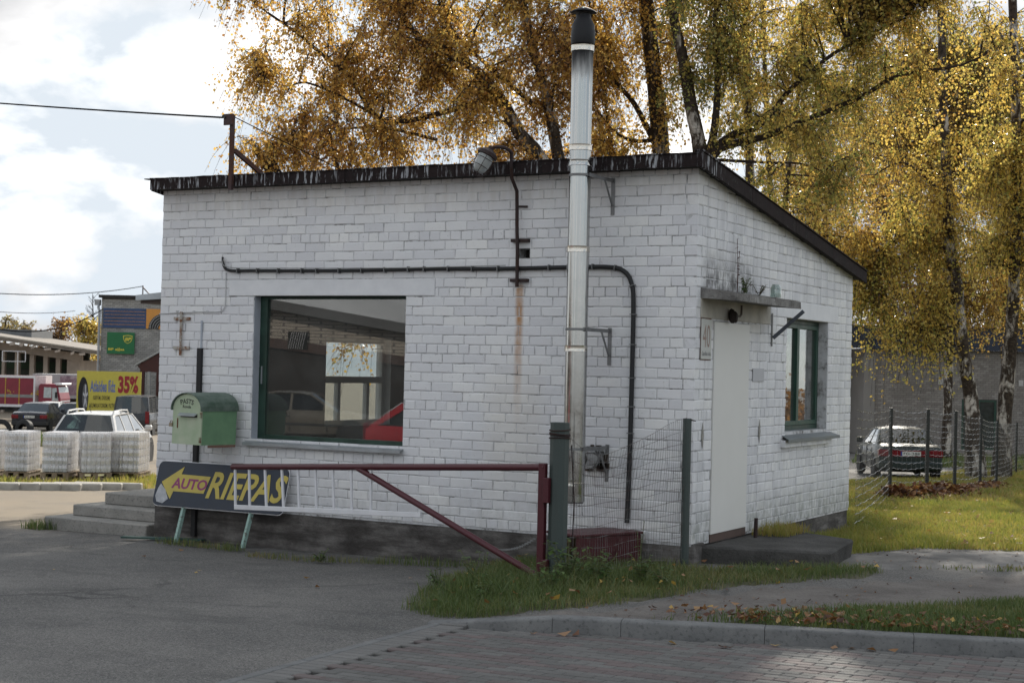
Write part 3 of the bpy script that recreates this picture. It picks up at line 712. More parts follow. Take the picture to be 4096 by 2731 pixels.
# door
d_ = MB(); d_.box(-.06, .012, DR['y0']+.003, DR['y1']-.003, .06, DR['z1']-.004)
dd = d_.build('door', M_DOOR, hut, bev=.004)
MB().box(-.05, .006, DR['y0'], DR['y1'], -.02, .058).build('threshold', plain('rusty_brown_sill', (.09, .06, .05), .9), hut)
for ya in (.22, 1.85):
    b_ = MB(); b_.prism([(0, .13), (.032, 0), (0, -.13), (-.032, 0)], .001, .004, frame((.003, ya, 1.05), (0, 1, 0), (0, 0, 1), (1, 0, 0)))
    b_.build('diamond_patch', plain('patch_grey', (.27, .26, .235), .9, var=.3, scale=8), hut, norm=False)
# slab over the door, mossy and chipped
b_ = MB(); prof = []
rg = random.Random(9)
for i in range(13):
    ya = .125+i*.16; prof.append(ya)
for i in range(12):
    ya, yb = prof[i], prof[i+1]; c = rg.uniform(0, .012)
    b_.hexa([(-.05, ya, 2.40), (.375, ya, 2.372), (.375, yb, 2.372), (-.05, yb, 2.40), (-.05, ya, 2.505), (.375-c, ya, 2.452-c), (.375-c, yb, 2.452-c), (-.05, yb, 2.505)])
b_.build('door_canopy', soil('canopy_concrete', [(.3, (.10, .095, .088)), (.5, (.21, .20, .19)), (.72, (.33, .32, .30))], 4, .95, .9), hut)
b_ = MB(); b_.hexa([(-8.02, .95, 2.41), (-HL-.01, .95, 2.46), (-HL-.01, 3.2, 2.46), (-8.02, 3.2, 2.41), (-8.02, .95, 2.475), (-HL-.01, .95, 2.58), (-HL-.01, 3.2, 2.58), (-8.02, 3.2, 2.475)]); b_.hexa([(-7.98, 1.0, 2.37), (-HL-.01, 1.0, 2.40), (-HL-.01, 3.2, 2.40), (-7.98, 3.2, 2.37), (-7.98, 1.0, 2.408), (-HL-.01, 1.0, 2.455), (-HL-.01, 3.2, 2.455), (-7.98, 3.2, 2.408)], 1)
b_.build('yard_canopy', [plain('pale_canopy', (.42, .45, .47), .7), plain('canopy_boards', (.07, .05, .045), .8)], hut)
# window in the far side wall, seen through the room, with a white film over its lower half
wf = win_part('yard_window', [(-HL+.08, -HL+.15, a, b, c, d) for a, b, c, d in ((3.0, 3.07, .82, 2.02), (4.53, 4.6, .82, 2.02), (3.07, 4.53, 1.95, 2.02), (3.07, 4.53, .82, .89), (3.07, 4.53, 1.40, 1.49), (3.45, 3.52, .89, 1.40), (4.15, 4.22, .89, 1.4))], M_SHEET, hut)
win_part('pane', [(-HL+.11, -HL+.115, 3.05, 4.55, .87, 1.98)], M_GLASS, wf, None)
# ------------------------------------------------------------------ things fixed to the hut
M_STEEL = plain('flue_steel', (.44, .44, .43), .17, 1.0, var=.10, scale=5, bmp=.06)
def flue_top():
    m, nt, o = newmat('sooty_flue_steel'); v = pos(nt)
    z = nd(nt, 'ShaderNodeSeparateXYZ', {0: v}).outputs[2]
    k = nd(nt, 'ShaderNodeMapRange', {0: mth(nt, 'ADD', z, mth(nt, 'MULTIPLY', noise(nt, pos(nt, (6, 6, 1)), 3, 5), .35)), 1: 4.62, 2: 4.95}, interpolation_type='SMOOTHSTEP').outputs[0]
    c = mixc(nt, k, (.44, .44, .43), (.012, .012, .013))
    princ(nt, o, c, mixc(nt, k, (.17,)*3, (.75,)*3), mth(nt, 'MULTIPLY', mth(nt, 'SUBTRACT', 1.0, k), .95), None, .4); return m
M_STEEL2 = flue_top()
M_BAND = plain('bright_clamp_band', (.62, .58, .52), .2, .95, var=.12, scale=14, bmp=.05)
M_SOOT = plain('sooty_cowl', (.014, .014, .016), .6, .3, var=.4, bmp=.3)
M_GALV = plain('weathered_angle', (.20, .20, .20), .6, .5, var=.25, scale=12)
FX, FY, FR = -1.035, -.5, .11
fl = thing('flue_pipe', (FX, FY, .37), 'tall shiny steel flue pipe with black sooty cowl standing before the white front wall', 'chimney')
zj = [.385, .575, .90, 1.875, 2.84, 3.68, 4.81]
for i in range(6):
    r = FR-.001*i
    MB().lathe([(r, zj[i]+.004), (r, zj[i+1]-.004)], 32, rotz(0, (FX-.002*i, FY, 0))).build('pipe_section', M_STEEL2 if i >= 5 else M_STEEL, fl, smooth=50)
for z in (.575, 1.875, 2.84, 3.68, 3.83, 4.80):
    MB().lathe([(FR, z-.03), (FR+.006, z-.028), (FR+.004, z-.018), (FR+.004, z+.018), (FR+.006, z+.028), (FR, z+.03)], 32, rotz(0, (FX-.01, FY, 0))).build('clamp_band', M_BAND if z not in (3.68,) else M_STEEL, fl, smooth=40)
MB().lathe([(FR+.002, 4.84), (FR+.008, 4.86), (FR+.008, 4.97), (FR+.002, 4.985), (FR+.002, 5.03), (.075, 5.10), (.072, 5.135), (0, 5.135)], 28, rotz(0, (FX-.01, FY, 0))).build('cowl', M_SOOT, fl, smooth=40)
MB().lathe([(.125, 5.155), (.12, 5.165), (.05, 5.20), (.012, 5.215), (0, 5.216), (0, 5.18), (.11, 5.15)], 28, rotz(0, (FX-.01, FY, 0))).build('rain_cap', M_SOOT, fl, smooth=40)
b_ = MB()
for k in range(3):
    t = k*2.1+.4; b_.tube([(FX-.01+.07*math.cos(t), FY+.07*math.sin(t), 5.12), (FX-.01+.08*math.cos(t), FY+.08*math.sin(t), 5.165)], .006, 5)
b_.build('cap_strut', M_SOOT, fl)
MB().tube([(FX, FY+.06, .80), (FX, FY+.2, .80), (FX, -.02, .80)], .106, 26, cap=False).build('branch_pipe', M_STEEL, fl, smooth=50)
MB().tube([(FX, -.19, .80), (FX, -.165, .80)], .112, 26).build('clamp_band', M_GALV, fl, smooth=50)
MB().lathe([(.0, .372), (FR-.012, .372), (FR-.012, .39)], 26, rotz(0, (FX, FY, 0))).build('drain_cap', M_GALV, fl, smooth=40)
b_ = MB(); rg = random.Random(4)
for i in range(22):
    a = rg.uniform(0, 6.28); r = rg.uniform(.09, .14); p = np.array([FX+math.cos(a)*r, -.012, .80+math.sin(a)*r*1.05-.02]); q = rg.uniform(.012, .03)
    b_.box(p[0]-q, p[0]+q, -.03, .0, p[2]-q, p[2]+q)
b_.build('broken_collar', plain('soot_mortar', (.06, .045, .035), .95, var=.4), fl)
for z in (3.56, 2.06, .90):                                          # brackets: two arms, a strap, a strut and a wall plate each side
    b_ = MB()
    for sx_ in (1,):
        x = FX+sx_*.118
        b_.box(x-.002, x+.002, FY-.05, -.0, z-.018, z+.018)
        b_.box(x-.02, x+.02, -.008, -.002, z-.34, z+.03)
        b_.bar((x, -.02, z-.25), (x, FY+.30, z-.01), .005, .03)
    b_.build('wall_bracket', M_GALV, fl)
    MB().lathe([(FR+.001, z-.012), (FR+.006, z-.012), (FR+.006, z+.012), (FR+.001, z+.012)], 28, rotz(0, (FX, FY, 0)), 0, True).build('strap', M_GALV, fl)

M_RUSTD = rusty('dark_rusty_pipe', (.035, .022, .022), (.055, .028, .02), .55)
lp = thing('wall_lamp', (-1.95, -.08, 2.5), 'caged glass bulkhead lamp hanging from a thin dark pole over the roof edge', 'lamp')
pth = [(-1.95, -.07, 2.50), (-1.955, -.07, 2.9), (-1.965, -.075, 3.14), (-1.965, -.08, 3.3), (-1.95, -.12, 3.48), (-1.95, -.235, 3.60), (-1.95, -.25, 3.78), (-1.945, -.26, 3.85)]
for i in range(1, 9):
    t = math.pi*i/10; pth.append((-1.945-.085*(1-math.cos(t)), -.26-.02*i, 3.85+.055*math.sin(t)))
MB().tube(pth, .019, 10).build('pole', M_RUSTD, lp, smooth=60)
ax = np.array([-.36, -.30, -.88]); ax /= np.linalg.norm(ax); p0 = np.array(pth[-1])
xx = np.cross(ax, (0, 1, 0)); xx /= np.linalg.norm(xx); Ml = frame(p0, xx, np.cross(ax, xx), ax)
MB().lathe([(0, -.02), (.03, -.02), (.035, .01), (.075, .03), (.105, .05), (.108, .085), (.09, .09)], 24, Ml).build('cap', M_RUSTD, lp, smooth=40)
mg, nt, o = newmat('milky_lamp_glass')
pr = princ(nt, o, (.45, .47, .46), .18, 0, None, .6); pr.inputs['Transmission Weight'].default_value = .35
MB().lathe([(.082, .085), (.084, .15), (.08, .20), (.066, .245), (.04, .272), (0, .282)], 24, Ml).build('glass_dome', mg, lp, smooth=60)
b_ = MB()
for k in range(6):
    t = k*math.pi/3; b_.tube([Ml @ Vector((r*math.cos(t), r*math.sin(t), h)) for r, h in ((.105, .08), (.103, .16), (.098, .225), (.075, .285), (.03, .315), (0, .318))], .0032, 5)
for h, r in ((.13, .105), (.215, .101), (.29, .07)):
    b_.tube([Ml @ Vector((r*math.cos(t), r*math.sin(t), h)) for t in np.linspace(0, 2*math.pi, 20)], .0032, 5)
b_.build('wire_cage', M_RUSTD, lp)
for z in (2.985, 2.575):
    MB().box(-2.045, -1.845, -.055, -.0, z-.022, z+.012).build('clamp_bar', M_RUSTD, lp)
MB().bar((-2.01, -.01, 3.335), (-1.88, -.01, 3.33), .012, .02).build('clamp_bar', M_RUSTD, lp)

M_CABLE = plain('black_cable', (.012, .012, .013), .55, var=.3, bmp=.1)
def smoothpath(P, n=8):
    P = np.array(P, float); out = []
    for i in range(len(P)-1):
        p0, p1, p2, p3 = P[max(i-1, 0)], P[i], P[i+1], P[min(i+2, len(P)-1)]
        for t in np.linspace(0, 1, n, endpoint=False):
            out.append(.5*((2*p1)+(-p0+p2)*t+(2*p0-5*p1+4*p2-p3)*t*t+(-p0+3*p1-3*p2+p3)*t**3))
    return np.array(out+[P[-1]])
cpts = [(-5.83, -.03, 2.86), (-5.81, -.03, 2.76), (-5.72, -.03, 2.705), (-5.4, -.03, 2.70), (-4.6, -.03, 2.692), (-3.8, -.03, 2.69), (-3.0, -.03, 2.698), (-2.2, -.03, 2.692), (-1.3, -.03, 2.70), (-.92, -.03, 2.695), (-.76, -.03, 2.65), (-.68, -.03, 2.53), (-.655, -.03, 2.3), (-.655, -.03, 1.5), (-.66, -.03, .8), (-.675, -.03, .17)]
cp = smoothpath(cpts)
cb = thing('supply_cable', (-3, -.03, 2.6), 'thick black cable run across the white front wall and down beside the flue', 'cable')
MB().tube(cp, np.interp(np.arange(len(cp)), [0, 12, 24, 70, len(cp)], [.012, .018, .017, .023, .026]), 8).build('cable', M_CABLE, cb, smooth=60)
MB().tube(smoothpath([(-5.8, -.05, 2.84), (-5.72, -.055, 2.74), (-4.9, -.05, 2.722), (-3.4, -.05, 2.712), (-2.1, -.05, 2.725)]), .005, 5).build('thin_wire', plain('grey_wire', (.3, .3, .29), .6), cb)
seg = np.cumsum(np.r_[0, np.linalg.norm(np.diff(cp, axis=0), axis=1)])
clip = MB().box(-.004, .004, -.028, .028, -.03, .03)
cme = None
for k in range(24):
    L = .3+k*.28
    i = min(np.searchsorted(seg, L), len(cp)-2); d = cp[i+1]-cp[i]; d /= np.linalg.norm(d)
    M_ = frame(cp[i], d, (0, 1, 0), np.cross(d, (0, 1, 0)))
    if cme is None:
        ob = MB().box(-.004, .004, -.028, .028, -.03, .03).build('cable_clip', M_GALV, None); cme = ob.data; bpy.data.objects.remove(ob)
    ob = link('cable_clip', cme, cb); ob.matrix_local = Matrix.Translation(-Vector(ORG[cb.name])) @ M_
tw = MB(); tw.tube(smoothpath([(-5.79, -.012, 2.68), (-5.79, -.012, 2.35), (-5.81, -.012, 2.27), (-5.88, -.012, 2.235), (-6.2, -.012, 2.23), (-6.77, -.012, 2.205)]), .006, 5)
for x in (-6.05, -6.25, -6.5): tw.box(x-.012, x+.012, -.02, 0, 2.225, 2.245)
tag(tw.build('bell_wire', plain('white_wire', (.48, .48, .48), .7), org=(-6, 0, 2.3)), 'thin painted wire with clips on the left end of the front wall', 'wire')

M_RUSTB = rusty('rusty_bracket_paint', (.42, .40, .36), (.22, .085, .035), .52, 14)
rbk = thing('rusty_bracket', (-6.42, 0, 1.97), 'rusty upright rod bracket with two cross bars high above the green mailbox', 'bracket')
MB().tube([(-6.42, -.03, 1.72), (-6.42, -.03, 2.23)], .016, 8).build('rod', M_RUSTB, rbk)
for z in (2.15, 1.81): MB().box(-6.54, -6.30, -.022, -.004, z-.018, z+.018).build('cross_bar', M_RUSTB, rbk)
cd = thing('cable_duct', (-6.15, 0, -.3), 'narrow black duct strip running down behind the green mailbox', 'duct')
MB().box(-6.165, -6.105, -.04, -.002, 1.24, 1.81).build('duct_strip', M_CABLE, cd); MB().box(-6.185, -6.125, -.045, -.002, -.36, 1.24).build('duct_strip', M_CABLE, cd)
MB().box(-6.138, -6.120, -.016, 0, 1.81, 2.13).build('painted_strip', M_REVEAL, cd)

# mailbox
def greenmail():
    m, nt, o = newmat('mailbox_green'); v = pos(nt)
    c = ramp(nt, noise(nt, v, 5, 6, .6), [(.3, (.13, .24, .14)), (.6, (.17, .30, .17)), (.8, (.22, .33, .20))])
    c = mixc(nt, ramp(nt, noise(nt, v, 16, 6, .7), [(.66, 0), (.74, .7)]), c, (.11, .085, .05))
    princ(nt, o, c, .55, 0, None, .4); return m
M_MB = greenmail(); M_MBF = plain('mailbox_pale_green', (.36, .47, .30), .55, var=.14, scale=5, bmp=.1, c2=(.46, .50, .38))
M_MBT = plain('mailbox_roof', (.10, .17, .12), .65, var=.45, scale=9, c2=(.16, .20, .17)); M_INK = plain('black_paint', (.02, .02, .02), .7, bmp=0)
mbx = thing('mailbox', (-5.575, -.62, .73), 'green domed metal mailbox lettered PASTS hung on the front wall left of the window', 'mailbox')
am = R(10); fwx = np.array([math.cos(am), -math.sin(am), 0]); dpx = np.array([math.sin(am), math.cos(am), 0]); upz = np.array([.025, 0, 1]); upz /= np.linalg.norm(upz)
W_, D_ = .50, .50; O_ = np.array([-5.585, -.62, .73])-fwx*W_
Mm = frame(O_, fwx, dpx, upz)                                        # x across the front, y into the wall, z up
arch = [(0, 0), (W_, 0), (W_, .405)]+[(W_/2+W_/2*math.cos(t), .405+.165*math.sin(t)) for t in np.linspace(.12, math.pi-.12, 11)]+[(0, .405)]
Mf = Mm @ Matrix(((1, 0, 0, 0), (0, 0, 1, 0), (0, 1, 0, 0), (0, 0, 0, 1)))   # prism plane x-z, depth y
MB().prism(arch, .012, D_, Mf).build('box', M_MB, mbx)
MB().prism([(x*.985+.004, z*.99+.002) for x, z in arch], -.004, .0115, Mf).build('door', M_MBF, mbx)
b_ = MB(); ro = [(W_/2+(W_/2+.012)*math.cos(t), .395+.185*math.sin(t)) for t in np.linspace(-.1, math.pi+.1, 13)]; ri = [(W_/2+(W_/2+.004)*math.cos(t), .395+.176*math.sin(t)) for t in np.linspace(-.1, math.pi+.1, 13)]
for i in range(12):
    b_.prism([ro[i], ro[i+1], ri[i+1], ri[i]], -.03, D_+.02, Mf)
b_.build('roof', M_MBT, mbx)
b_ = MB(); b_.hexa([(.12, -.004, .335), (.42, -.004, .335), (.42, -.004, .352), (.12, -.004, .352), (.14, -.055, .318), (.43, -.055, .318), (.43, -.055, .324), (.14, -.055, .324)], 0, Mm); b_.build('slot_flap', M_ZINC, mbx)
MB().box(.14, .42, -.0055, -.003, .305, .333, 0, Mm).build('slot', M_INK, mbx)
for z in (.06, .335): MB().tube([Mm @ Vector((W_-.005, -.012, z-.03)), Mm @ Vector((W_-.005, -.012, z+.03))], .014, 8).build('hinge', rusty('hinge_rust', (.25, .26, .18), amount=.5), mbx)
b_ = MB(); b_.tube([Mm @ Vector((-.012+.02*math.cos(t), -.01, .23+.028*math.sin(t))) for t in np.linspace(0, math.pi, 8)], .005, 6); b_.box(-.04, .012, -.02, .0, .19, .232, 0, Mm); b_.build('padlock', plain('padlock_brass', (.32, .27, .20), .5, .6), mbx)
MB().box(.085, .10, -.009, -.004, .18, .29, 0, Mm).build('latch', rusty('latch_rust', (.12, .15, .1), amount=.45), mbx)
Mt = Mm @ Matrix(((1, 0, 0, 0), (0, 0, -1, -.0045), (0, 1, 0, 0), (0, 0, 0, 1)))
text('lettering', 'PASTS', Mt @ Matrix.Translation((.135, .455, 0)), .21, .055, M_INK, mbx, .001, bold=.02, curve=.55)
text('lettering', 'Ronda', Mt @ Matrix.Translation((.17, .405, 0)), .14, .034, M_INK, mbx, .001, bold=.02)
MB().box(W_-.005, W_+.0, .1, D_, -.03, -.002, 0, Mm).build('bracket', plain('red_brown_strip', (.2, .12, .09), .9), mbx)  # thin red-brown strip below the right edge of the box

# house number, door lamp, shelf bracket, wall plate
npx = thing('house_number_plate', (.01, .25, 2.0), 'narrow white house number plate 40 left of the cream door', 'sign')
M_PL = plain('plate_enamel', (.47, .475, .45), .5, var=.08, scale=8)
MB().box(.004, .012, .12, .385, 1.80, 2.195).build('plate', M_PL, npx, bev=.002)
MB().box(.003, .0055, .112, .393, 1.79, 2.205).build('plate_edge', rusty('plate_rust', (.14, .1, .08), amount=.5), npx)
Mp = frame((.0125, 0, 0), (0, 1, 0), (0, 0, 1), (1, 0, 0))
M_NUM = plain('faded_brown_print', (.30, .22, .19), .7, bmp=0); M_NUM2 = plain('faded_grey_print', (.24, .24, .24), .7, bmp=0)
text('lettering', '40', Mp @ Matrix.Translation((.155, 1.915, 0)), .19, .225, M_NUM, npx, .001)
text('lettering', 'Ganību iela', Mp @ Matrix.Translation((.135, 1.835, 0)), .235, .045, M_NUM2, npx, .001, bold=.02)
dl = thing('door_lamp', (.08, .9, 2.26), 'small corroded dark lamp above the cream door under the slab', 'lamp')
MB().lathe([(.0, -.005), (.06, -.005), (.075, .02), (.07, .06), (.055, .075), (.06, .09), (.045, .115), (0, .12)], 14, frame((.02, .86, 2.255), (0, 0, 1), (0, .5, 0), (.85, -.45, -.2))).build('housing', plain('corroded_black', (.03, .022, .018), .8, var=.6, scale=30, bmp=.8), dl, smooth=30)
MB().tube([(.03, .93, 2.255), (.03, 1.12, 2.255), (.03, 1.16, 2.275), (.03, 1.165, 2.37)], .012, 8).build('conduit', plain('brown_conduit', (.10, .08, .065), .7), dl, smooth=60)
sb = thing('shelf_bracket', (.0, 2.18, 1.95), 'grey steel angle bracket between the door slab and the side window', 'bracket')
MB().box(0.004, .012, 2.165, 2.195, 1.97, 2.33).build('upright', M_GALV, sb); MB().bar((.02, 2.18, 2.06), (.36, 2.18, 2.355), .012, .04).build('strut', plain('blue_grey_steel', (.10, .11, .13), .5, .3), sb)
b_ = MB(); b_.box(.004, .012, 1.60, 1.94, 1.585, 1.725); tag(b_.build('patch_plate', plain('painted_patch', (.46, .46, .475), .8, var=.05), bev=.002, org=(0, 1.77, 1.6)), 'small square painted cover plate on the side wall right of the door', 'plate')
jar = MB(); jar.lathe([(0, 0), (.055, 0), (.06, .02), (.06, .10), (.045, .125), (.04, .14), (.036, .14), (.04, .12), (.054, .1), (.054, .01), (0, .01)], 18, rotz(0, (.20, 1.72, 2.478)))
tag(jar.build('glass_jar', glassmat('jar_glass', (.75, .8, .78), 2.2, .05), smooth=40, org=(.2, 1.72, 2.478)), 'glass jar left standing on the slab over the door', 'jar')

# roof mast and wires
M_MAST = rusty('mast_brown', (.055, .032, .032), (.10, .045, .03), .5)
ms = thing('roof_mast', (-5.57, -.22, 3.55), 'dark brown steel service mast with slanted brace on the roof edge', 'mast')
MB().box(-5.59, -5.545, -.262, -.222, 3.60, 4.45).build('post', M_MAST, ms); MB().bar((-5.56, -.2, 4.05), (-5.50, .75, 3.62), .035, .05).build('brace', M_MAST, ms)
MB().box(-5.66, -5.53, -.285, -.264, 4.33, 4.455).build('plate', M_MAST, ms)
MB().tube([(-5.68, -.27, 4.44), (-5.63, -.28, 4.41)], .018, 8).build('insulator', M_CABLE, ms)
def sag(a, b, s, n=20):
    a = np.array(a, float); b = np.array(b, float); return [a+(b-a)*t-np.array([0, 0, s*4*t*(1-t)]) for t in np.linspace(0, 1, n)]
M_WIREB = plain('dull_black_wire', (.012, .012, .013), 1.0, bmp=0, spec=0)
def wire(name, a, b, s, r, label, m=None):
    b_ = MB(); b_.tube(sag(a, b, s), r, 5); tag(b_.build(name, m or M_WIREB, norm=False, org=np.array(a)), label, 'wire')
wire('overhead_wire', (-5.68, -.27, 4.42), at(-900, 330, 30), .05, .011, 'overhead service wire leading off to the left from the roof mast')
wire('stay_wire', (-5.56, -.24, 4.43), (-4.2, 1.6, 3.55), .01, .006, 'thin wire from the roof mast down across the roof')

# ------------------------------------------------------------------ gate, post, mesh fence
M_MAROON = rusty('maroon_gate_paint', (.072, .014, .020), (.10, .055, .04), .67, 17, .4, 0)
M_POSTG = rusty('green_grey_post', (.048, .062, .058), (.10, .085, .07), .68, 15, .55, 0)
M_WHITEP = plain('white_picket_paint', (.66, .66, .68), .5, var=.06)
gpst = thing('gate_post', (-.545, -1.79, -.25), 'stout green steel gate post wound with wire at its top', 'post')
MB().lathe([(.088, -.35), (.088, 1.20), (.0, 1.202)], 10, rotz(.1, (-.545, -1.785, 0))).build('tube', M_POSTG, gpst, smooth=30)
b_ = MB()
for z in (1.06, 1.085, 1.10, 1.135): b_.tube([(-.545+.093*math.cos(t), -1.785+.093*math.sin(t), z+.008*math.sin(t*1+z*50)) for t in np.linspace(0, 2*math.pi, 20)], .006, 5)
b_.build('wire_winding', M_RUSTD, gpst)
gt = thing('barrier_gate', (-.66, -1.86, -.2), 'long maroon tubular barrier gate with slanted brace and white pickets', 'gate')
T0 = np.array([-.66, -1.86, .80]); T1 = np.array([-5.077, -.69, .525])
def boom(t): return T0+(T1-T0)*t
def tpx(px):                                                         # place along the boom seen at this column
    lo, hi = 0., 1.
    for _ in range(40):
        m = (lo+hi)/2; d = boom(m)-CAM; x = 2048+FPX*(d@_r)/(d@_f)
        if x > px: lo = m
        else: hi = m
    return lo
MB().tube([T0+(T0-T1)/np.linalg.norm(T0-T1)*.02, T1], .032, 12).build('boom', M_MAROON, gt, smooth=50)
MB().box(-.70, -.635, -1.89, -1.825, -.205, .835).build('hinge_stile', M_MAROON, gt, bev=.006)
MB().tube([boom(tpx(1425)), (-.69, -1.85, -.17)], .03, 12).build('brace', M_MAROON, gt, smooth=50)
for z in (.60, -.12): MB().box(-.64, -.585, -1.915, -1.83, z-.11, z+.11).build('hinge', M_MAROON, gt, bev=.005)
R0 = np.array([-5.05, -.67, .099]); R1 = np.array([-2.233, -1.425, .247])
hrz = (T1-T0); 
ra = boom(tpx(944))-np.array([0, 0, .435]); rb2 = boom(tpx(1690))-np.array([0, 0, .455])
b_ = MB(); b_.bar(ra, rb2, .03, .05); b_.build('bottom_rail', M_WHITEP, gt, bev=.004)
tops = [941, 997, 1060, 1127, 1192, 1261, 1331, 1405, 1484]; bots = [946, 1003, 1070, 1139, 1201, 1271, 1340, 1411, 1488]
pm = None
for a, c in zip(tops, bots):
    p = boom(tpx(a)); t = (tpx(944)-tpx(c))/(tpx(944)-tpx(1690)); q = ra+(rb2-ra)*t
    MB().bar(p-np.array([0, 0, .0]), q, .022, .022, up=(0, 1, 0)).build('picket', M_WHITEP, gt)
b_ = MB()
for i in range(14):
    t = i/13; p = np.array([-.74, -1.85, .16])*(1-t)+np.array([-1.16, -1.72, .02])*t-np.array([0, 0, .03*math.sin(math.pi*t)]); b_.box(p[0]-.018, p[0]+.018, p[1]-.006, p[1]+.006, p[2]-.006, p[2]+.006)
b_.build('chain', M_GALV, gt)
mf = thing('mesh_fence', (-.2, -1, -.2), 'sagging wire mesh strung between the gate post and a green post at the hut corner', 'fence')
P0 = np.array([-.46, -1.74, 0]); P1 = np.array([.0, -.17, 0])
MB().lathe([(.042, -.4), (.042, 1.225), (0, 1.227)], 10, rotz(0, (.0, -.165, 0))).build('post', M_POSTG, mf, smooth=30)
MB().tube([(.02, -.17, 1.215), (.085, -.16, 1.205)], .006, 5).build('wire_end', M_RUSTD, mf)
M_WIREM = rusty('mesh_wire', (.20, .195, .19), (.10, .07, .06), .5)
b_ = MB(); rg = random.Random(8)
def mpt(t, h):
    p = P0+(P1-P0)*t; top = 1.06+.16*t-.32*math.sin(math.pi*min(1, t*1.15))*(1-t)*h**1.5
    z = -.12+(top+.12)*h; w_ = .035*math.sin(7*t+3*h)*math.sin(math.pi*t)
    return np.array([p[0]+w_, p[1]-.3*w_, z+.012*math.sin(11*t+h*9)])
for i in range(13):
    h = i/12; b_.tube([mpt(t, h) for t in np.linspace(0, 1, 26)], .0019, 4, cap=False)
for i in range(47):
    t = (i+.5)/47+rg.uniform(-.003, .003); b_.tube([mpt(min(1, max(0, t+.02*math.sin(h*5+i*.1)*h)), h) for h in np.linspace(0, 1, 12)], .0014, 4, cap=False)
b_.build('wire_mesh', M_WIREM, mf, norm=False)
MB().tube([(-.47, -1.70, 1.0), (-.44, -1.68, .5), (-.45, -1.69, .0), (-.44, -1.7, -.15)], .006, 5).build('edge_wire', M_RUSTD, mf)

# chest by the wall
M_CHEST = plain('maroon_chest_paint', (.065, .012, .016), .42, var=.25, scale=10, bmp=.15)
ch = thing('wooden_chest', (-.85, -.45, -.24), 'low maroon wooden chest open at its left end beside the flue', 'chest')
Ca = np.array([-.845, -.80]); Cb = np.array([-.70, .20]); 
ce = math.atan2(.62, -.05)
cx = np.array([-.70-(-.845), 1.0]); cx = np.array([.42, .907]); cn = np.array([-.907, .42])
def chp(s, t, z): q = np.array([-.83, -.80])+cx*s+cn*t; return (q[0], q[1], z)
def chbox(name, s0, s1, t0, t1, z0, z1, m=M_CHEST):
    MB().hexa([chp(s0, t0, z0), chp(s1, t0, z0), chp(s1, t1, z0), chp(s0, t1, z0), chp(s0, t0, z1), chp(s1, t0, z1), chp(s1, t1, z1), chp(s0, t1, z1)]).build(name, m, ch, bev=.006)
chbox('front_board', .0, .80, 0, .03, -.24, .075); chbox('end_board', .77, .80, .032, .42, -.24, .075); chbox('rear_board', 0, .80, .422, .45, -.24, .075)
chbox('lid', -.02, .815, -.012, .47, .077, .102)
rg = random.Random(2)
for i in range(5):
    s, t = .03+rg.uniform(0, .12), .08+i*.065; z = -.22+.10*(i % 3)
    b_ = MB(); b_.tube([chp(s-.05, t, z+.03), chp(s+.3, t+.02, z+.04)], .04, 7); tag(b_.build('firewood_log', plain('log_wood_%d' % i, (.17+.03*i, .13+.02*i, .09), .9, var=.3, scale=20), org=chp(s, t, z)), ('front firewood log low in the open end of the maroon chest', 'second firewood log from the front in the maroon chest', 'topmost firewood log in the open end of the maroon chest', 'fourth firewood log, low at the back of the maroon chest', 'rearmost firewood log in the open end of the maroon chest')[i], 'log', 'logs in the chest')

# steps at the left end
st = thing('concrete_steps', (-7.6, .8, -.47), 'three grey concrete steps leading up to the left end of the hut', 'steps')
def stepbox(x0, x1, y0, z0, z1):
    MB().box(x0, x1, y0, 3.4, z0, z1).build('step', M_STEP, st, bev=.012)
stepbox(-8.69, -7.03, .15, -.6, -.31); stepbox(-8.51, -7.08, .45, -.31, -.173); stepbox(-8.265, -6.80, .75, -.172, -.025)
# slab at the side door with a stub pipe
sl = MB(); sl.hexa([(.0, .22, -.26), (1.18, .62, -.26), (1.0, 1.95, -.26), (.0, 2.45, -.26), (.0, .22, -.03), (1.20, .60, -.035), (1.02, 1.98, -.04), (.0, 2.45, -.03)])
tag(sl.build('door_slab', M_SLAB, bev=.02, org=(.5, 1.2, -.2)), 'dark concrete slab step lying before the cream side door', 'slab')
tag(MB().tube([(.16, 1.36, -.1), (.165, 1.36, .17)], .02, 10).build('stub_pipe', M_RUSTD, smooth=50, org=(.16, 1.36, -.03)), 'short rusty pipe stub standing up from the door slab', 'pipe')

# leaning sign AUTO RIEPAS
sg = thing('leaning_sign', (-5.7, -.25, -.38), 'dark blue sign AUTO RIEPAS with yellow arrow leaning on the front wall', 'sign')
M_SIGN = plain('sign_navy', (.026, .034, .050), .5, var=.2, scale=7, bmp=.1); M_YEL = plain('sign_yellow', (.50, .40, .09), .55, var=.1, scale=9, bmp=.05)
M_MAG = plain('sign_magenta', (.26, .045, .14), .55, var=.1, bmp=0); M_BARE = plain('bare_patch', (.40, .41, .43), .6, var=.2, scale=20); M_MINT = rusty('mint_leg', (.30, .44, .39), (.14, .12, .10), .60, 22, metal=0)
TL_, TR_, BL_, BR_ = [np.array(p) for p in ((-6.62, -.075, .488), (-4.755, -.075, .490), (-6.64, -.20, -.012), (-4.79, -.20, -.02))]
ux = (TR_-TL_); SWd = np.linalg.norm(ux); ux /= SWd; uy = TL_-BL_; uy -= ux*(uy@ux); SHt = np.linalg.norm(uy); uy /= SHt; uz = np.cross(ux, uy)
Ms = frame(BL_, ux, uy, uz)
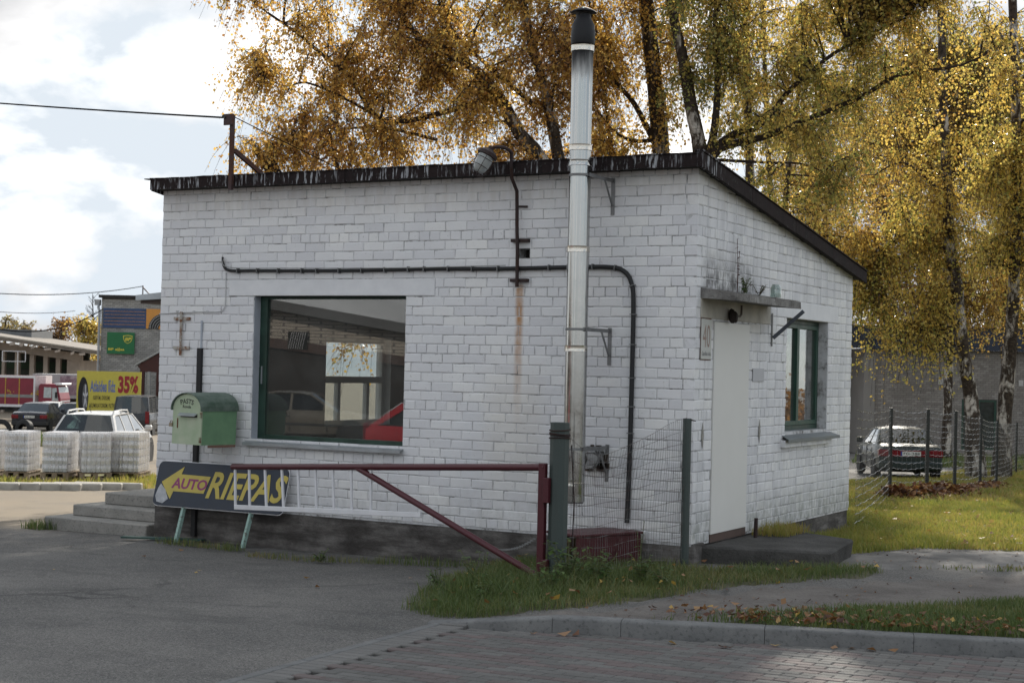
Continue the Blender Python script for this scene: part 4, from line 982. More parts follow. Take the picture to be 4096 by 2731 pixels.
def rrect(w, h, r, x0=0, y0=0, n=5):
    out = []
    for cx_, cy_, a in ((w-r, r, -90), (w-r, h-r, 0), (r, h-r, 90), (r, r, 180)):
        for i in range(n+1): t = R(a+90*i/n); out.append((x0+cx_+r*math.cos(t), y0+cy_+r*math.sin(t)))
    return out
MB().prism(rrect(SWd, SHt, .07), -.02, -.001, Ms).build('board', M_SIGN, sg)
MB().prism(rrect(SWd+.02, SHt+.02, .075, -.01, -.01), -.024, -.0205, Ms).build('frame', M_WHITEP, sg)
sc_ = SWd/1500                                                        # units: pixels of the zoomed photograph
def sp(x, y): return ((x-190)*sc_*.955+.02, SHt-(y-(272+(x-330)*.055))*SHt/545)
arrow = [(245, 525), (497, 336), (474, 430), (838, 458), (785, 664), (410, 640), (383, 738)]
MB().prism([sp(*p) for p in arrow][::-1], 0, .0025, Ms).build('arrow', M_YEL, sg)
MB().prism([sp(*p) for p in [(240, 545), (310, 625), (360, 735), (300, 790), (225, 770), (195, 700), (215, 600)]][::-1], 0, .002, Ms).build('bare_corner', M_BARE, sg)
a0 = sp(375, 602); a1 = sp(805, 500)
text('lettering', 'AUTO', Ms @ Matrix.Translation((a0[0], a0[1]-.0, .003)) @ Matrix.Rotation(R(-.5), 4, 'Z'), .52, .125, M_MAG, sg, .001, shear=.15, bold=.03)
r0 = sp(815, 722)
text('lettering', 'RIEPAS', Ms @ Matrix.Translation((r0[0], r0[1], .001)) @ Matrix.Rotation(R(.3), 4, 'Z'), 1.12, .315, M_YEL, sg, .002, shear=.32, bold=.022)
for a, c in (((-6.19, -.13, .08), (-6.205, -.275, -.42)), ((-5.215, -.13, .08), (-5.245, -.275, -.42))): MB().bar(a, c, .035, .045).build('leg', M_MINT, sg)
tag(MB().hexa([(-6.95, -.30, -.405), (-6.0, .0, -.40), (-5.98, -.10, -.40), (-6.9, -.42, -.405), (-6.95, -.30, -.385), (-6.0, .0, -.38), (-5.98, -.10, -.38), (-6.9, -.42, -.385)]).build('loose_plank', plain('green_plank', (.03, .065, .055), .7, var=.3), org=(-6.4, -.2, -.4)), 'loose green plank lying at the foot of the leaning sign', 'plank')
# ------------------------------------------------------------------ the yard and everything beyond; u = metres right of the lens axis, d = metres away
MC = frame((CAM[0], CAM[1], 0), (RH[0], RH[1], 0), (FH[0], FH[1], 0), (0, 0, 1))
def uv(px, d): return (px-2048)/FPX*d
def zz(px, py, d): return CAM[2]+(1462+.0234*(px-2048)-py)/FPX*d
def wc(u, d, z=None):
    p = MC @ Vector((u, d, 0)); g = float(gz(p[0], p[1])); return np.array([p[0], p[1], g if z is None else z])
M_GBRICK = None
def greybrick(name, a, b, c):
    m, nt, o = newmat(name); v = pos(nt)
    rnd = mth(nt, 'FRACT', mth(nt, 'ADD', nd(nt, 'ShaderNodeNewGeometry').outputs['Random Per Island'], nd(nt, 'ShaderNodeObjectInfo').outputs['Random']))
    k = ramp(nt, rnd, [(0, a), (.6, b), (1, c)]); k = mixc(nt, ramp(nt, noise(nt, v, .8, 5), [(.4, 0), (.7, .35)]), k, tuple(x*.6 for x in a))
    princ(nt, o, k, .9, 0, bump(nt, noise(nt, v, 20, 4), .3, .01), .2); return m
M_GBR = greybrick('grey_lime_brick', (.27, .265, .255), (.33, .325, .31), (.40, .39, .37))
M_GBR2 = greybrick('warm_grey_brick', (.21, .19, .175), (.255, .235, .215), (.30, .28, .26))
M_GMORT = plain('dark_mortar', (.11, .105, .10), .95, var=.25, scale=4)
def facade(parent, u0, u1, d, z0, z1, holes, m, vis, ph=.0, cap=298):
    "bricks of a far wall facing the lens: the ones in view as parts, the others joined"
    L, H = .25, .1; lst = []
    for k in range(int((z1-z0)/H)):
        z = z0+k*H; s = u0+(0 if k % 2 else -L/2)
        while s < u1:
            a, b = max(s, u0), min(s+L, u1); s += L; segs = [(a, b)]
            for h0, h1, g0, g1 in holes:
                if z+.06 > g0 and z+.04 < g1: segs = [q for (p0, p1) in segs for q in ((p0, min(p1, h0)), (max(p0, h1), p1)) if q[1]-q[0] > .03]
            for q in segs:
                if q[1]-q[0] < .05: continue
                px = 2048+FPX*(q[0]+q[1])/2/d; py = 1462+.0234*(px-2048)-(z-CAM[2])/d*FPX
                lst.append((not any(a0 < px < a1 and b0 < py < b1 for a0, a1, b0, b1 in vis), q[0], q[1], z))
    lst.sort(key=lambda q: q[0]); rest = MB()
    vs, fs = BV[0]; me = bpy.data.meshes.new('brick'); me.from_pydata(vs, [], fs); me.materials.append(m)
    rg = random.Random(3)
    for k, (nv, a, b, z) in enumerate(lst):
        M_ = MC @ Matrix.Translation(((a+b)/2, d+rg.uniform(-.004, .004), z+H/2)) @ Matrix.Diagonal(((b-a-.014)/.248, .9, (H-.014)/.089, 1))
        if not nv and k < cap:
            ob = link('brick', me, parent); ob.matrix_local = Matrix.Translation(-Vector(ORG[parent.name])) @ M_
        else: rest.add(vs, fs, 0, M_)
    if rest.v: rest.build('brickwork', m, parent, norm=False, kind='stuff')
def cb_(b, u0, u1, d0, d1, z0, z1, mi=0): return b.box(u0, u1, d0, d1, z0, z1, mi, MC)
def cpart(name, boxes, m, parent, bev=None):
    b = MB()
    for q in boxes: cb_(b, *q)
    return b.build(name, m, parent, bev=bev)

# --- two-storey grey brick building on the left
D1 = 88; u0 = uv(402, D1); u1 = u0+9.5; zt = zz(402, 1190, D1); zg = float(gz(*wc(u0, D1)[:2]))
lb = thing('brick_building', wc(u0+2, D1), 'grey brick two storey building with blue tyre banner behind the yellow billboard', 'building')
facade(lb, u0, u1, D1, zg-.1, zt, [], M_GBR, [(400, 640, 1180, 1490)])
cpart('wall', [(u0+.02, u1, D1+.012, D1+9, zg-.5, zt)], M_GMORT, lb)
cpart('roof', [(u0-.12, u1, D1-.18, D1+9.2, zt+.002, zt+.16)], M_ROOF, lb)
M_PIPE = plain('drain_pipe', (.30, .31, .32), .5, .5)
b_ = MB(); x = u0-.12
b_.tube([MC @ Vector(p) for p in ((x-.05, D1+.3, zt-.15), (x-.05, D1, zt-.55), (x+.06, D1-.12, zt-.75), (x+.06, D1-.12, zg))], .075, 8); b_.box(x-.30, x+.0, D1+.1, D1+.4, zt-.42, zt-.1, 0, MC); b_.build('drain_pipe', M_PIPE, lb)
M_BLUEB = plain('banner_blue', (.035, .065, .145), .6, var=.25, scale=2); M_ORB = plain('banner_orange', (.55, .25, .055), .6, var=.1); M_TYRE = plain('tyre_rubber', (.018, .018, .019), .8, var=.25, bmp=.3); M_TREAD = plain('printed_grey', (.28, .28, .28), .7)
zb0, zb1 = zz(500, 1312, D1), zz(500, 1233, D1); ux0, ux1, ux2 = uv(412, D1), uv(583, D1), uv(700, D1)
cpart('banner', [(ux0, ux1, D1-.06, D1-.03, zb0, zb1)], M_BLUEB, lb); cpart('banner', [(ux1+.01, ux2, D1-.06, D1-.03, zb0, zb1)], M_ORB, lb)
cpart('banner_line', [(ux0+.05, ux1-.05, D1-.066, D1-.061, zb0+(zb1-zb0)*k/6, zb0+(zb1-zb0)*k/6+.018) for k in range(1, 6)], M_ORB, lb)
Mt_ = MC @ frame((uv(655, D1), D1-.066, zb0+.0), (1, 0, 0), (0, 0, 1), (0, -1, 0))
def arcband(r0, r1, a0, a1, n=14): return [(r0*math.cos(t), r0*math.sin(t)) for t in np.linspace(R(a0), R(a1), n)]+[(r1*math.cos(t), r1*math.sin(t)) for t in np.linspace(R(a1), R(a0), n)]
MB().prism(arcband(.30, .86, 88, 180), 0, .004, Mt_).build('tyre_print', M_TYRE, lb)
b_ = MB()
for k in range(4): b_.prism(arcband(.36+k*.13, .39+k*.13, 90, 180), .0045, .006, Mt_)
for k in range(12): b_.prism(arcband(.76, .86, 93+k*7.2, 95.5+k*7.2, 3), .0045, .006, Mt_)
b_.build('tread_print', M_TREAD, lb)
gs = thing('oil_sign', wc(uv(487, D1), D1-.15, zz(487, 1415, D1)), 'green BP oil sign with yellow shield on the grey brick wall', 'sign')
M_SGREEN = plain('sign_green', (.012, .13, .045), .45, var=.08, bmp=0); M_SYEL = plain('sign_yellow_print', (.62, .52, .06), .5, bmp=0)
su0, su1, sz0, sz1 = uv(432, D1), uv(541, D1), zz(487, 1415, D1), zz(487, 1329, D1)
cpart('panel', [(su0, su1, D1-.2, D1-.08, sz0, sz1)], M_SGREEN, gs)
Msg = MC @ frame((su0, D1-.203, sz0), (1, 0, 0), (0, 0, 1), (0, -1, 0)); w_ = su1-su0; h_ = sz1-sz0
sh_ = [(-.5, .42), (-.25, .46), (0, .5), (.25, .46), (.5, .42), (.47, .0), (.33, -.3), (0, -.5), (-.33, -.3), (-.47, 0)]
sx0, sy0 = w_*.76, h_*.68
for k, m in ((1, M_SYEL), (.86, M_SGREEN)): MB().prism([(sx0+x*w_*.34*k, sy0+y*h_*.40*k) for x, y in sh_][::-1], 0, .004 if k == 1 else .006, Msg).build('shield', m, gs)
text('lettering', 'BP', Msg @ Matrix.Translation((sx0-w_*.105, sy0-h_*.07, .004)), w_*.23, h_*.16, M_SYEL, gs, .004, shear=.2, bold=.04)
text('lettering', 'BP eļļas', Msg @ Matrix.Translation((w_*.06, h_*.12, .002)), w_*.58, h_*.15, M_SYEL, gs, .004, bold=.03)
# porch roof and red-brown porch in front of it
D1b = 82
ph = thing('porch', wc(uv(600, D1b), D1b), 'dark red brown porch with sloping sheet roof at the corner of the grey brick building', 'porch')
pa = (uv(543, D1b), zz(543, 1462, D1b)); pb = (uv(640, D1b), zz(640, 1408, D1b)); pc = (uv(740, D1b), zz(740, 1468, D1b)); zg2 = float(gz(*wc(pa[0], D1b)[:2]))
b_ = MB()
for (xa, za), (xb, zb) in ((pa, pb), (pb, pc)): b_.hexa([(xa, D1b, za), (xb, D1b, zb), (xb, D1b+5, zb), (xa, D1b+5, za), (xa, D1b, za+.1), (xb, D1b, zb+.1), (xb, D1b+5, zb+.1), (xa, D1b+5, za+.1)], 0, MC)
b_.build('roof', M_PIPE, ph)
M_PORCH = plain('porch_red', (.05, .016, .015), .7, var=.3)
MB().prism([(pa[0]+.1, pa[1]-.02), (pa[0]+.4, pa[1]-.32), (pc[0]-.4, pc[1]-.3), (pc[0]-.1, pc[1]-.02), (pb[0], pb[1]-.02)], 0, .06, MC @ frame((0, D1b+.15, 0), (1, 0, 0), (0, 0, 1), (0, -1, 0))).build('gable', M_PORCH, ph)
for q in (.25, 1.1): cpart('post', [(pa[0]+q, pa[0]+q+.22, D1b+.1, D1b+.3, zg2-.2, pa[1]+.2)], M_PORCH, ph)
cpart('wall', [(pa[0]+.7, pc[0], D1b+2.2, D1b+2.5, zg2-.2, pa[1]+.1)], plain('porch_dark_wall', (.07, .065, .06), .9), ph)
b_ = MB(); b_.tube([MC @ Vector(p) for p in ((pa[0]+.75, D1b+.0, pa[1]-.3), (pa[0]+.75, D1b+.0, zg2))], .09, 8); b_.build('drain_pipe', M_PIPE, ph)
tm = thing('roof_mast', wc(uv(549, D1), D1, zt), 'small brown service mast on the grey brick building', 'mast')
cpart('post', [(uv(547, D1), uv(551, D1), D1+1, D1+1.06, zt, zz(549, 1138, D1))], M_MAST, tm)
MB().bar(MC @ Vector((uv(550, D1), D1+1, zz(549, 1146, D1))), MC @ Vector((uv(590, D1), D1+1, zt+.1)), .06, .06).build('brace', M_MAST, tm)
wire('overhead_wire', at(-200, 1157, 70), MC @ Vector((uv(547, D1), D1+1, zz(549, 1141, D1))), .35, .022, 'far wire running to the mast of the grey brick building')
wire('overhead_wire', at(-200, 1262, 60), at(412, 1236, 87), .9, .03, 'black sagging cable from the left to the corner of the grey brick building')
wire('overhead_wire', at(-200, 1225, 90), at(300, 1243, 140), .3, .022, 'faint far wire crossing the pale sky over the long shed')

# --- yellow billboard
D2 = 79; bbd = thing('billboard', wc(uv(440, D2), D2), 'yellow tyre discount billboard reading Atlaides līdz 35%', 'billboard')
bu0, bu1, bz0, bz1 = uv(312, D2), uv(569, D2), zz(440, 1668, D2), zz(440, 1485, D2); BWd = bu1-bu0; BHt = bz1-bz0
M_BYEL = plain('billboard_yellow', (.50, .43, .07), .5, var=.06, bmp=0); M_BBLUE = plain('print_blue', (.13, .17, .34), .6, bmp=0); M_BRED = plain('print_red', (.28, .02, .03), .6, bmp=0); M_BOR = plain('print_orange', (.45, .17, .04), .6, bmp=0); M_BBLK = plain('print_black', (.06, .05, .02), .6, bmp=0)
cpart('panel', [(bu0, bu1, D2, D2+.08, bz0, bz1)], M_BYEL, bbd)
zgb = float(gz(*wc(bu0, D2)[:2]))
for q in (.3, BWd-.3): cpart('post', [(bu0+q-.06, bu0+q+.06, D2+.09, D2+.2, zgb-.2, bz1-.1)], M_PIPE, bbd)
Mb = MC @ frame((bu0, D2-.003, bz0), (1, 0, 0), (0, 0, 1), (0, -1, 0))
def bt(s, x0, x1, y0, y1, m, **k): text('lettering', s, Mb @ Matrix.Translation((BWd*x0, BHt*y0, 0)), BWd*(x1-x0), BHt*(y1-y0), m, bbd, .004, **k)
bt('Atlaides līdz', .21, .605, .545, .81, M_BBLUE, bold=.03); bt('35%', .645, .96, .53, .91, M_BRED, bold=.05)
bt('RIEPĀM, DISKIEM,', .265, .525, .36, .495, M_BBLK, bold=.01); bt('AKUMULATORIEM, FILTRIEM', .20, .64, .19, .30, M_BBLK, bold=.01); bt('Jaunas riepas no 16.80 Ls', .205, .64, .04, .135, M_BOR, bold=.02)
def ell(cx_, cy_, rx, ry, n=28): return [(cx_+rx*math.cos(t), cy_+ry*math.sin(t)) for t in np.linspace(0, 2*math.pi, n, endpoint=False)]
MB().prism(ell(BWd*.105, BHt*.44, BWd*.082, BHt*.43), 0, .003, Mb).build('tyre_print', M_TYRE, bbd)
MB().prism(ell(BWd*.135, BHt*.43, BWd*.042, BHt*.30), .0032, .005, Mb).build('rim_print', plain('print_dark_grey', (.10, .10, .105), .6, bmp=0), bbd)
b_ = MB()
for k in range(5):
    t = R(90+72*k); c0 = np.array([BWd*.140, BHt*.43]); e0 = c0+np.array([BWd*.036*math.cos(t), BHt*.27*math.sin(t)]); nn = np.array([-math.sin(t)*BWd*.008, math.cos(t)*BHt*.03])
    b_.prism([tuple(c0-nn), tuple(e0-nn), tuple(e0+nn), tuple(c0+nn)], .0052, .007, Mb)
b_.build('spoke_print', plain('print_silver', (.5, .5, .52), .5, bmp=0), bbd)

# --- long shed with columns, far left
D3 = 125
shd = thing('column_shed', wc(uv(100, D3), D3), 'long pale shed with open columned front and sagging flat roof behind the red truck', 'building')
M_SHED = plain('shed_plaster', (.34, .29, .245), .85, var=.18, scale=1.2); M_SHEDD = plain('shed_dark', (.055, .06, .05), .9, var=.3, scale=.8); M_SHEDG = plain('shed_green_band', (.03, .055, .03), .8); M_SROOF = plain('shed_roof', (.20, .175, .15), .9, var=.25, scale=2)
def shq(px0, py0, px1, py1, d, dd, up, m, name):
    a = (uv(px0, d), zz(px0, py0, d)); c = (uv(px1, d), zz(px1, py1, d))
    return MB().hexa([(a[0], d, a[1]), (c[0], d, c[1]), (c[0], d+dd, c[1]), (a[0], d+dd, a[1]), (a[0], d, a[1]+up), (c[0], d, c[1]+up), (c[0], d+dd, c[1]+up), (a[0], d+dd, a[1]+up)], 0, MC).build(name, m, shd)
shq(-260, 1322, 404, 1420, D3-2.5, 15, .34, M_SROOF, 'roof'); shq(-260, 1312, 404, 1409, D3-2.6, 3.5, .12, plain('roof_lip', (.26, .235, .20), .9), 'roof_edge')
zgs = -3.6
rg = random.Random(12)
for i in range(9):
    px = -60+i*48+rg.uniform(-8, 8); shq(px, 1372+px*.148+rg.uniform(0, 6), px+rg.uniform(12, 30), 1373+px*.148, D3-2.62, .05, .16+rg.uniform(0, .1), M_SHED, 'roof_patch')
shq(-260, 1362, 330, 1446, D3-.3, .4, .62, M_SHED, 'beam')
for px, w in ((-40, 12), (10, 11), (62, 17), (121, 18), (176, 17), (226, 17), (271, 13)):
    cpart('column', [(uv(px, D3), uv(px+w, D3), D3, D3+.5, zgs, zz(px, 1392+px*.142, D3))], M_SHED, shd)
cpart('end_wall', [(uv(284, D3), uv(324, D3), D3-.05, D3+12, zgs, zz(300, 1441, D3))], M_SHED, shd)
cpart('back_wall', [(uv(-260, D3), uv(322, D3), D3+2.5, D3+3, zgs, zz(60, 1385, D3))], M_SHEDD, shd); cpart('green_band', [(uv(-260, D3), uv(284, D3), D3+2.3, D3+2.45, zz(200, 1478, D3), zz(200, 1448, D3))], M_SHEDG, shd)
cpart('roof_box', [(uv(-200, D3+6), uv(126, D3+6), D3+6, D3+12, zz(60, 1362, D3+6), zz(60, 1317, D3+6))], plain('grey_felt_box', (.16, .165, .17), .9, var=.2, scale=2), shd)
b_ = MB(); fz0, fz1, fu0, fu1 = zz(60, 1446, D3-3), zz(60, 1403, D3-3), uv(10, D3-3), uv(105, D3-3)
for q in ((fu0, fu1, fz1-.05, fz1), (fu0, fu1, fz0, fz0+.05), (fu0, fu0+.05, fz0, fz1), (fu1-.05, fu1, fz0, fz1), (fu0+1.2, fu0+1.25, fz0-2.5, fz1)): b_.box(q[0], q[1], D3-3, D3-2.95, q[2], q[3], 0, MC)
tag(b_.build('sign_frame', M_WHITEP, org=wc(uv(60, D3-3), D3-3)), 'empty white sign frame standing before the columned shed', 'frame')

# --- red truck and print trailer
M_TRED = plain('truck_red', (.20, .022, .04), .45, var=.15, scale=1.5, bmp=0); M_TYELL = plain('truck_yellow_lines', (.42, .27, .04), .6, bmp=0); M_TGREY = plain('truck_grey', (.22, .22, .22), .6); M_BLACK = plain('underframe_black', (.015, .015, .015), .7); M_CARGL = glassmat('car_glass', (.30, .35, .35), 1.6, .02)
M_RIM = plain('wheel_silver', (.45, .45, .46), .35, .7, bmp=0); M_CHROME = plain('bright_trim', (.6, .6, .6), .2, .9, bmp=0)
def wheel(parent, M, r=.31, w=.19):
    Mw = M @ Matrix(((1, 0, 0, 0), (0, 0, 1, 0), (0, -1, 0, 0), (0, 0, 0, 1)))
    wo = MB().lathe([(r*.62, -w/2), (r*.93, -w/2), (r, -w*.36), (r, w*.36), (r*.93, w/2), (r*.62, w/2), (r*.6, 0)], 22, Mw, 0, True).build('wheel', M_TYRE, parent, smooth=35)
    b = MB().lathe([(0, -w*.40), (r*.2, -w*.42), (r*.55, -w*.34), (r*.63, -w*.46), (r*.63, w*.46), (r*.55, w*.34), (r*.2, w*.42), (0, w*.40)], 18, Mw)
    for k in range(5):
        t = 2*math.pi*k/5
        for s in (-1, 1): b.box(-.03, .03, r*.15, r*.6, s*w*.36-.012, s*w*.36+.012, 0, Mw @ Matrix.Rotation(t, 4, 'Z'))
    b.build('rim', M_RIM, wo, smooth=35)
D4 = 104; gT = float(gz(*wc(uv(60, D4), D4)[:2])); Mt4 = MC @ Matrix.Translation((uv(0, D4), D4, gT))
tk = thing('red_truck', wc(uv(80, D4), D4), 'red box truck with white edged body and red cab standing before the long shed', 'truck')
H4 = zz(160, 1503, D4)-gT; xl, xr_ = -3.2, uv(171, D4)-uv(0, D4); xs = uv(146, D4)-uv(0, D4)
def tb(name, boxes, m, bev=None, par=None):
    b = MB()
    for q in boxes: b.box(*q, 0, Mt4)
    return b.build(name, m, par or tk, bev=bev)
tb('box_body', [(xl, xs, 0, 2.4, 1.05, H4-.02)], M_TRED)
tb('edge_rail', [(xl, xs+.01, -.03, -.002, H4-.16, H4), (xs-.1, xs+.01, -.03, -.002, 1.05, H4-.16), (xl, xs, -.03, -.002, .95, 1.12)], M_WHITEP)
b_ = MB(); b_.hexa([(xs+.012, 0, .95), (xr_, .95, .95), (xr_, 2.4, .95), (xs+.012, 2.4, .95), (xs+.012, 0, H4), (xr_, .95, H4), (xr_, 2.4, H4), (xs+.012, 2.4, H4)], 0, Mt4); b_.build('front_wall', plain('truck_white', (.62, .56, .55), .6), tk)
tb('stripe', [(xl, xs-.12, -.012, -.003, H4*.56-.12, H4*.56+.08)], M_TGREY)
tb('panel_seam', [(x-.03, x+.03, -.02, -.004, 1.12, H4-.17) for x in (-2.2, -.6, uv(28, D4)-uv(0, D4), uv(83, D4)-uv(0, D4))], M_TYELL)
b_ = MB(); rg = random.Random(21)
for i in range(16):
    x = (uv(30, D4) if i < 9 else uv(128, D4))-uv(0, D4)+rg.uniform(0, .55); z = 1.7+rg.uniform(0, .35); b_.box(x, x+rg.uniform(.05, .16), -.009, -.003, z, z+rg.uniform(.03, .12), 0, Mt4)
b_.build('faded_print', M_TYELL, tk, kind='stuff')
tb('underframe', [(xl, xr_+1.4, .25, 2.2, .72, 1.04), (xl+1, xl+2, .0, .4, .45, .9), (1.0, 1.8, .0, .4, .40, .9)], M_BLACK)
cx0, cx1 = uv(163, D4)-uv(0, D4), uv(250, D4)-uv(0, D4); hc = zz(200, 1535, D4)-gT
cab = MB().prism([(cx0, .7), (cx1, .7), (cx1+.02, 1.55), (cx1-.16, hc-.25), (cx1-.35, hc), (cx0+.12, hc), (cx0, hc-.12)], -.15, 2.15, Mt4 @ Matrix(((1, 0, 0, 0), (0, 0, 1, 0), (0, 1, 0, 0), (0, 0, 0, 1)))).build('cab', M_TRED, tk, bev=.03)
Mcs = Mt4 @ frame((0, -.152, 0), (1, 0, 0), (0, 0, 1), (0, -1, 0))
MB().prism([(cx0+.34, 1.6), (cx0+.85, 1.6), (cx0+.85, hc-.22), (cx0+.36, hc-.22)], 0, .01, Mcs).build('window', plain('bright_cab_glass', (.42, .47, .48), .1, bmp=0), cab)
MB().prism([(cx0+.90, 1.42), (cx1-.12, 1.42), (cx1-.26, hc-.25), (cx0+.90, hc-.25)], 0, .01, Mcs).build('window', MATS['bright_cab_glass'], cab)
tb('mirror', [(cx1-.30, cx1-.2, -.32, -.18, 1.6, 2.0)], M_BLACK)
tb('sun_visor', [(cx1-.42, cx1+.1, -.1, 2.1, hc-.08, hc+.06)], M_WHITEP, .03)
b_ = MB(); b_.hexa([(cx1+.022, -.1, 1.35), (cx1+.026, -.1, 1.35), (cx1+.026, 2.1, 1.35), (cx1+.022, 2.1, 1.35), (cx1-.15, -.1, hc-.2), (cx1-.146, -.1, hc-.2), (cx1-.146, 2.1, hc-.2), (cx1-.15, 2.1, hc-.2)], 0, Mt4); b_.build('windscreen', MATS['bright_cab_glass'], tk)
for x in (-2.2, 2.0, cx1-.7):
    for y in (.12, 2.1): wheel(tk, Mt4 @ Matrix.Translation((x, y, .46)), .46, .28)
D5 = 112; tr = thing('print_trailer', wc(uv(260, D5), D5), 'grey box trailer printed with grill lettering and purple smoke behind the white hatchback', 'trailer')
g5 = float(gz(*wc(uv(260, D5), D5)[:2])); zt5 = zz(230, 1496, D5); z05 = zz(230, 1592, D5)
m, nt, o = newmat('trailer_print'); v = pos(nt); k = ramp(nt, noise(nt, v, 1.1, 7, .6, .8), [(.35, (.10, .07, .09)), (.5, (.22, .15, .18)), (.62, (.40, .36, .38)), (.75, (.16, .07, .09))])
princ(nt, o, k, .5)
cpart('box_body', [(uv(135, D5), uv(420, D5), D5, D5+2.5, z05, zt5)], plain('trailer_grey', (.33, .33, .34), .55, var=.06), tr); cpart('smoke_print', [(uv(246, D5), uv(400, D5), D5-.02, D5-.004, z05+.25, zt5-.1)], m, tr)
cpart('underframe', [(uv(150, D5), uv(410, D5), D5+.2, D5+2.2, z05-.5, z05-.02)], M_BLACK, tr)
text('lettering', 'grill', MC @ frame((uv(163, D5), D5-.01, zz(180, 1536, D5)), (1, 0, 0), (0, 0, 1), (0, -1, 0)), uv(192, D5)-uv(163, D5), .36, M_INK, tr, .002, bold=.03)
text('lettering', 'master', MC @ frame((uv(194, D5), D5-.01, zz(205, 1534, D5)), (1, 0, 0), (0, 0, 1), (0, -1, 0)), uv(222, D5)-uv(194, D5), .13, M_INK, tr, .002)
for px in (200, 225, 380): wheel(tr, MC @ Matrix.Translation((uv(px, D5), D5+.3, g5+.45)), .46, .3)

# ------------------------------------------------------------------ cars
def paintm(name, col, metal=.35, rough=.28): return plain(name, col, rough, metal, var=.05, scale=2, bmp=0, coat=.25)
M_RED = plain('tail_light_red', (.16, .008, .014), .2, bmp=0); M_AMB = plain('indicator_amber', (.45, .14, .02), .25, bmp=0); M_LAMP = plain('headlamp_glass', (.5, .52, .52), .12, .2, bmp=0); M_PLATE = plain('plate_white', (.62, .62, .58), .5, bmp=0); M_EU = plain('plate_blue', (.02, .05, .25), .5, bmp=0)
M_SEAT = plain('dark_seat', (.03, .03, .032), .9); M_PLAST = plain('black_trim', (.02, .02, .021), .6, bmp=0)
KIND = {
 'sedan': dict(L=4.55, W=1.72, H=1.40, zs=.90, st=[(-2.27, .42, .72, .74), (-2.24, .34, .90, .82), (-1.95, .24, .955, .855), (-1.55, .22, .95, .86), (-.5, .20, .91, .86), (.6, .20, .89, .86), (1.0, .22, .88, .85), (1.7, .24, .80, .83), (2.1, .30, .70, .76), (2.26, .38, .58, .66)],
      xb=-1.62, xr=-.85, xf=.30, xc=1.05, xB=-.15, rear='boot'),
 'estate': dict(L=4.6, W=1.70, H=1.44, zs=.92, st=[(-2.28, .42, .70, .76), (-2.25, .34, .92, .83), (-1.9, .24, .94, .85), (-.5, .20, .92, .85), (.6, .20, .90, .85), (1.0, .22, .88, .84), (1.7, .24, .80, .82), (2.1, .30, .70, .75), (2.28, .38, .58, .66)],
      xb=-2.22, xr=-1.80, xf=.25, xc=1.02, xB=-.15, rear='tail'),
 'hatch': dict(L=3.9, W=1.66, H=1.42, zs=.92, st=[(-1.93, .42, .70, .74), (-1.90, .34, .92, .81), (-1.6, .24, .94, .83), (-.4, .20, .92, .83), (.5, .20, .90, .83), (.85, .22, .88, .82), (1.4, .24, .80, .80), (1.75, .30, .70, .74), (1.93, .38, .58, .64)],
      xb=-1.88, xr=-1.25, xf=.15, xc=.9, xB=-.2, rear='tail'),
 'van': dict(L=4.3, W=1.74, H=1.86, zs=1.06, st=[(-2.13, .42, .80, .80), (-2.10, .34, 1.06, .85), (-1.8, .24, 1.07, .87), (-.4, .22, 1.06, .87), (.7, .22, 1.04, .87), (1.15, .24, 1.02, .86), (1.75, .26, .88, .83), (2.0, .32, .76, .76), (2.12, .4, .62, .68)],
      xb=-2.10, xr=-1.98, xf=.55, xc=1.25, xB=-.2, rear='tail'),
}
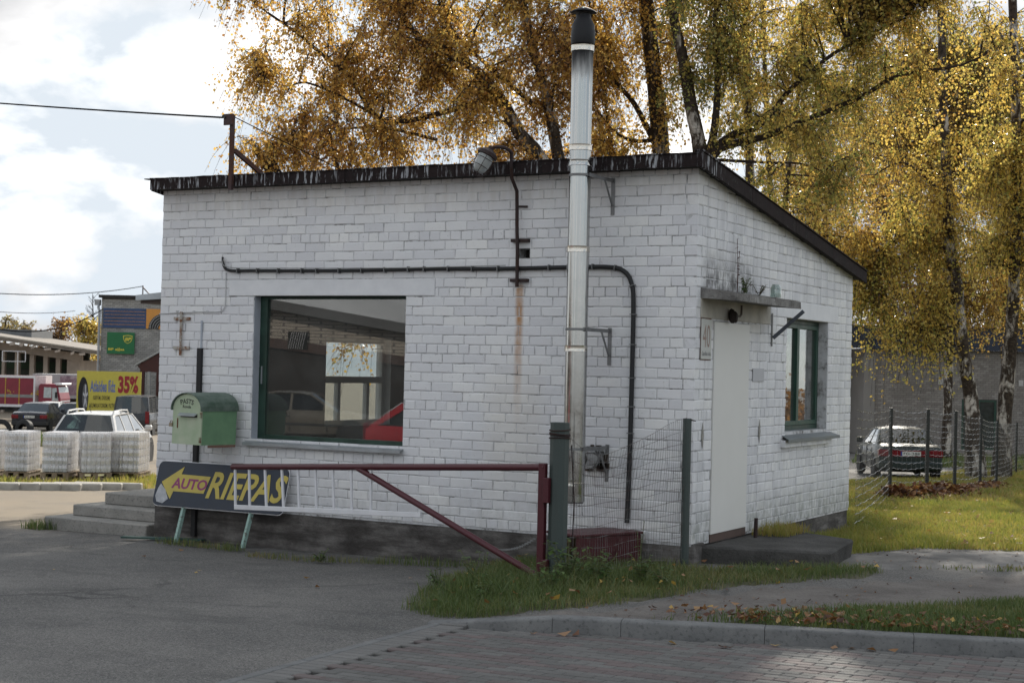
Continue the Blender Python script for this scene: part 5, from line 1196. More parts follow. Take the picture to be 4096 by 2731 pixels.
def car(name, label, loc, head, kind, paint, group=None, plate=None, rails=False, lights='red'):
    q = KIND[kind]; W = q['W']/2; zs, H = q['zs'], q['H']; t = thing(name, loc, label, 'car', group)
    slope = -.027*0
    M = Matrix.Translation(Vector([float(x) for x in loc])) @ Matrix.Rotation(head, 4, 'Z')
    # lower body
    b = MB(); rings = []
    for (x, zb, z, w) in q['st']:
        deck = not (q['xb']+.05 < x < q['xc']-.1)
        half = [(0, zb), (.80*w, zb), (.965*w, zb+.10), (w, zb+(z-zb)*.52), (.985*w, z-.06), (.93*w, z), (.86*w, z+(.025 if deck else -.12)), (0, z+(.045 if deck else -.12))]
        rings.append([(x, y, zz_) for y, zz_ in half]+[(x, -y, zz_) for y, zz_ in half[-2:0:-1]])
    n = len(rings[0]); vs = [p for r in rings for p in r]; fs = []
    for i in range(len(rings)-1):
        for j in range(n): fs.append((i*n+j, i*n+(j+1) % n, (i+1)*n+(j+1) % n, (i+1)*n+j))
    fs += [tuple(range(n)), tuple(range((len(rings)-1)*n, len(rings)*n))[::-1]]
    body = b.add(vs, fs, 0, M).build('body', paint, t, smooth=38)
    bw, rw = .925*W, (.70 if kind != 'van' else .82)*W
    xb, xr, xf, xc, xB = (q[k] for k in ('xb', 'xr', 'xf', 'xc', 'xB'))
    zc = zs+.01; zrb = zs+.045 if q['rear'] == 'boot' else zs+.0
    # roof
    b = MB(); nx_ = 7; ny_ = 8; vs = []
    for i in range(nx_):
        s = i/(nx_-1); x = xr+(xf-xr)*s; drop = .05*(2*s-1)**4
        for j in range(ny_+1):
            y = (2*j/ny_-1); vs.append((x, y*rw*1.02, H-drop-.055*abs(y)**3))
    k = len(vs); vs += [(p[0], p[1]*.97, p[2]-.03) for p in vs]; fs = []
    for i in range(nx_-1):
        for j in range(ny_):
            a = i*(ny_+1)+j; f = (a, a+1, a+ny_+2, a+ny_+1); fs.append(f); fs.append(tuple(k+v for v in f[::-1]))
    edge = [j for j in range(ny_+1)]+[i*(ny_+1)+ny_ for i in range(1, nx_)]+[(nx_-1)*(ny_+1)+j for j in range(ny_-1, -1, -1)]+[i*(ny_+1) for i in range(nx_-2, 0, -1)]
    for a, c in zip(edge, edge[1:]+edge[:1]): fs.append((a, c, k+c, k+a))
    b.add(vs, fs, 0, M).build('roof', paint, t, smooth=45)
    zr = H-.075
    def bl(x, s): return (x, s*bw, zs-.012)
    def rf(x, s): return (x, s*rw, zr)
    def side(pts, s, th=.02, off=0):
        out = []
        for x, tt in pts:
            a = np.array(bl(x, s)); c = np.array(rf(x, s)); p = a+(c-a)*tt; out.append(p+np.array([0, s*off, 0]))
        return out
    def slab(b, P, s, th):
        n = len(P); vs = [tuple(p) for p in P]+[(p[0], p[1]-s*th, p[2]) for p in P]
        b.add(vs, [tuple(range(n)), tuple(range(2*n-1, n-1, -1))]+[(i, (i+1) % n, n+(i+1) % n, n+i) for i in range(n)], 0, M)
    boot = q['rear'] == 'boot'
    cw = .34 if boot else .16
    b = MB()
    for s in (-1, 1):
        slab(b, side([(xc+.02, 0), (xc-.08, 0), (xf-.03, 1), (xf+.05, 1)], s), s, .05)                        # front pillar
        slab(b, side([(xB-.035, 0), (xB+.035, 0), (xB+.02, 1), (xB-.045, 1)], s), s, .03)
        slab(b, side([(xb, 0), (xb+(cw if boot else .14), 0), (xr+(cw*.75 if boot else .20), 1), (xr-.03, 1)], s), s, .05)
        slab(b, side([(xb, 0), (xc, 0), (xc, .04), (xb, .04)], s), s, .03)
    b.build('pillar', paint, t, norm=True)
    for s in (-1, 1):
        rear_x = xb+(cw if boot else .15)
        b = MB()
        if boot: slab(b, side([(rear_x, .05), (xB-.04, .05), (xB-.05, .95), (xr+cw*.75+.01, .95)], s, off=-.012), s, .006)
        else:
            xm = (xB+xr)/2-.12
            slab(b, side([(rear_x, .05), (xm-.03, .05), (xm-.03, .95), (xr+.21, .95)], s, off=-.012), s, .006)
            b.build('side_window', M_CARGL, t, norm=False); b = MB(); slab(b, side([(xm+.03, .05), (xB-.04, .05), (xB-.05, .95), (xm+.03, .95)], s, off=-.012), s, .006)
        b.build('side_window', M_CARGL, t, norm=False); b = MB(); slab(b, side([(xB+.04, .05), (xc-.10, .05), (xf-.04, .95), (xB+.03, .95)], s, off=-.012), s, .006); b.build('side_window', M_CARGL, t, norm=False)
    if not boot:
        xm = (xB+xr)/2-.12
        for s in (-1, 1):
            b = MB(); slab(b, side([(xm-.03, 0), (xm+.03, 0), (xm+.03, 1), (xm-.03, 1)], s), s, .02); b.build('rear_pillar', paint, t)
    def screen(nm, x0, z0, w0, x1, z1, w1, dx, m=M_CARGL):
        vs = []
        for (x, z, w) in ((x0, z0, w0), (x1, z1, w1)):
            for y in (-1, -.6, 0, .6, 1): vs.append((x+dx*(1-y*y)*.06, y*w, z))
        k = len(vs); vs += [(p[0]-dx*.006, p[1], p[2]) for p in vs]
        fs = [(j, j+1, 6+j, 5+j) for j in range(4)]+[(k+j, k+5+j, k+6+j, k+j+1) for j in range(4)]
        return MB().add(vs, fs, 0, M).build(nm, m, t, norm=False)
    screen('windscreen', xc, zs, bw*.95, xf+.03, zr+.015, rw*.97, 1); rs = screen('rear_window', xb+.02, zrb, bw*.90, xr-.0, zr+.015, rw*.96, -1)
    if not boot:
        MB().bar(M @ Vector((xb-.06, .0, zrb+.03)), M @ Vector((xb-.02, -.3, zrb+.05)), .015, .015).build('wiper', M_PLAST, t)
    # cabin
    b = MB(); b.box(xb+.2, xc, -bw*.9, bw*.9, .35, zs-.14, 0, M)
    for y in (-.36, .36): b.box(xB-.30, xB-.12, y-.22, y+.22, zs-.14, zs+.22, 0, M); b.box(xB-.26, xB-.16, y-.11, y+.11, zs+.23, zs+.38, 0, M)
    b.box(max(xr-.35, xb+.15), max(xr-.2, xb+.3), -.6, .6, zs-.14, zs+.12, 0, M); b.build('seats', M_SEAT, t)
    xe = -q['L']/2; xn = q['L']/2
    # lights, plate, bumpers, mirrors, handles, wheels
    if boot:
        for s in (-1, 1): MB().box(xe-.006, xe+.32, s*.50*W/.86-.0 if s > 0 else -.985*W*.985, .985*W*.985 if s > 0 else -.50*W/.86, .66, .84, 0, M).build('tail_light', M_RED, t, bev=.015)
        MB().box(xe-.004, xe+.05, -.5*W/.86, .5*W/.86, .67, .83, 0, M).build('rear_panel', M_RED if lights == 'band' else M_PLAST, t)
    else:
        for s in (-1, 1): MB().box(xe+.0, xe+.10, s*.83*W-.09, s*.83*W+.09, .60, .98 if kind != 'van' else 1.15, 0, M).build('tail_light', M_RED, t, bev=.015)
    MB().box(xe-.05, xe+.35, -.96*W, .96*W, .32, .54, 0, M).build('rear_bumper', paint if lights == 'band' else M_PLAST, t, bev=.04)
    MB().box(xn-.35, xn+.03, -.90*W, .90*W, .30, .50, 0, M).build('front_bumper', paint if lights == 'band' else M_PLAST, t, bev=.04)
    for s in (-1, 1):
        MB().box(xn-.22, xn-.02, s*.56*W-.17, s*.56*W+.17, .54, .66, 0, M).build('headlight', M_LAMP, t, bev=.02)
        MB().box(xc-.30, xc-.16, s*(W+.07)-.09, s*(W+.07)+.09, zs-.01, zs+.13, 0, M).build('mirror', paint, t, bev=.03)
        for x in (xB-.18, xB+.75 if False else xB-.95): MB().box(x, x+.16, s*.985*W-.012*0-.01, s*.985*W+.02, zs-.17, zs-.135, 0, M).build('door_handle', M_PLAST, t)
        b = MB()
        for x in (xB, xB+.98, xB-.95): b.box(x-.006, x+.006, s*W*.995-.008, s*W*1.003, .34, zs-.06, 0, M)
        b.box(xe+.5, xn-.6, s*W-.01, s*W+.014, .52, .57, 0, M); b.build('door_line', M_PLAST, t)
        for x in (xe+.85, xn-.82):
            MB().tube([M @ Vector((x, s*(W-.12), .33)), M @ Vector((x, s*(W+.006), .33))], .37, 22).build('wheel_arch', M_BLACK, t)  # black disc stands in for the shaded hollow round the wheel
            wheel(t, M @ Matrix.Translation((x, s*(W-.085), .31)), .305, .19)
    zp = .745 if boot else .78
    if plate:
        MB().box(xe-.012, xe-.007, -.26, .26, zp-.056, zp+.056, 0, M).build('number_plate', M_PLATE, t)
        Mpl = M @ frame((xe-.0125, .26, zp-.056), (0, -1, 0), (0, 0, 1), (-1, 0, 0))
        text('lettering', plate, Mpl @ Matrix.Translation((.07, .024, 0)), .42, .066, M_INK, t, .0008, bold=.02)
        MB().box(xe-.0135, xe-.0122, .22, .26, zp-.056, zp+.056, 0, M).build('plate_badge', M_EU, t)
    if rails:
        for s in (-1, 1):
            MB().tube([M @ Vector(p) for p in ((xr+.12, s*rw*.93, H-.07), (xr+.25, s*rw*.93, H+.025), (-.75, s*rw*.93, H+.04), (xf-.35, s*rw*.93, H+.02), (xf-.2, s*rw*.93, H-.06))], .02, 6).build('roof_rail', paint, t)
            MB().bar(M @ Vector((-.75, s*rw*.93, H-.04)), M @ Vector((-.75, s*rw*.93, H+.04)), .05, .03).build('roof_rail_foot', paint, t)
        MB().tube([M @ Vector((xr+.25, 0, H-.01)), M @ Vector((xr+.02, 0, H+.16))], .008, 5).build('aerial', M_PLAST, t)
    return t
HEAD = math.atan2(FH[1], FH[0])                                      # driving straight away from the lens
def onrear(px, d, head, hl):
    "ground point of a car whose tail, d away, is centred on this column"
    p = wc(uv(px, d), d); x = p[0]+math.cos(head)*hl; y = p[1]+math.sin(head)*hl; return np.array([x, y, float(gz(x, y))])
car('green_sedan', 'dark green sedan with red light band and plate FG parked behind the wire fence', onrear(3652, 41.3, HEAD-R(5), 2.27), HEAD-R(5), 'sedan', paintm('dark_green_paint', (.012, .022, .020), .05, .45), plate='FG-288', lights='band')
car('white_estate', 'white estate car with roof rails parked behind the wrapped pallets', onrear(343, 38.0, HEAD+R(1), 2.28)-np.array([0, 0, .10]), HEAD+R(1), 'estate', paintm('white_car_paint', (.62, .61, .59), 0, .3), rails=True)
car('navy_sedan', 'dark navy sedan with pale plate in the yard left of the white estate', onrear(125, 75, HEAD+R(4), 2.27), HEAD+R(4), 'sedan', paintm('navy_paint', (.018, .020, .030), .4), plate='CG-3752')
car('white_hatchback', 'white hatchback in the yard just beyond the dark navy sedan', onrear(191, 88, HEAD+R(4), 1.9), HEAD+R(4), 'hatch', MATS['white_car_paint'])
car('black_hatchback', 'black hatchback half hidden by the yellow billboard', onrear(284, 82, HEAD-R(2), 1.9), HEAD-R(2), 'hatch', paintm('black_paint', (.014, .014, .015), .3))
vn = car('black_van', 'black van with tall dark rear window partly hidden by the hut', onrear(533, 71, HEAD+R(2), 2.1), HEAD+R(2), 'van', paintm('grey_black_paint', (.03, .033, .04), .4)); vn['category'] = 'van'

# ------------------------------------------------------------------ wrapped pallets, tyres
M_WOOD = plain('pallet_wood', (.24, .18, .12), .9, var=.25, scale=14); M_BLK = plain('paving_blocks', (.56, .555, .56), .8, var=.14, scale=7); M_BLK2 = plain('beige_blocks', (.54, .515, .45), .8, var=.14, scale=7)
m, nt, o = newmat('stretch_film')
vv = pos(nt, (3, 3, .8)); tnt = ramp(nt, noise(nt, vv, 4, 5), [(.3, .08), (.7, .42)])
g_ = nd(nt, 'ShaderNodeBsdfGlossy', {'Color': (.9, .9, .92, 1), 'Roughness': .22, 'Normal': bump(nt, noise(nt, vv, 6, 4), .5, .02)}).outputs[0]; t_ = nd(nt, 'ShaderNodeBsdfTransparent', {'Color': (.95, .95, .96, 1)}).outputs[0]
dfs = nd(nt, 'ShaderNodeBsdfDiffuse', {'Color': (.84, .84, .85, 1)}).outputs[0]
s_ = nd(nt, 'ShaderNodeMixShader', {0: .28, 1: t_, 2: g_}).outputs[0]; s_ = nd(nt, 'ShaderNodeMixShader', {0: tnt, 1: s_, 2: dfs}).outputs[0]; nt.links.new(s_, o.inputs[0]); M_FILM = m
def pallet(u, d, rot, w, dp, h, label, m, film=True):
    lo = wc(u, d); lo[2] += .16
    t = thing('pallet_stack', lo, label, 'pallet', 'film wrapped block pallets by the yard kerb'); M = Matrix.Translation(Vector(lo)) @ Matrix.Rotation(-YAW*0+rot+math.atan2(RH[1], RH[0]), 4, 'Z')
    pl = MB()
    for k in range(3): pl.box(-w/2-.04, w/2+.04, dp*k*.47, dp*k*.47+.08, -.17, -.10, 0, M)
    for k in range(3): pl.box(-w/2-.04+k*(w-.02)/2, -w/2+.06+k*(w-.02)/2, 0, dp, -.10, -.03, 0, M)
    for k in range(5): pl.box(-w/2-.05, w/2+.05, k*dp/5, k*dp/5+dp/5-.03, -.028, -.006, 0, M)
    pl.build('pallet', M_WOOD, t)
    n = 5; lh = h/n; rg = random.Random(int(u*10))
    for i in range(n):
        b = MB(); k = 6
        for j in range(k):
            x0 = -w/2+w*j/k; b.box(x0+.006, x0+w/k-.006, .01+rg.uniform(0, .012), dp*.5-.004, i*lh+.008, (i+1)*lh-.022, 0, M); b.box(x0+.006, x0+w/k-.006, dp*.5+.004, dp, i*lh+.006, (i+1)*lh-.012, 0, M)
        b.build('block_layer', m, t)
    if film:
        b = MB(); nseg = 22
        o_ = .016; per = []
        for j in range(nseg): x = -w/2-o_+(w+2*o_)*j/nseg; per.append((x, -o_+rg.uniform(-.004, .006)))
        for j in range(nseg//2): per.append((w/2+o_+rg.uniform(-.004, .004), -o_+(dp+2*o_)*j/(nseg//2)))
        for j in range(nseg): per.append((w/2+o_-(w+2*o_)*j/nseg, dp+o_))
        for j in range(nseg//2): per.append((-w/2-o_+rg.uniform(-.004, .004), dp+o_-(dp+2*o_)*j/(nseg//2)))
        rows = [i*lh+q for i in range(n) for q in (.01, lh*.5)]+[h+.012]; vs = []; np_ = len(per)
        for zi, z in enumerate(rows):
            for x, y in per: s = .985 if zi % 2 == 0 else 1.0; vs.append((x*s, (y-dp/2)*s+dp/2, z))
        fs = [(i*np_+j, i*np_+(j+1) % np_, (i+1)*np_+(j+1) % np_, (i+1)*np_+j) for i in range(len(rows)-1) for j in range(np_)]; fs.append(tuple((len(rows)-1)*np_+j for j in range(np_)))
        b.add(vs, fs, 0, M).build('film_wrap', M_FILM, t, norm=False)
    return t
DP = 31.0
pallet(uv(-50, DP), DP, R(0), .43, .75, .77, 'film wrapped block pallet at the left edge with only its lit flank in view', M_BLK)
pallet(uv(79, DP), DP, R(0), .43, .80, .77, 'film wrapped grey block pallet, second from the left edge', M_BLK)
pallet(uv(232, DP), DP, R(0), .46, .82, .77, 'film wrapped grey block pallet, between the second pallet and the turned one', M_BLK)
pallet(uv(395, DP+.2), DP+.25, R(20), .54, .50, .78, 'film wrapped grey block pallet set slightly askew beside the beige one', M_BLK)
pallet(uv(508, DP+.8), DP+.75, R(-2), .62, .80, .79, 'beige block pallet nearest the hut with bright right edge', M_BLK2)
M_DARKT = M_TYRE
def tyre(p, axis, label, r=.34, w=.2):
    z = np.array(axis, float); z /= np.linalg.norm(z); x = np.cross(z, (0, 0, 1.)) if abs(z[2]) < .9 else np.array([1., 0, 0]); x /= np.linalg.norm(x)
    b = MB().lathe([(r*.58, -w*.42), (r*.88, -w/2), (r, -w*.38), (r, w*.38), (r*.88, w/2), (r*.58, w*.42), (r*.62, w*.3), (r*.9, w*.36), (r*.9, -w*.36), (r*.62, -w*.3)], 26, frame(p, x, np.cross(z, x), z), 0, True)
    tag(b.build('tyre', M_TYRE, smooth=40, org=p), label, 'tyre', 'old tyres behind the pallets')
dT = 49
for k, (px, dd) in enumerate(((12, 0), (95, .3))):
    base = wc(uv(px, dT), dT+dd)
    for j in range(1): tyre(base+np.array([0, 0, .11+j*.2]), (0, 0, 1), 'tyre lying flat under the %s tyre' % ('upright' if k == 0 else 'leaning'))
    tyre(base+np.array([0, 0, .22+.36]), (-FH[0]*.9+RH[0]*(.25 if k == 0 else -.5), -FH[1]*.9+RH[1]*(.25 if k == 0 else -.5), .18), 'upright old tyre at the left edge behind the pallets' if k == 0 else 'leaning old tyre beside the upright one behind the pallets')
M_OLDK = plain('old_kerb_concrete', (.36, .34, .30), .9, var=.2, scale=5)
for i in range(7):                                                   # old kerb stones before the pallets
    px = -60+i*82; p = gpx(px, 1958-abs(i-3)*1, 0); a = MC @ Vector((0, 0, 0))
    MB().box(-.62, .62, -.08, .08, -.1, .12, 0, Matrix.Translation(Vector(p)) @ Matrix.Rotation(math.atan2(RH[1], RH[0])+.02*(i % 3-1), 4, 'Z')).build('old_kerb_stone', M_OLDK, kb, bev=.02)

# ------------------------------------------------------------------ brick building beyond the lawn on the right
D6 = 69; g6 = float(gz(*wc(uv(3700, D6), D6)[:2])); rbld = thing('brick_workshop', wc(uv(3800, D6), D6), 'long grey brick workshop with dark blue fascia behind the birches on the right', 'building')
v0, v1 = uv(3503, D6), uv(3503, D6)+13; zt6 = zz(3800, 1400, D6); wz0, wz1 = zz(3900, 1798, D6), zz(3900, 1598, D6); wu0, wu1 = uv(3852, D6), uv(3992, D6)
facade(rbld, v0, v1, D6, g6-.2, zt6, [(wu0, wu1, wz0, wz1)], M_GBR2, [(3500, 4100, 1440, 1800)])
cpart('wall', [(v0+.01, wu0, D6+.012, D6+8, g6-.3, zt6), (wu1, v1+6, D6+.012, D6+8, g6-.3, zt6), (wu0, wu1, D6+.012, D6+8, g6-.3, wz0), (wu0, wu1, D6+.012, D6+8, wz1, zt6)], M_GMORT, rbld)
cpart('pier', [(uv(3458, D6), v0-.004, D6-.05, D6+8, g6-.3, zt6)], plain('grey_render', (.24, .225, .21), .9, var=.1, scale=1), rbld)
cpart('fascia', [(uv(3000, D6), v1+6, D6-.35, D6-.05, zt6+.0, zt6+.85)], plain('blue_black_fascia', (.022, .030, .050), .6, var=.3, scale=2), rbld)
cpart('roof', [(uv(3000, D6), v1+6, D6-.3, D6+9, zt6+.852, zt6+1.0)], M_ROOF, rbld)
cpart('gateway_back', [(uv(3000, D6), uv(3457, D6), D6+4, D6+4.2, g6-.3, zt6)], plain('gateway_dark', (.018, .014, .013), .9), rbld)
wd = cpart('window', [(wu0, wu0+.09, D6+.04, D6+.12, wz0, wz1), (wu1-.09, wu1, D6+.04, D6+.12, wz0, wz1), (wu0+.09, wu1-.09, D6+.04, D6+.12, wz1-.09, wz1), (wu0+.09, wu1-.09, D6+.04, D6+.12, wz0, wz0+.09), ((wu0+wu1)/2-.04, (wu0+wu1)/2+.04, D6+.04, D6+.12, wz0+.09, wz1-.09)], M_GREENF2, rbld)
cpart('pane', [(wu0+.05, wu1-.05, D6+.09, D6+.10, wz0+.05, wz1-.05)], plain('dark_window_glass', (.03, .04, .04), .08, bmp=0), wd)
for px, py in ((3765, 1525), (4086, 1532)): cpart('vent', [(uv(px-9, D6), uv(px+9, D6), D6-.04, D6-.008, zz(px, py+12, D6), zz(px, py-12, D6))], plain('vent_white', (.42, .41, .40), .7), rbld)

# ------------------------------------------------------------------ wire fence on the lawn
M_FPOST = plain('black_fence_post', (.022, .024, .022), .5, var=.25, bmp=.1); M_SHINY = plain('bright_wire', (.30, .30, .30), .28, .9, bmp=0)
fe = thing('wire_fence', gpx(3570, 2001), 'wire fence on black posts crossing the lawn between the hut and the birches', 'fence')
fps = [(.05, 5.3, None)]
for px, dd in ((3570, 27.0), (3718, 28.2), (3829, 29.2), (3930, 33.5), (3995, 37.0), (4073, 47.0), (4180, 58)):
    p = wc(uv(px, dd), dd); fps.append((p[0], p[1], p[2]))
for x, y, z in fps[1:]:
    q = MB(); q.box(-.028, .028, -.028, .028, -.4, 1.55, 0, Matrix.Translation((x, y, z)) @ Matrix.Rotation(.4, 4, 'Z')); q.box(-.032, .032, -.032, .032, 1.551, 1.565, 0, Matrix.Translation((x, y, z)) @ Matrix.Rotation(.4, 4, 'Z')); q.build('post', M_FPOST, fe)
for (x0, y0, z0), (x1, y1, z1) in zip(fps[:-1], fps[1:]):
    if z0 is None: z0 = float(gz(x0, y0))
    b = MB()
    for k in range(14):
        h = .10+k*.11; a = np.array([x0, y0, z0+h]); c = np.array([x1, y1, z1+h])
        b.tube([p+np.array([0, 0, .008*math.sin(i*1.9+k)]) for i, p in enumerate(sag(a, c, .035+.01*(k % 3), 22))], .0045, 4, cap=False)
    L = np.hypot(x1-x0, y1-y0)
    for k in range(int(L/.18)):
        t = (k+.5)/int(L/.18); p = np.array([x0, y0, z0])*(1-t)+np.array([x1, y1, z1])*t; sg_ = .035*4*t*(1-t)
        b.tube([p+np.array([0, 0, .10-sg_]), p+np.array([0, 0, 1.53-sg_])], .0018, 3, cap=False)
    b.build('wire_panel', M_SHINY, fe, norm=False)

# ------------------------------------------------------------------ across the street: what the panes mirror
def mir(px, py, d): p = at(px, py, d); return np.array([p[0], -p[1], p[2]])
oA = mir(800, 1260, 48); oB = mir(1900, 1400, 50); oA[2] = oB[2] = 0; od = (oB-oA); oL = np.linalg.norm(od); od /= oL; on = np.array([-od[1], od[0], 0]); on = on if on[1] > 0 else -on
gO = -.15; Mo = frame((oA[0], oA[1], gO), od, -on, (0, 0, 1))
ob_ = thing('street_building', (oA+oB)/2+np.array([0, 0, gO]), 'long low brick building across the street mirrored in the front window', 'building')
def obx(name, bx, m):
    b = MB()
    for q in bx: b.box(*q, 0, Mo)
    b.build(name, m, ob_)
m, nt, o = newmat('street_brick'); bt_ = nd(nt, 'ShaderNodeTexBrick', {'Vector': pos(nt, (1, 1, 1), obj=True), 'Color1': (.50, .44, .375, 1), 'Color2': (.58, .51, .44, 1), 'Mortar': (.17, .15, .135, 1), 'Scale': 1.0, 'Mortar Size': .012, 'Brick Width': .26, 'Row Height': .1})
mpv = nd(nt, 'ShaderNodeCombineXYZ'); sp_ = nd(nt, 'ShaderNodeSeparateXYZ', {0: pos(nt)}); nt.links.new(mth(nt, 'ADD', sp_.outputs[0], mth(nt, 'MULTIPLY', sp_.outputs[1], .6)), mpv.inputs[0]); nt.links.new(sp_.outputs[2], mpv.inputs[1]); nt.links.new(mpv.outputs[0], bt_.inputs['Vector'])
princ(nt, o, bt_.outputs[0], .9)
def oslope(name, a0, a1, y0, y1, lo, hi, m_):
    "band whose bottom and top fall evenly to the right; lo, hi: (height above, fall per metre)"
    f = lambda h, x: h[0]-h[1]*x-gO
    MB().hexa([(a0, y0, f(lo, a0)), (a1, y0, f(lo, a1)), (a1, y1, f(lo, a1)), (a0, y1, f(lo, a0)), (a0, y0, f(hi, a0)), (a1, y0, f(hi, a1)), (a1, y1, f(hi, a1)), (a0, y1, f(hi, a0))], 0, Mo).build(name, m_, ob_)
FL0 = .135; FL1 = .10; X0, X1 = -14, oL+12
oslope('wall', X0, X1, 0, 9, (3.02, FL1), (3.95, FL0), m); oslope('dark_band', X0, X1, -.03, 9, (2.72, FL1), (3.018, FL1), plain('brown_band', (.11, .07, .06), .8)); oslope('doors', X0, X1, .03, 9, (-.2, 0), (2.718, FL1), plain('brown_gates', (.045, .038, .035), .8, var=.3, scale=1.5)); oslope('roof', X0-.3, X1+.3, -.35, 9.3, (3.953, FL0), (4.26, FL0), plain('street_roof', (.17, .17, .175), .8)); obx('window', [(oL*.29, oL*.29+.6, -.05, .05, 2.65, 3.2)], M_BLACK)
b = MB()
for i in range(7): b.bar(Mo @ Vector((oL*.29+.07*i+.02, -.06, 2.66)), Mo @ Vector((oL*.29+.07*i+.12, -.06, 3.19)), .02, .015)
b.build('window_grille', M_WHITEP, ob_)
p = mir(1190, 1600, 41); p[2] = float(gz(p[0], p[1])); car('beige_sedan', 'beige sedan parked across the street, mirrored in the front window', p, math.atan2(od[1], od[0])+R(20), 'sedan', paintm('beige_paint', (.15, .135, .115), .3))
p = mir(1850, 1650, 29); p[2] = float(gz(p[0], p[1])); car('red_hatchback', 'bright red hatchback parked across the street, mirrored in the front window', p, math.atan2(od[1], od[0])+R(10), 'hatch', paintm('red_paint', (.42, .02, .03), .1))
# ------------------------------------------------------------------ trees
UPV = np.array([0, 0, 1.]); R3 = np.array([RH[0], RH[1], 0]); F3 = np.array([FH[0], FH[1], 0])
def bark(name, dark=.5):
    m, nt, o = newmat(name); v = pos(nt)
    w = noise(nt, pos(nt, (1, 1, .55)), 3.2, 7, .7, .5); k = ramp(nt, w, [(dark-.05, 1), (dark+.04, 0)])
    lines = ramp(nt, noise(nt, pos(nt, (1.2, 1.2, 16)), 2.2, 4, .6), [(.60, 0), (.66, .75)])
    c = mixc(nt, k, ramp(nt, noise(nt, v, 9, 4), [(.3, (.38, .34, .30)), (.7, (.58, .54, .49))]), ramp(nt, noise(nt, v, 14, 5), [(.3, (.018, .014, .012)), (.7, (.075, .055, .04))]))
    c = mixc(nt, lines, c, (.10, .08, .065))
    princ(nt, o, c, .85, 0, bump(nt, w, .9, .04), .2); return m
M_BARK = bark('birch_bark', .555); M_BARKD = bark('dark_birch_bark', .60); M_TWIG = plain('dark_twig', (.028, .018, .014), .85, bmp=0)
GOLD = [(0, (.34, .175, .06)), (.25, (.53, .32, .085)), (.55, (.67, .45, .12)), (.8, (.76, .57, .17)), (1, (.36, .36, .11))]
YELL = [(0, (.42, .25, .07)), (.3, (.69, .49, .12)), (.6, (.79, .63, .18)), (.82, (.48, .47, .12)), (1, (.26, .29, .08))]
OLIV = [(0, (.42, .24, .07)), (.3, (.66, .45, .12)), (.6, (.60, .48, .14)), (.8, (.38, .37, .11)), (1, (.23, .26, .08))]
BRWN = [(0, (.16, .075, .03)), (.5, (.28, .15, .05)), (1, (.36, .22, .07))]
PALE = [(0, (.20, .14, .07)), (.5, (.34, .27, .12)), (1, (.26, .27, .12))]
M_LGOLD = leafmat('golden_birch_leaves', GOLD, .6, .38); M_LYELL = leafmat('yellow_birch_leaves', YELL, .6, .26); M_LOLIV = leafmat('olive_gold_leaves', OLIV, .6, .38); M_LBRWN = leafmat('brown_leaves', BRWN, .4); M_LPALE = leafmat('pale_far_leaves', PALE, .45)
def curve3(P, n):
    q = smoothpath(P, max(2, int(n/(len(P)-1)))); return q
NLEAF = 0
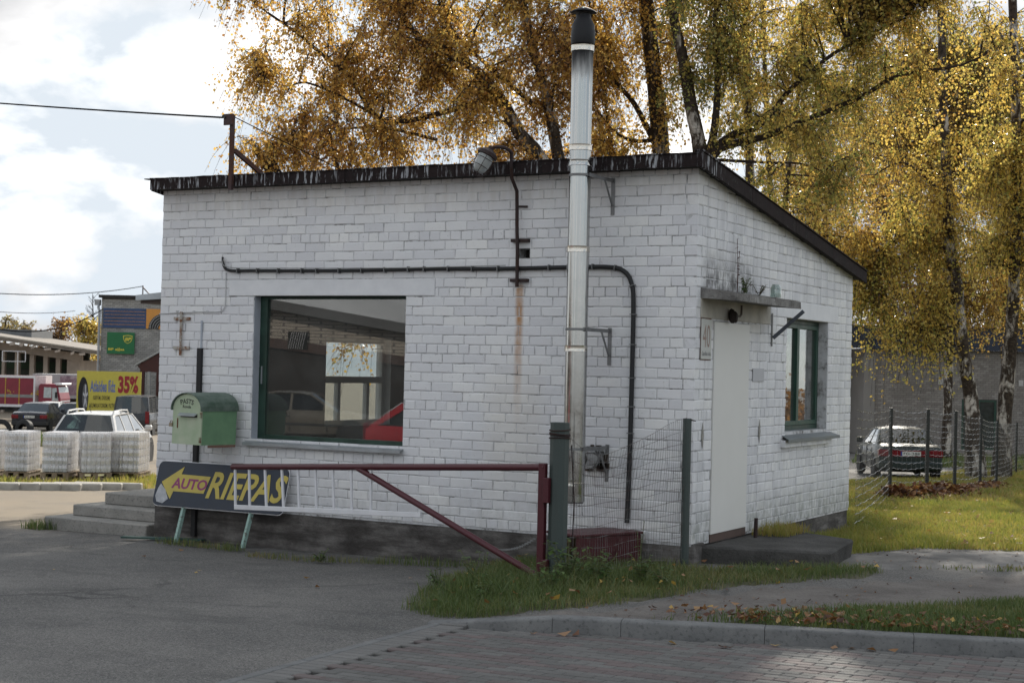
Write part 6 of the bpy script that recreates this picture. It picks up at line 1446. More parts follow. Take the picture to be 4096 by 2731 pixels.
def tree(name, label, stems, clumps, leaf, seed, group=None, barkm=None, lsize=(.064, .052), cover=1.22, twig_r=.005, limbs=(), droop=.75, tbias=0., base=None, leafk=15):
    "stems, limbs: lists of (points, r0, r1); clumps: (centre, half width, half height, half depth, cover); everything in world metres"
    global NLEAF
    rg = np.random.default_rng(seed); b0 = np.array(stems[0][0][0]) if base is None else base
    t = thing(name, b0, label, 'tree', group)
    b = MB(); skel = []
    for P, r0, r1 in stems:
        q = curve3(P, 26); n = len(q); rr = r0+(r1-r0)*np.linspace(0, 1, n)**.8
        rr *= 1+rg.uniform(-.06, .06, n); rr[:2] *= 1.25; b.tube(q, rr, 12); skel.append(q)
    b.build('trunk', barkm or M_BARK, t, smooth=60, norm=False)
    b = MB()
    for P, r0, r1 in limbs:
        q = curve3(P, 26); b.tube(q, r0+(r1-r0)*np.linspace(0, 1, len(q)), 8); skel.append(q)
    SK = np.concatenate([s[len(s)//4:] for s in skel])
    Vs, Ts = [], []; TWs = []
    for (c, rx, ry, rz, cov) in clumps:
        c = np.array(c); nl = int(cov*cover*math.pi*rx*ry/(.25*lsize[0]*lsize[1])); nt_ = max(6, nl//leafk); nb = max(4, nt_//22)
        d = np.linalg.norm(SK-c, axis=1); ends = []
        for k in range(nb):                                          # branchlets into the clump
            u_ = rg.normal(size=3); u_ /= np.linalg.norm(u_); rr_ = rg.uniform(.25, 1)**.5
            e = c+(R3*u_[0]*rx+UPV*u_[2]*ry+F3*u_[1]*rz)*rr_
            w = np.linalg.norm(SK-e, axis=1)+rg.uniform(0, .8, len(SK))+np.maximum(0, SK[:, 2]-e[2])*.6; s = SK[int(np.argmin(w))]
            L = np.linalg.norm(e-s); mid = (s+e)/2+UPV*L*rg.uniform(.08, .22)+rg.normal(size=3)*L*.06
            tt = np.linspace(0, 1, 8)[:, None]; q = (1-tt)**2*s+2*tt*(1-tt)*mid+tt**2*e
            q += rg.normal(size=q.shape)*np.linspace(0, 1, 8)[:, None]*.05
            b.tube(q, np.linspace(max(twig_r*1.6, min(.045, .008+.010*L)), twig_r*.9, 8), 5, cap=False); ends.append(q)
        E = np.array(ends)
        bi = rg.integers(0, nb, nt_); ti = rg.uniform(.35, 1, nt_)*7; i0 = np.minimum(ti.astype(int), 6); fr = (ti-i0)[:, None]
        S = E[bi, i0]*(1-fr)+E[bi, i0+1]*fr
        ang = rg.uniform(0, 2*math.pi, nt_); el = rg.normal(-.25, .45, nt_)
        D = (R3[None]*np.cos(ang)[:, None]+F3[None]*np.sin(ang)[:, None])*np.cos(el)[:, None]+UPV[None]*np.sin(el)[:, None]
        Ln = rg.uniform(.45, 1.15, nt_)*(lsize[0]/.064)**.5
        tl_ = rg.uniform(.08, 1.0, (nt_, leafk))
        P = S[:, None]+D[:, None]*(Ln[:, None]*tl_*(1-.25*tl_))[..., None]; P[..., 2] -= droop*Ln[:, None]*tl_**1.7
        P = P.reshape(-1, 3)+rg.normal(size=(nt_*leafk, 3))*lsize[0]*.75
        n = len(P); a = rg.normal(size=(n, 3)); a[:, 2] -= .9; a /= np.linalg.norm(a, axis=1)[:, None]
        r_ = rg.normal(size=(n, 3)); w = np.cross(a, r_); w /= np.linalg.norm(w, axis=1)[:, None]
        sz = rg.uniform(.5, 1.4, n)[:, None]; la = a*sz*lsize[0]/2; lw = w*sz*lsize[1]/2
        Vs.append(np.stack([P-la, P+lw-la*.15, P+la, P-lw-la*.15], 1).reshape(-1, 3))
        cl = np.clip(rg.normal(.45+tbias, .13)+np.repeat(rg.normal(0, .16, nt_), leafk)+rg.normal(0, .12, n), 0, 1); Ts.append(np.repeat(cl, 4))
        # twigs: thin three-sided stems
        tt = np.linspace(0, 1, 5); Q = S[:, None]+D[:, None]*(Ln[:, None]*tt*(1-.25*tt))[..., None]; Q[..., 2] -= droop*Ln[:, None]*tt**1.7
        TWs.append(Q)
    b.build('branches', M_TWIG, t, norm=False, kind='stuff')
    Q = np.concatenate(TWs); n = len(Q); ref = np.array([.3, .2, .93]); rad = twig_r*np.linspace(1, .5, 5)
    T = np.gradient(Q, axis=1); T /= np.linalg.norm(T, axis=2)[..., None]+1e-9; X = np.cross(T, np.cross(T, ref[None, None])); X /= np.linalg.norm(X, axis=2)[..., None]+1e-9; Y = np.cross(T, X)
    ring = np.stack([Q+rad[None, :, None]*(math.cos(a)*X+math.sin(a)*Y) for a in (0, 2.094, 4.189)], 2)   # n,5,3,3
    base_i = (np.arange(n)*15)[:, None, None]; ii = np.arange(4)[None, :, None]*3; jj = np.arange(3)[None, None, :]
    f = np.stack([base_i+ii+jj, base_i+ii+(jj+1) % 3, base_i+ii+3+(jj+1) % 3, base_i+ii+3+jj], -1).reshape(-1, 4)
    raw('twigs', ring.reshape(-1, 3), f, M_TWIG, t, kind='stuff')
    Vv = np.concatenate(Vs); NLEAF += len(Vv)//4
    raw('crown', Vv, np.arange(len(Vv)).reshape(-1, 4), leaf, t, np.concatenate(Ts))
    return t
def P_(d, *pp): return [tuple(at(x, y, d+(q[0] if q else 0))) for x, y, *q in pp]
def foot(px, d): p = wc(uv(px, d), d); return tuple(p)
def CL(d, *cc):
    "clumps given by picture place: (px, py, half width px, half height px, half depth m, cover, shift in depth)"
    out = []
    for c in cc:
        x, y, w, h = c[:4]; rz = c[4] if len(c) > 4 else 1.5; cov = c[5] if len(c) > 5 else 1; sh = c[6] if len(c) > 6 else 0
        out.append((at(x, y, d+sh), w/FPX*d, h/FPX*d, rz, cov))
    return out
dA = 31
tree('birch_tree', 'golden birch with stems leaning left behind the roof left of the flue',
     [([foot(2340, dA)]+P_(dA, (2260, 900), (2160, 640), (2079, 535), (1990, 380), (1876, 256), (1751, 185), (1644, 119), (1560, -60)), .21, .05),
      ([foot(2370, dA+.3)]+P_(dA+.3, (2290, 900), (2235, 640), (2190, 400), (2120, 150), (2060, -150), (2000, -500)), .17, .06)],
     CL(dA, (1010, 160, 150, 190, 1.2, .7), (1060, 480, 170, 170, 1.2, .65), (1290, 200, 240, 230, 1.6, 1.0), (1330, 520, 260, 150, 1.4, .95), (1600, 120, 260, 220, 1.8, 1.1), (1650, 430, 260, 200, 1.6, 1.0), (1900, 120, 260, 240, 1.8, 1.1), (1960, 420, 240, 190, 1.6, .8), (2200, 220, 200, 300, 1.6, .9), (1250, -180, 330, 200, 1.8, .7), (1700, -250, 400, 260, 2, .7), (2100, -260, 350, 260, 2, .7), (1500, -650, 500, 280, 2.2, .55), (1000, -120, 150, 160, 1.2, .5), (1480, 640, 320, 70, 1.2, 1.0), (1130, 620, 170, 70, 1, .6), (1830, 610, 220, 80, 1.2, .8), (2080, 610, 150, 80, 1.2, .6), (1465, 1405, 60, 35, .6, 9.0), (2050, -700, 450, 300, 2.2, .5)),
     M_LGOLD, 1, 'birches behind the hut', limbs=[(P_(dA, (1990, 380), (1700, 470), (1519, 476), (1400, 315), (1269, 202), (1186, 131), (1019, 12), (900, -120)), .06, .015), (P_(dA, (1519, 476), (1400, 405), (1233, 333), (1138, 345), (1040, 300)), .035, .008), (P_(dA, (1750, 560), (1520, 510), (1317, 524), (1138, 547), (1020, 600)), .035, .008), (P_(dA, (2138, 423), (1960, 270), (1830, 150), (1750, 0)), .05, .02)], tbias=-.06)
dB = 33.5
tree('birch_tree', 'golden birch with thick dark trunk straight behind the flue pipe',
     [([foot(2660, dB)]+P_(dB, (2655, 900), (2640, 560), (2615, 300), (2590, 60), (2560, -250), (2540, -700)), .24, .12)],
     CL(dB, (2330, 120, 220, 260, 1.6, 1), (2480, 430, 220, 220, 1.5, .6), (2600, 120, 240, 260, 1.6, 1.0), (2420, -250, 350, 260, 2, .7), (2500, 620, 230, 90, 1.2, .55), (2250, 520, 170, 170, 1.3, .5), (2600, -650, 450, 300, 2.2, .5)),
     M_LGOLD, 2, 'birches behind the hut', barkm=M_BARKD, limbs=[(P_(dB, (2650, 640), (2540, 420), (2440, 300), (2380, 120), (2340, -100)), .07, .02), (P_(dB, (2640, 560), (2520, 560), (2430, 500), (2370, 400)), .05, .015), (P_(dB, (2470, 700), (2440, 560), (2420, 380), (2400, 200)), .06, .02)], tbias=-.04)
dC = 31.5
tree('birch_tree', 'birch with pale trunk and long limbs sweeping right above the roof corner',
     [([foot(2840, dC)]+P_(dC, (2830, 900), (2800, 600), (2765, 430), (2735, 250), (2690, 50), (2620, -300)), .20, .08)],
     CL(dC, (2850, 120, 200, 220, 1.5, 1.0), (3050, 150, 220, 220, 1.6, .95), (3120, 480, 260, 160, 1.4, .6), (3330, 180, 250, 230, 1.7, .95), (3380, 560, 200, 190, 1.5, .45), (3620, 110, 230, 200, 1.7, .6), (3200, 760, 200, 120, 1.2, .55), (3650, 380, 200, 150, 1.6, .2), (2950, -250, 350, 250, 2, .85), (3500, -260, 480, 260, 2, .95), (3950, 60, 200, 160, 1.6, .3), (3150, -680, 560, 300, 2.2, .9), (3400, -450, 320, 160, 2, 1.2), (3320, -290, 200, 110, 1.6, 2.2), (3420, -300, 150, 90, 1.4, 1.6)),  # dense clumps above the frame are added to shade the paving
     M_LOLIV, 3, 'birches behind the hut', barkm=M_BARKD, limbs=[(P_(dC, (2810, 640), (2850, 560), (2870, 350), (2860, 100), (2880, -200)), .10, .03), (P_(dC, (2820, 690), (2860, 600), (2930, 540), (3060, 490), (3150, 370), (3300, 240), (3450, 150), (3700, 40)), .10, .02), (P_(dC, (2820, 700), (2880, 595), (3050, 550), (3250, 470), (3450, 385), (3600, 300), (3850, 260), (4020, 170)), .095, .015), (P_(dC, (2860, 640), (3060, 650), (3200, 655), (3300, 690)), .035, .01)], tbias=.12)
dF = 44
tree('birch_tree', 'slim pale birch standing farther back above the slope of the roof',
     [([foot(3010, dF)]+P_(dF, (3005, 1000), (3000, 700), (2992, 450), (2985, 150), (2980, -300)), .16, .09), ([foot(3090, dF+2)]+P_(dF+2, (3085, 1000), (3075, 650), (3060, 300), (3050, -100)), .12, .06), ([foot(3150, dF+1)]+P_(dF+1, (3140, 1000), (3150, 700), (3190, 400), (3230, 0)), .11, .05)],
     CL(dF, (3330, 420, 260, 240, 2.5, .9), (3250, 800, 200, 190, 2, .6), (3460, 830, 200, 210, 2, .35), (3300, -100, 350, 260, 2.5, .6), (2950, 300, 220, 220, 2, .5), (2900, -200, 250, 240, 2, .5), (3380, 1020, 160, 160, 2, .4)),
     M_LOLIV, 4, 'birches behind the hut', tbias=.1, twig_r=.006, lsize=(.075, .06))
dD = 43
tree('birch_tree', 'yellow birch with black and white trunk, left one of the pair on the lawn',
     [([foot(3915, dD)]+P_(dD, (3885, 1600), (3850, 1400), (3828, 1150), (3800, 990), (3785, 700), (3770, 300), (3760, -200)), .235, .10)],
     CL(dD, (3560, 900, 180, 170, 1.8, .7), (3470, 1080, 110, 160, 1.2, .8), (3600, 1150, 160, 120, 1.5, 1.0), (3530, 1280, 120, 80, 1.0, 1.15), (3480, 1330, 80, 70, .9, 1.1), (3620, 1315, 110, 60, 1.0, 1.1), (3730, 1240, 80, 70, .9, 1.0), (3430, 1230, 60, 90, .8, 1.0), (3720, 850, 150, 170, 1.6, .7), (3700, 640, 190, 160, 2, .55), (3600, 440, 180, 150, 2, .25), (3880, 560, 180, 190, 2, .4), (3470, 780, 150, 170, 1.6, .4), (3690, 1050, 120, 120, 1.2, .7), (3740, 200, 200, 150, 2.2, .1), (3895, 1000, 55, 140, 1, .5), (3440, 960, 80, 150, 1, .7)),
     M_LYELL, 5, 'birches on the lawn', limbs=[(P_(dD, (3790, 1010), (3730, 960), (3640, 930), (3560, 980), (3500, 1080)), .05, .012), (P_(dD, (3785, 800), (3690, 700), (3600, 650), (3500, 700)), .06, .015)], droop=1.0, tbias=.08, lsize=(.075, .06), twig_r=.006)
dE = 44
tree('birch_tree', 'yellow birch with black and white trunk, right one of the pair on the lawn',
     [([foot(4015, dE)]+P_(dE, (4018, 1650), (4040, 1400), (4055, 1150), (4062, 900), (4065, 500), (4050, 0), (4040, -400)), .24, .10)],
     CL(dE, (4060, 300, 170, 200, 2, .25), (4080, 620, 180, 200, 2, .75), (4020, 830, 120, 140, 1.5, .7), (4140, 930, 110, 180, 1.5, .8), (3940, 720, 110, 170, 1.5, .7), (3985, 1030, 55, 130, 1, .6), (4105, 1180, 40, 120, .8, .5), (4350, 520, 260, 380, 2.2, .5), (4330, 950, 200, 230, 2, .6)),  # the clumps right of the frame are added to shade the path
     M_LYELL, 6, 'birches on the lawn', limbs=[(P_(dE, (4060, 1080), (4000, 1060), (3930, 1060)), .035, .01), (P_(dE, (4062, 900), (4150, 820), (4260, 800)), .05, .015)], droop=1.0, tbias=.1, lsize=(.075, .06), twig_r=.006)
dG = 60
tree('birch_tree', 'olive gold weeping birch standing farther back than the pair on the lawn',
     [([foot(3790, dG)]+P_(dG, (3795, 1500), (3800, 1200), (3805, 800), (3800, 300)), .2, .1)],
     CL(dG, (3800, 1200, 100, 110, 2, .9), (3960, 1150, 100, 120, 2, .9), (3850, 980, 180, 170, 2, .7), (4050, 1160, 90, 130, 2, .8), (3650, 760, 250, 230, 3, .5), (3950, 620, 250, 280, 3, .6), (3750, 420, 300, 240, 3, .8), (4050, 330, 280, 300, 3, .8), (3450, 330, 240, 240, 3, .6), (3600, 120, 300, 160, 3, .55), (3950, 80, 300, 160, 3, .55), (3300, 650, 200, 220, 3, .5)),
     M_LOLIV, 7, 'birches on the lawn', droop=1.2, lsize=(.085, .07), twig_r=.007)
def backtree(label, px, d, clumps, m, seed, tb):
    tree('birch_tree', label, [([foot(px, d)]+P_(d, (px+5, 1300), (px-10, 900), (px+10, 400)), .24, .08)], CL(d, *clumps), m, seed, 'birches behind the workshop', lsize=(.14, .115), twig_r=.011, leafk=11, tbias=tb, droop=.9)
backtree('tall golden birch behind the workshop roof, nearest the hut', 3250, 84, [(3150, 620, 230, 230, 3, .7), (3350, 850, 230, 230, 3, .9), (3300, 1120, 170, 160, 3, .9), (3480, 1080, 180, 180, 3, 1.0), (3480, 560, 220, 200, 3, .7), (3420, 1270, 150, 70, 2, .9)], M_LOLIV, 51, .05)
backtree('tall brownish birch behind the middle of the workshop roof', 3680, 86, [(3650, 800, 230, 230, 3, .9), (3720, 1080, 230, 180, 3, 1.1), (3650, 1260, 200, 80, 2, 1.1), (3720, 480, 230, 220, 3, .7), (3850, 1230, 150, 100, 2, 1.1)], M_LBRWN, 52, .15)
backtree('tall golden birch behind the workshop roof at the right edge', 4020, 85, [(4000, 800, 230, 230, 3, .9), (4050, 1080, 200, 180, 3, 1.1), (4000, 1250, 180, 80, 2, 1.1), (4040, 480, 230, 220, 3, .7), (4250, 900, 200, 300, 3, .8)], M_LOLIV, 53, .1)
dR = np.array([10.6, 33.5])
tree('birch_tree', 'birch standing out to the right, mirrored in the side window', [([(10.6, 33.5, float(gz(10.6, 33.5))), (10.7, 33.5, 3), (10.5, 33.6, 7), (10.8, 33.4, 12)], .2, .08)],
     [(np.array([10.6, 33.5, 9.]), 2.2, 2.5, 2.2, .5), (np.array([11, 33.0, 5.5]), 1.6, 1.0, 1.6, .35)], M_LOLIV, 8, 'birches on the lawn', lsize=(.085, .07))
# far trees over the yard on the left
def fartree(label, px, py, w, h, d, m, seed, cov=1.0, tb=0, extra=()):
    tree('far_tree', label, [([foot(px, d)]+P_(d, (px, py+h), (px+2, py), (px+4, py-h*.6)), .22, .05)], CL(d, (px, py, w, h, 2.5, cov), *extra), m, seed, 'far trees over the yard', lsize=(.20, .17), twig_r=.02, leafk=8, droop=.2, tbias=tb)
fartree('pale yellowish far tree at the left edge above the shed', 20, 1305, 55, 45, 155, M_LPALE, 21, 1.0, .1)
fartree('pale yellowish far tree, second from the left edge above the shed', 92, 1305, 42, 42, 158, M_LPALE, 22, 1.0, .1)
fartree('thin brown far tree right of the grey roof box', 160, 1345, 34, 48, 150, M_LBRWN, 23, .7, 0)
fartree('brown topped far tree left of the yellow green one', 245, 1320, 58, 75, 148, M_LBRWN, 24, 1.2, .2, ((225, 1390, 70, 50, 2.5, 1.0),))
fartree('yellow green full far tree left of the grey brick building', 330, 1340, 85, 90, 143, M_LOLIV, 25, 1.4, .1, ((330, 1440, 75, 60, 2.5, 1.0), (360, 1500, 40, 60, 2, .9), (290, 1290, 40, 40, 2, .7)))
b = MB(); tw_ = thing('bare_tree', wc(uv(372, 150), 150), 'bare leafless far tree beside the corner of the grey brick building', 'tree', 'far trees over the yard')
rg = random.Random(31); bx = uv(382, 150); z0 = float(gz(*wc(bx, 150)[:2])); zt_ = zz(382, 1175, 150)
b.tube([MC @ Vector((bx, 150, z0)), MC @ Vector((bx-.2, 150, zz(382, 1330, 150))), MC @ Vector((bx-.4, 150, zt_))], [.2, .1, .02], 6); b.build('trunk', M_TWIG, tw_, norm=False); b = MB()
for i in range(60):
    h = rg.uniform(.35, .98); p = np.array(MC @ Vector((bx-.35*h, 150, z0+(zt_-z0)*h))); a = rg.uniform(0, 6.28); L = rg.uniform(.5, 2.0)*(1.25-h); q = p+R3*math.cos(a)*L+F3*math.sin(a)*L+UPV*L*rg.uniform(.5, 1.1); b.tube([p, (p+q)/2+UPV*.05*L, q], [.03, .02, .008], 4, cap=False)
    for k in range(3): e = q+(R3*rg.uniform(-1, 1)+UPV*rg.uniform(.1, 1))*L*.4; b.tube([(p+2*q)/3, e], [.012, .006], 3, cap=False)
b.build('branches', M_TWIG, tw_, norm=False)

hd_c = [np.array([9+k*1.6, 31+k*2.3]) for k in range(9)]
hv = []; ht = []; rgh = np.random.default_rng(44)
for c in hd_c:
    n = 1500; p = np.stack([c[0]+rgh.normal(0, .8, n), c[1]+rgh.normal(0, .8, n), float(gz(*c))+np.abs(rgh.normal(.9, .55, n))], 1); a = rgh.normal(size=(n, 3)); a /= np.linalg.norm(a, axis=1)[:, None]; b2 = np.cross(a, rgh.normal(size=(n, 3))); b2 /= np.linalg.norm(b2, axis=1)[:, None]
    hv.append(np.stack([p-a*.09, p+b2*.07, p+a*.09, p-b2*.07], 1).reshape(-1, 3)); ht.append(np.repeat(np.clip(rgh.normal(.3, .2, n), 0, 1), 4))
hv = np.concatenate(hv); hed = raw('hedge', hv, np.arange(len(hv)).reshape(-1, 4), M_LBRWN, None, np.concatenate(ht)); tag(hed, 'low brown autumn hedge out to the right, mirrored in the side window', 'hedge')

# ------------------------------------------------------------------ grass, weeds, fallen leaves
def inpoly(P, poly):
    poly = np.array(poly); x, y = P[:, 0], P[:, 1]; ins = np.zeros(len(P), bool); j = len(poly)-1
    for i in range(len(poly)):
        xi, yi = poly[i]; xj, yj = poly[j]; c = ((yi > y) != (yj > y)) & (x < (xj-xi)*(y-yi)/(yj-yi+1e-12)+xi); ins ^= c; j = i
    return ins
GRASS = [(0, (.25, .19, .09)), (.2, (.21, .19, .07)), (.45, (.115, .15, .045)), (.75, (.075, .12, .035)), (1, (.14, .19, .05))]
DRYG = [(0, (.36, .25, .10)), (.3, (.33, .27, .085)), (.6, (.26, .27, .06)), (1, (.14, .19, .04))]
M_GRASS = leafmat('grass_blades', GRASS, .35, .5); M_GRASSY = leafmat('sunny_grass_blades', DRYG, .45, .45)
def clumpn(P, s, seed):
    rg = np.random.default_rng(seed); v = np.zeros(len(P))
    for k in range(7):
        a = rg.uniform(0, 6.28); f = s*(1+k*.7); v += np.sin((P[:, 0]*math.cos(a)+P[:, 1]*math.sin(a))*f+rg.uniform(0, 6.28))/(1+k*.4)
    return v/3
def blades(name, poly, dens, h0, h1, w, m, seed, tb=.5, thin=0., extra=None, keep=None, lean=.35, label=None):
    rg = np.random.default_rng(seed); p = np.array(poly); lo, hi = p.min(0), p.max(0); n = int((hi-lo).prod()*dens)
    P = rg.uniform(lo, hi, (n, 2)); P = P[inpoly(P, poly)]
    c = clumpn(P, 2.2, seed); P, c = P[c > thin-1], c[c > thin-1]
    if keep is not None: k = keep(P) > rg.uniform(0, 1, len(P)); P, c = P[k], c[k]
    n = len(P); z = gz(P[:, 0], P[:, 1])+(np.array([extra(x, y) for x, y in P]) if extra else 0)
    h = rg.uniform(h0, h1, n)*(1+.35*c); a = rg.uniform(0, 6.28, n); l = np.abs(rg.normal(0, lean, n))*h; b_ = rg.uniform(0, 6.28, n)
    B = np.stack([P[:, 0], P[:, 1], z], 1); wv = np.stack([np.cos(a), np.sin(a), 0*a], 1)*w/2; lv = np.stack([np.cos(b_), np.sin(b_), 0*a], 1)*l[:, None]; up = np.stack([0*h, 0*h, h], 1)
    V = np.stack([B-wv, B+wv, B+lv*.35+up*.6-wv*.75, B+lv*.35+up*.6+wv*.75, B+lv+up*.95], 1).reshape(-1, 3)
    i = (np.arange(n)*5)[:, None]; F = np.concatenate([i+np.array([0, 1, 3]), i+np.array([0, 3, 2]), i+np.array([2, 3, 4])], 1).reshape(-1, 3)
    t = np.clip(tb+.22*c+rg.normal(0, .16, n), 0, 1)
    return raw(name, V, F, m, None, np.repeat(t, 5), kind='stuff')
def edgedist(P, poly):
    d = np.full(len(P), 9.0); q = np.array(poly)
    for a, c in zip(q, np.roll(q, -1, 0)):
        t = np.clip(((P-a)@(c-a))/max(((c-a)**2).sum(), 1e-9), 0, 1)[:, None]; d = np.minimum(d, np.linalg.norm(P-(a+(c-a)*t), axis=1))
    return d
def bedkeep(P):
    d = edgedist(P, bed_wide); return np.clip(.10+d/.30+.55*clumpn(P, 5.0, 77), 0, 1)
bed_wide = [tuple(np.array(p)+(np.array(p)-np.array([-.1, -1.7]))/np.linalg.norm(np.array(p)-np.array([-.1, -1.7]))*.07) for p in bed_poly]
blades('bed_grass', bed_wide, 3400, .03, .115, .006, M_GRASS, 1, .50, -.12, lambda x, y: .004+bedrise(x, y), bedkeep, .65)
blades('bed_grass', [(-1.2, -2.9), (-1.3, -2.0), (-.9, -1.3), (.1, -1.5), (.3, -2.4), (-.2, -3.1)], 900, .10, .24, .006, M_GRASS, 31, .60, .0, lambda x, y: .004+bedrise(x, y), None, .75)
def vk(P):
    s = (P-np.array([.58, -4.05]))@KX; return np.clip(.25+.75*ss(.8, 2.6, s), 0, 1)
blades('verge_grass', verge_poly, 3000, .03, .09, .007, M_GRASS, 2, .56, -.25, lambda x, y: .012, vk, .5)
lawn_near = [(.02, 2.2), (.02, 5.6), (-2.2, 9), (-2.6, 11), (4, 14), (11, 12), (8.2, 9.6), (4.4, 4.7), (2.34, 4.1), (1.3, 3.6), (.9, 2.3)]
lawn_far = [(-2.6, 11), (-5.2, 22), (-5.6, 26.0), (-4.9, 29.3), (-5.5, 36), (0, 42), (10, 34), (14, 20), (11, 12), (4, 14)]
blades('lawn_grass', lawn_near, 1500, .04, .10, .011, M_GRASSY, 3, .58, -.5, None, None, .5)
blades('lawn_grass', lawn_far, 330, .05, .13, .022, M_GRASSY, 4, .45, -.45, None, None, .5)
far_poly = [tuple(wc(uv(x, d), d)[:2]) for x, d in ((3420, 54), (4300, 50), (4700, 67), (3440, 67))]
sheet('far_lawn', far_poly, .012, M_LAWNSOIL, 2.5); blades('far_lawn_grass', far_poly, 60, .08, .25, .05, M_GRASS, 41, .5, -.6)
def strip(pts, w):
    P = np.array(pts); n = np.array([-(P[-1]-P[0])[1], (P[-1]-P[0])[0]]); n /= np.linalg.norm(n)
    return [tuple(p+n*w) for p in P]+[tuple(p-n*w) for p in P[::-1]]
blades('wall_foot_grass', strip([(-6.3, -.42), (-5.6, -.5), (-5.0, -.62)], .11), 1500, .03, .10, .006, M_GRASS, 5, .35, -.1, lambda x, y: .012)
blades('wall_foot_grass', strip([(-4.6, -.95), (-3.8, -1.0), (-3.0, -.62), (-2.3, -.42), (-1.6, -.36)], .12), 1300, .03, .10, .006, M_GRASS, 6, .40, .1, lambda x, y: .012)
blades('wall_foot_grass', [(.02, 2.35), (.02, 5.3), (.9, 4.4), (.7, 2.6)], 2200, .06, .16, .009, M_GRASSY, 7, .62, -.6)
blades('slab_grass', [(.05, 1.5), (.05, 2.4), (.45, 2.3), (.42, 1.55)], 2600, .05, .15, .007, M_GRASSY, 8, .45, -.6, lambda x, y: -.03-float(gz(x, y)))
blades('step_tuft', [(-8.95, .02), (-8.6, -.05), (-8.45, .14), (-8.7, .3), (-8.95, .25)], 2200, .04, .15, .008, M_GRASS, 9, .6, -.8, lambda x, y: .0)
blades('path_grass', strip([(1.9, .9), (2.5, 1.65), (3.0, 2.2), (4.2, 3.7)], .22), 900, .02, .07, .009, M_GRASS, 10, .4, .15, None, lambda P: np.clip(.15+.8*clumpn(P, 4, 5), 0, 1))
blades('pallet_grass', [tuple(wc(uv(x, d), d)[:2]) for x, d in ((-60, 28.7), (420, 28.6), (640, 28.4), (660, 33), (560, 33.5), (420, 30.5), (-60, 30.5))], 240, .05, .18, .018, M_GRASSY, 12, .5, -.1)
sheet('yard_verge', [tuple(wc(uv(x, d), d)[:2]) for x, d in ((-200, 28.6), (420, 28.5), (660, 28.3), (690, 35), (500, 36), (-200, 34))], .01, M_LAWNSOIL, 1.0)
blades('yard_verge_grass', [tuple(wc(uv(x, d), d)[:2]) for x, d in ((118, 52), (245, 52), (250, 58), (120, 58))], 120, .2, .42, .05, M_GRASS, 13, .6, -.6)
FALL = [(0, (.055, .022, .014)), (.3, (.13, .05, .022)), (.55, (.24, .12, .045)), (.8, (.34, .20, .11)), (1, (.46, .30, .07))]
M_FALL = leafmat('fallen_leaves', FALL, .3, .6)
def fallen(name, P, zoff, size, seed, tb=.45, heap=None, tilt=.5):
    rg = np.random.default_rng(seed); n = len(P); z = gz(P[:, 0], P[:, 1])+zoff+(heap if heap is not None else 0)
    C = np.stack([P[:, 0], P[:, 1], z], 1); a = rg.uniform(0, 6.28, n); nn = np.stack([rg.normal(0, tilt, n), rg.normal(0, tilt, n), np.ones(n)], 1); nn /= np.linalg.norm(nn, axis=1)[:, None]
    x = np.stack([np.cos(a), np.sin(a), 0*a], 1); x -= nn*(x*nn).sum(1)[:, None]; x /= np.linalg.norm(x, axis=1)[:, None]; y = np.cross(nn, x)
    s = (size*rg.uniform(.6, 1.35, n))[:, None]; cu = nn*s*rg.uniform(.05, .3, n)[:, None]
    V = np.stack([C-x*s*.5+cu, C-y*s*.33+x*s*.05, C+x*s*.5+cu*.6, C+y*s*.33+x*s*.05+cu*.2], 1).reshape(-1, 3); i = (np.arange(n)*4)[:, None]
    F = np.concatenate([i+np.array([0, 1, 3]), i+np.array([1, 2, 3])], 1).reshape(-1, 3)
    t = np.clip(tb+rg.normal(0, .25, n), 0, 1); return raw(name, V, F, M_FALL, None, np.repeat(t, 4), kind='stuff')
rg = np.random.default_rng(5)
s_ = np.concatenate([rg.normal(2.0, .55, 300), rg.normal(3.1, .25, 70), rg.normal(4.0, .3, 50), rg.uniform(.8, 6, 150)]); t_ = .15+np.abs(rg.normal(.30, .30, len(s_)))
P = np.array([kp(a, c) for a, c in zip(s_, t_)]); fallen('verge_leaves', P, .04, .062, 1, .42, rg.uniform(0, .035, len(P)))
P = np.array([kp(a, c) for a, c in ((2.0, -.10), (2.12, -.08), (2.25, -.13), (2.4, -.09), (.12, -.16), (.2, -.14), (1.25, -.35), (1.3, -.38), (.9, -.3), (-.1, -.2), (1.6, -.15), (3.3, -.2))]); fallen('paving_leaves', P, .034, .085, 2, .6, None, .2)
n = 2200; P = np.stack([rg.uniform(-6, 8, n), rg.uniform(4, 36, n)], 1); P = P[inpoly(P, lawn_poly)]; fallen('lawn_leaves', P, .05, .085, 3, .7, None, .4)
pa = np.array([fps[1][0], fps[1][1]]); pb = np.array([fps[3][0], fps[3][1]]); pc_ = np.array([fps[5][0], fps[5][1]]); L = []; H = []
for a, c, k, hh in ((pa, pb, 1200, .24), (pb, pc_, 500, .15)):
    t = rg.uniform(-.04, 1.02, k); o_ = rg.normal(0, .22, k); d = (c-a)/np.linalg.norm(c-a); nrm = np.array([-d[1], d[0]]); L.append(a+(c-a)*t[:, None]+nrm*o_[:, None]-FH*.25); H.append(rg.uniform(0, 1, k)*hh*np.exp(-(o_/.3)**2)*(.5+.5*np.sin(t*9+1)**2))
fallen('fence_leaf_heap', np.concatenate(L), .04, .13, 4, .36, np.concatenate(H), .8)
n = 500; P = np.stack([rg.uniform(-2.2, 2.2, n), rg.uniform(-3.6, .8, n)], 1); P = P[inpoly(P, bed_poly)][:70]; fallen('bed_leaves', P, .08, .07, 6, .75, None, .5)
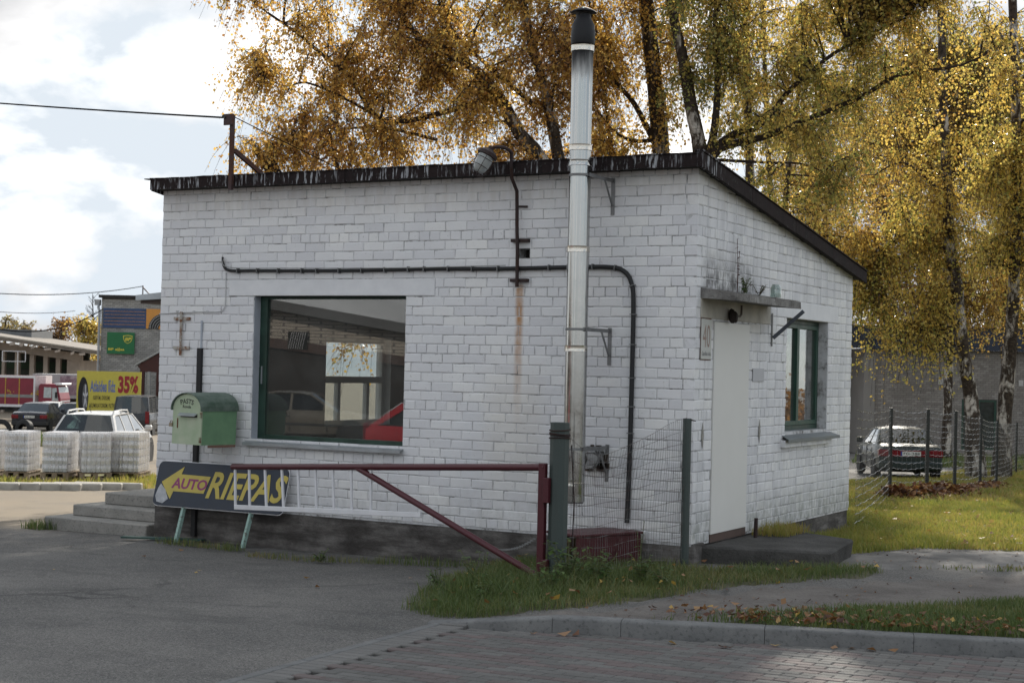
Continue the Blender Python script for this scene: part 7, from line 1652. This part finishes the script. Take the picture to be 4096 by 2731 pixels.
P = np.stack([rg.uniform(.2, 6, 700), rg.uniform(-3.6, 4.5, 700)], 1); P = P[inpoly(P, path_poly) | inpoly(P, conc_poly)]; fallen('path_litter', P, .012, .035, 9, .25, None, .25)
n = 60; P = np.stack([rg.uniform(-9, 1.5, n), rg.uniform(-4.5, -.3, n)], 1); P = P[(P[:, 1] > -3.0) | (P[:, 0] < -1.5)][:26]; fallen('asphalt_leaves', P, .012, .06, 8, .8, None, .15)
WEED = [(0, (.10, .13, .03)), (.5, (.07, .13, .035)), (1, (.13, .19, .06))]
M_WEED = leafmat('weed_leaves', WEED, .35, .45); M_STEM = plain('weed_stem', (.09, .10, .04), .8, bmp=0)
def weed(p, h, n, label, spread=.10, lsz=.05, seed=0, stemm=None, leafm=None, grp='weeds round the gate post', tb=.5, nl=9):
    rg = np.random.default_rng(seed); p = np.array(p, float); t = thing('weed_plant', p, label, 'plant', grp); b = MB(); Vs = []
    for k in range(n):
        a = rg.uniform(0, 6.28); hh = h*rg.uniform(.6, 1); e = p+np.array([math.cos(a)*spread*rg.uniform(.3, 1), math.sin(a)*spread*rg.uniform(.3, 1), hh]); m_ = (p+e)/2+np.array([0, 0, hh*.12]); tt = np.linspace(0, 1, 6)[:, None]
        q = (1-tt)**2*p+2*tt*(1-tt)*m_+tt**2*e; b.tube(q, .003, 4, cap=False)
        for j in range(nl):
            u = rg.uniform(.25, 1); c = q[min(5, int(u*5.99))]; a2 = rg.uniform(0, 6.28); d = np.array([math.cos(a2), math.sin(a2), rg.uniform(-.3, .5)]); d /= np.linalg.norm(d); w = np.cross(d, (0, 0, 1.)); w /= np.linalg.norm(w); s = lsz*rg.uniform(.6, 1.2)*(1.15-.5*u); Vs.append([c, c+d*s*.5+w*s*.3-np.array([0, 0, .1*s]), c+d*s-np.array([0, 0, .25*s]), c+d*s*.5-w*s*.3-np.array([0, 0, .1*s])])
    b.build('stem', stemm or M_STEM, t, norm=False); V = np.array(Vs).reshape(-1, 3); raw('foliage', V, np.arange(len(V)).reshape(-1, 4), leafm or M_WEED, t, np.clip(np.repeat(rg.normal(tb, .25, len(V)//4), 4), 0, 1), kind='stuff')
def wz(x, y): return (x, y, float(gz(x, y))+.02+bedrise(x, y))
for k, (x, y, h, n, lab, sp, ls) in enumerate(((-.30, -2.05, .30, 11, 'bushy light green weed right of the gate post', .20, .07), (-.05, -2.0, .26, 9, 'leafy weed clump second to the right of the gate post', .18, .065), (.15, -1.5, .20, 8, 'low weed clump in the grass before the mesh fence', .16, .05), (-1.0, -2.35, .28, 9, 'weed clump left of the gate post under the brace', .2, .05), (-.62, -2.95, .16, 6, 'small pale weed near the left front edge of the grass', .10, .05), (-.2, -2.6, .22, 8, 'dark weed in front of the gate post', .16, .06), (-.12, -.95, .46, 3, 'tall thin weed stalk before the maroon chest', .05, .045), (-1.45, -2.3, .16, 7, 'low weed at the left tip of the grass bed', .15, .045), (.45, -1.75, .16, 7, 'low weed at the right front of the grass bed', .14, .045), (-3.65, -1.0, .10, 6, 'small weed growing along the broken apron', .10, .04))):
    weed(wz(x, y), h*1.25, int(n*1.3), lab, sp*1.1, ls*1.35, 40+k)
weed((.12, .98, 2.48), .17, 7, 'green plant growing on the slab over the door', .09, .06, 60, grp='plants on the door slab'); M_FIRE = leafmat('red_brown_leaves', [(0, (.07, .03, .025)), (1, (.14, .07, .05))], .3, .6)
weed((.06, .95, 2.48), .62, 2, 'tall dry red brown stalk growing on the slab over the door', .04, .045, 61, plain('dry_stalk', (.09, .04, .035), .8, bmp=0), M_FIRE, 'plants on the door slab', nl=16)
weed((.16, 1.32, 2.47), .14, 6, 'dry dark tuft growing on the slab over the door', .10, .05, 62, leafm=M_FIRE, grp='plants on the door slab')
b = MB(); b.box(-5.05, -4.75, .20, .42, .80, .806); b.box(-4.75, -4.4, .22, .36, .80, .804); tag(b.build('papers', M_SHEET, org=(-4.8, .3, .8)), 'loose white papers lying on the inner window sill', 'paper')
b = MB(); b.hexa([(-4.55, 1.9, .75), (-4.3, 2.1, .75), (-4.25, 2.06, .75), (-4.5, 1.86, .75), (-4.55, 1.9, .9), (-4.3, 2.1, .9), (-4.25, 2.06, .9), (-4.5, 1.86, .9)])
d_ = MB(); d_.box(-5.3, -3.5, .30, 1.0, .70, .74); 
for x in (-5.2, -3.6):
    for y in (.36, .94): d_.box(x-.03, x+.03, y-.03, y+.03, .0, .70)
tag(d_.build('desk', M_ROOMFLOOR, org=(-4.4, .6, .7)), 'dim wooden desk standing inside below the front window', 'desk')
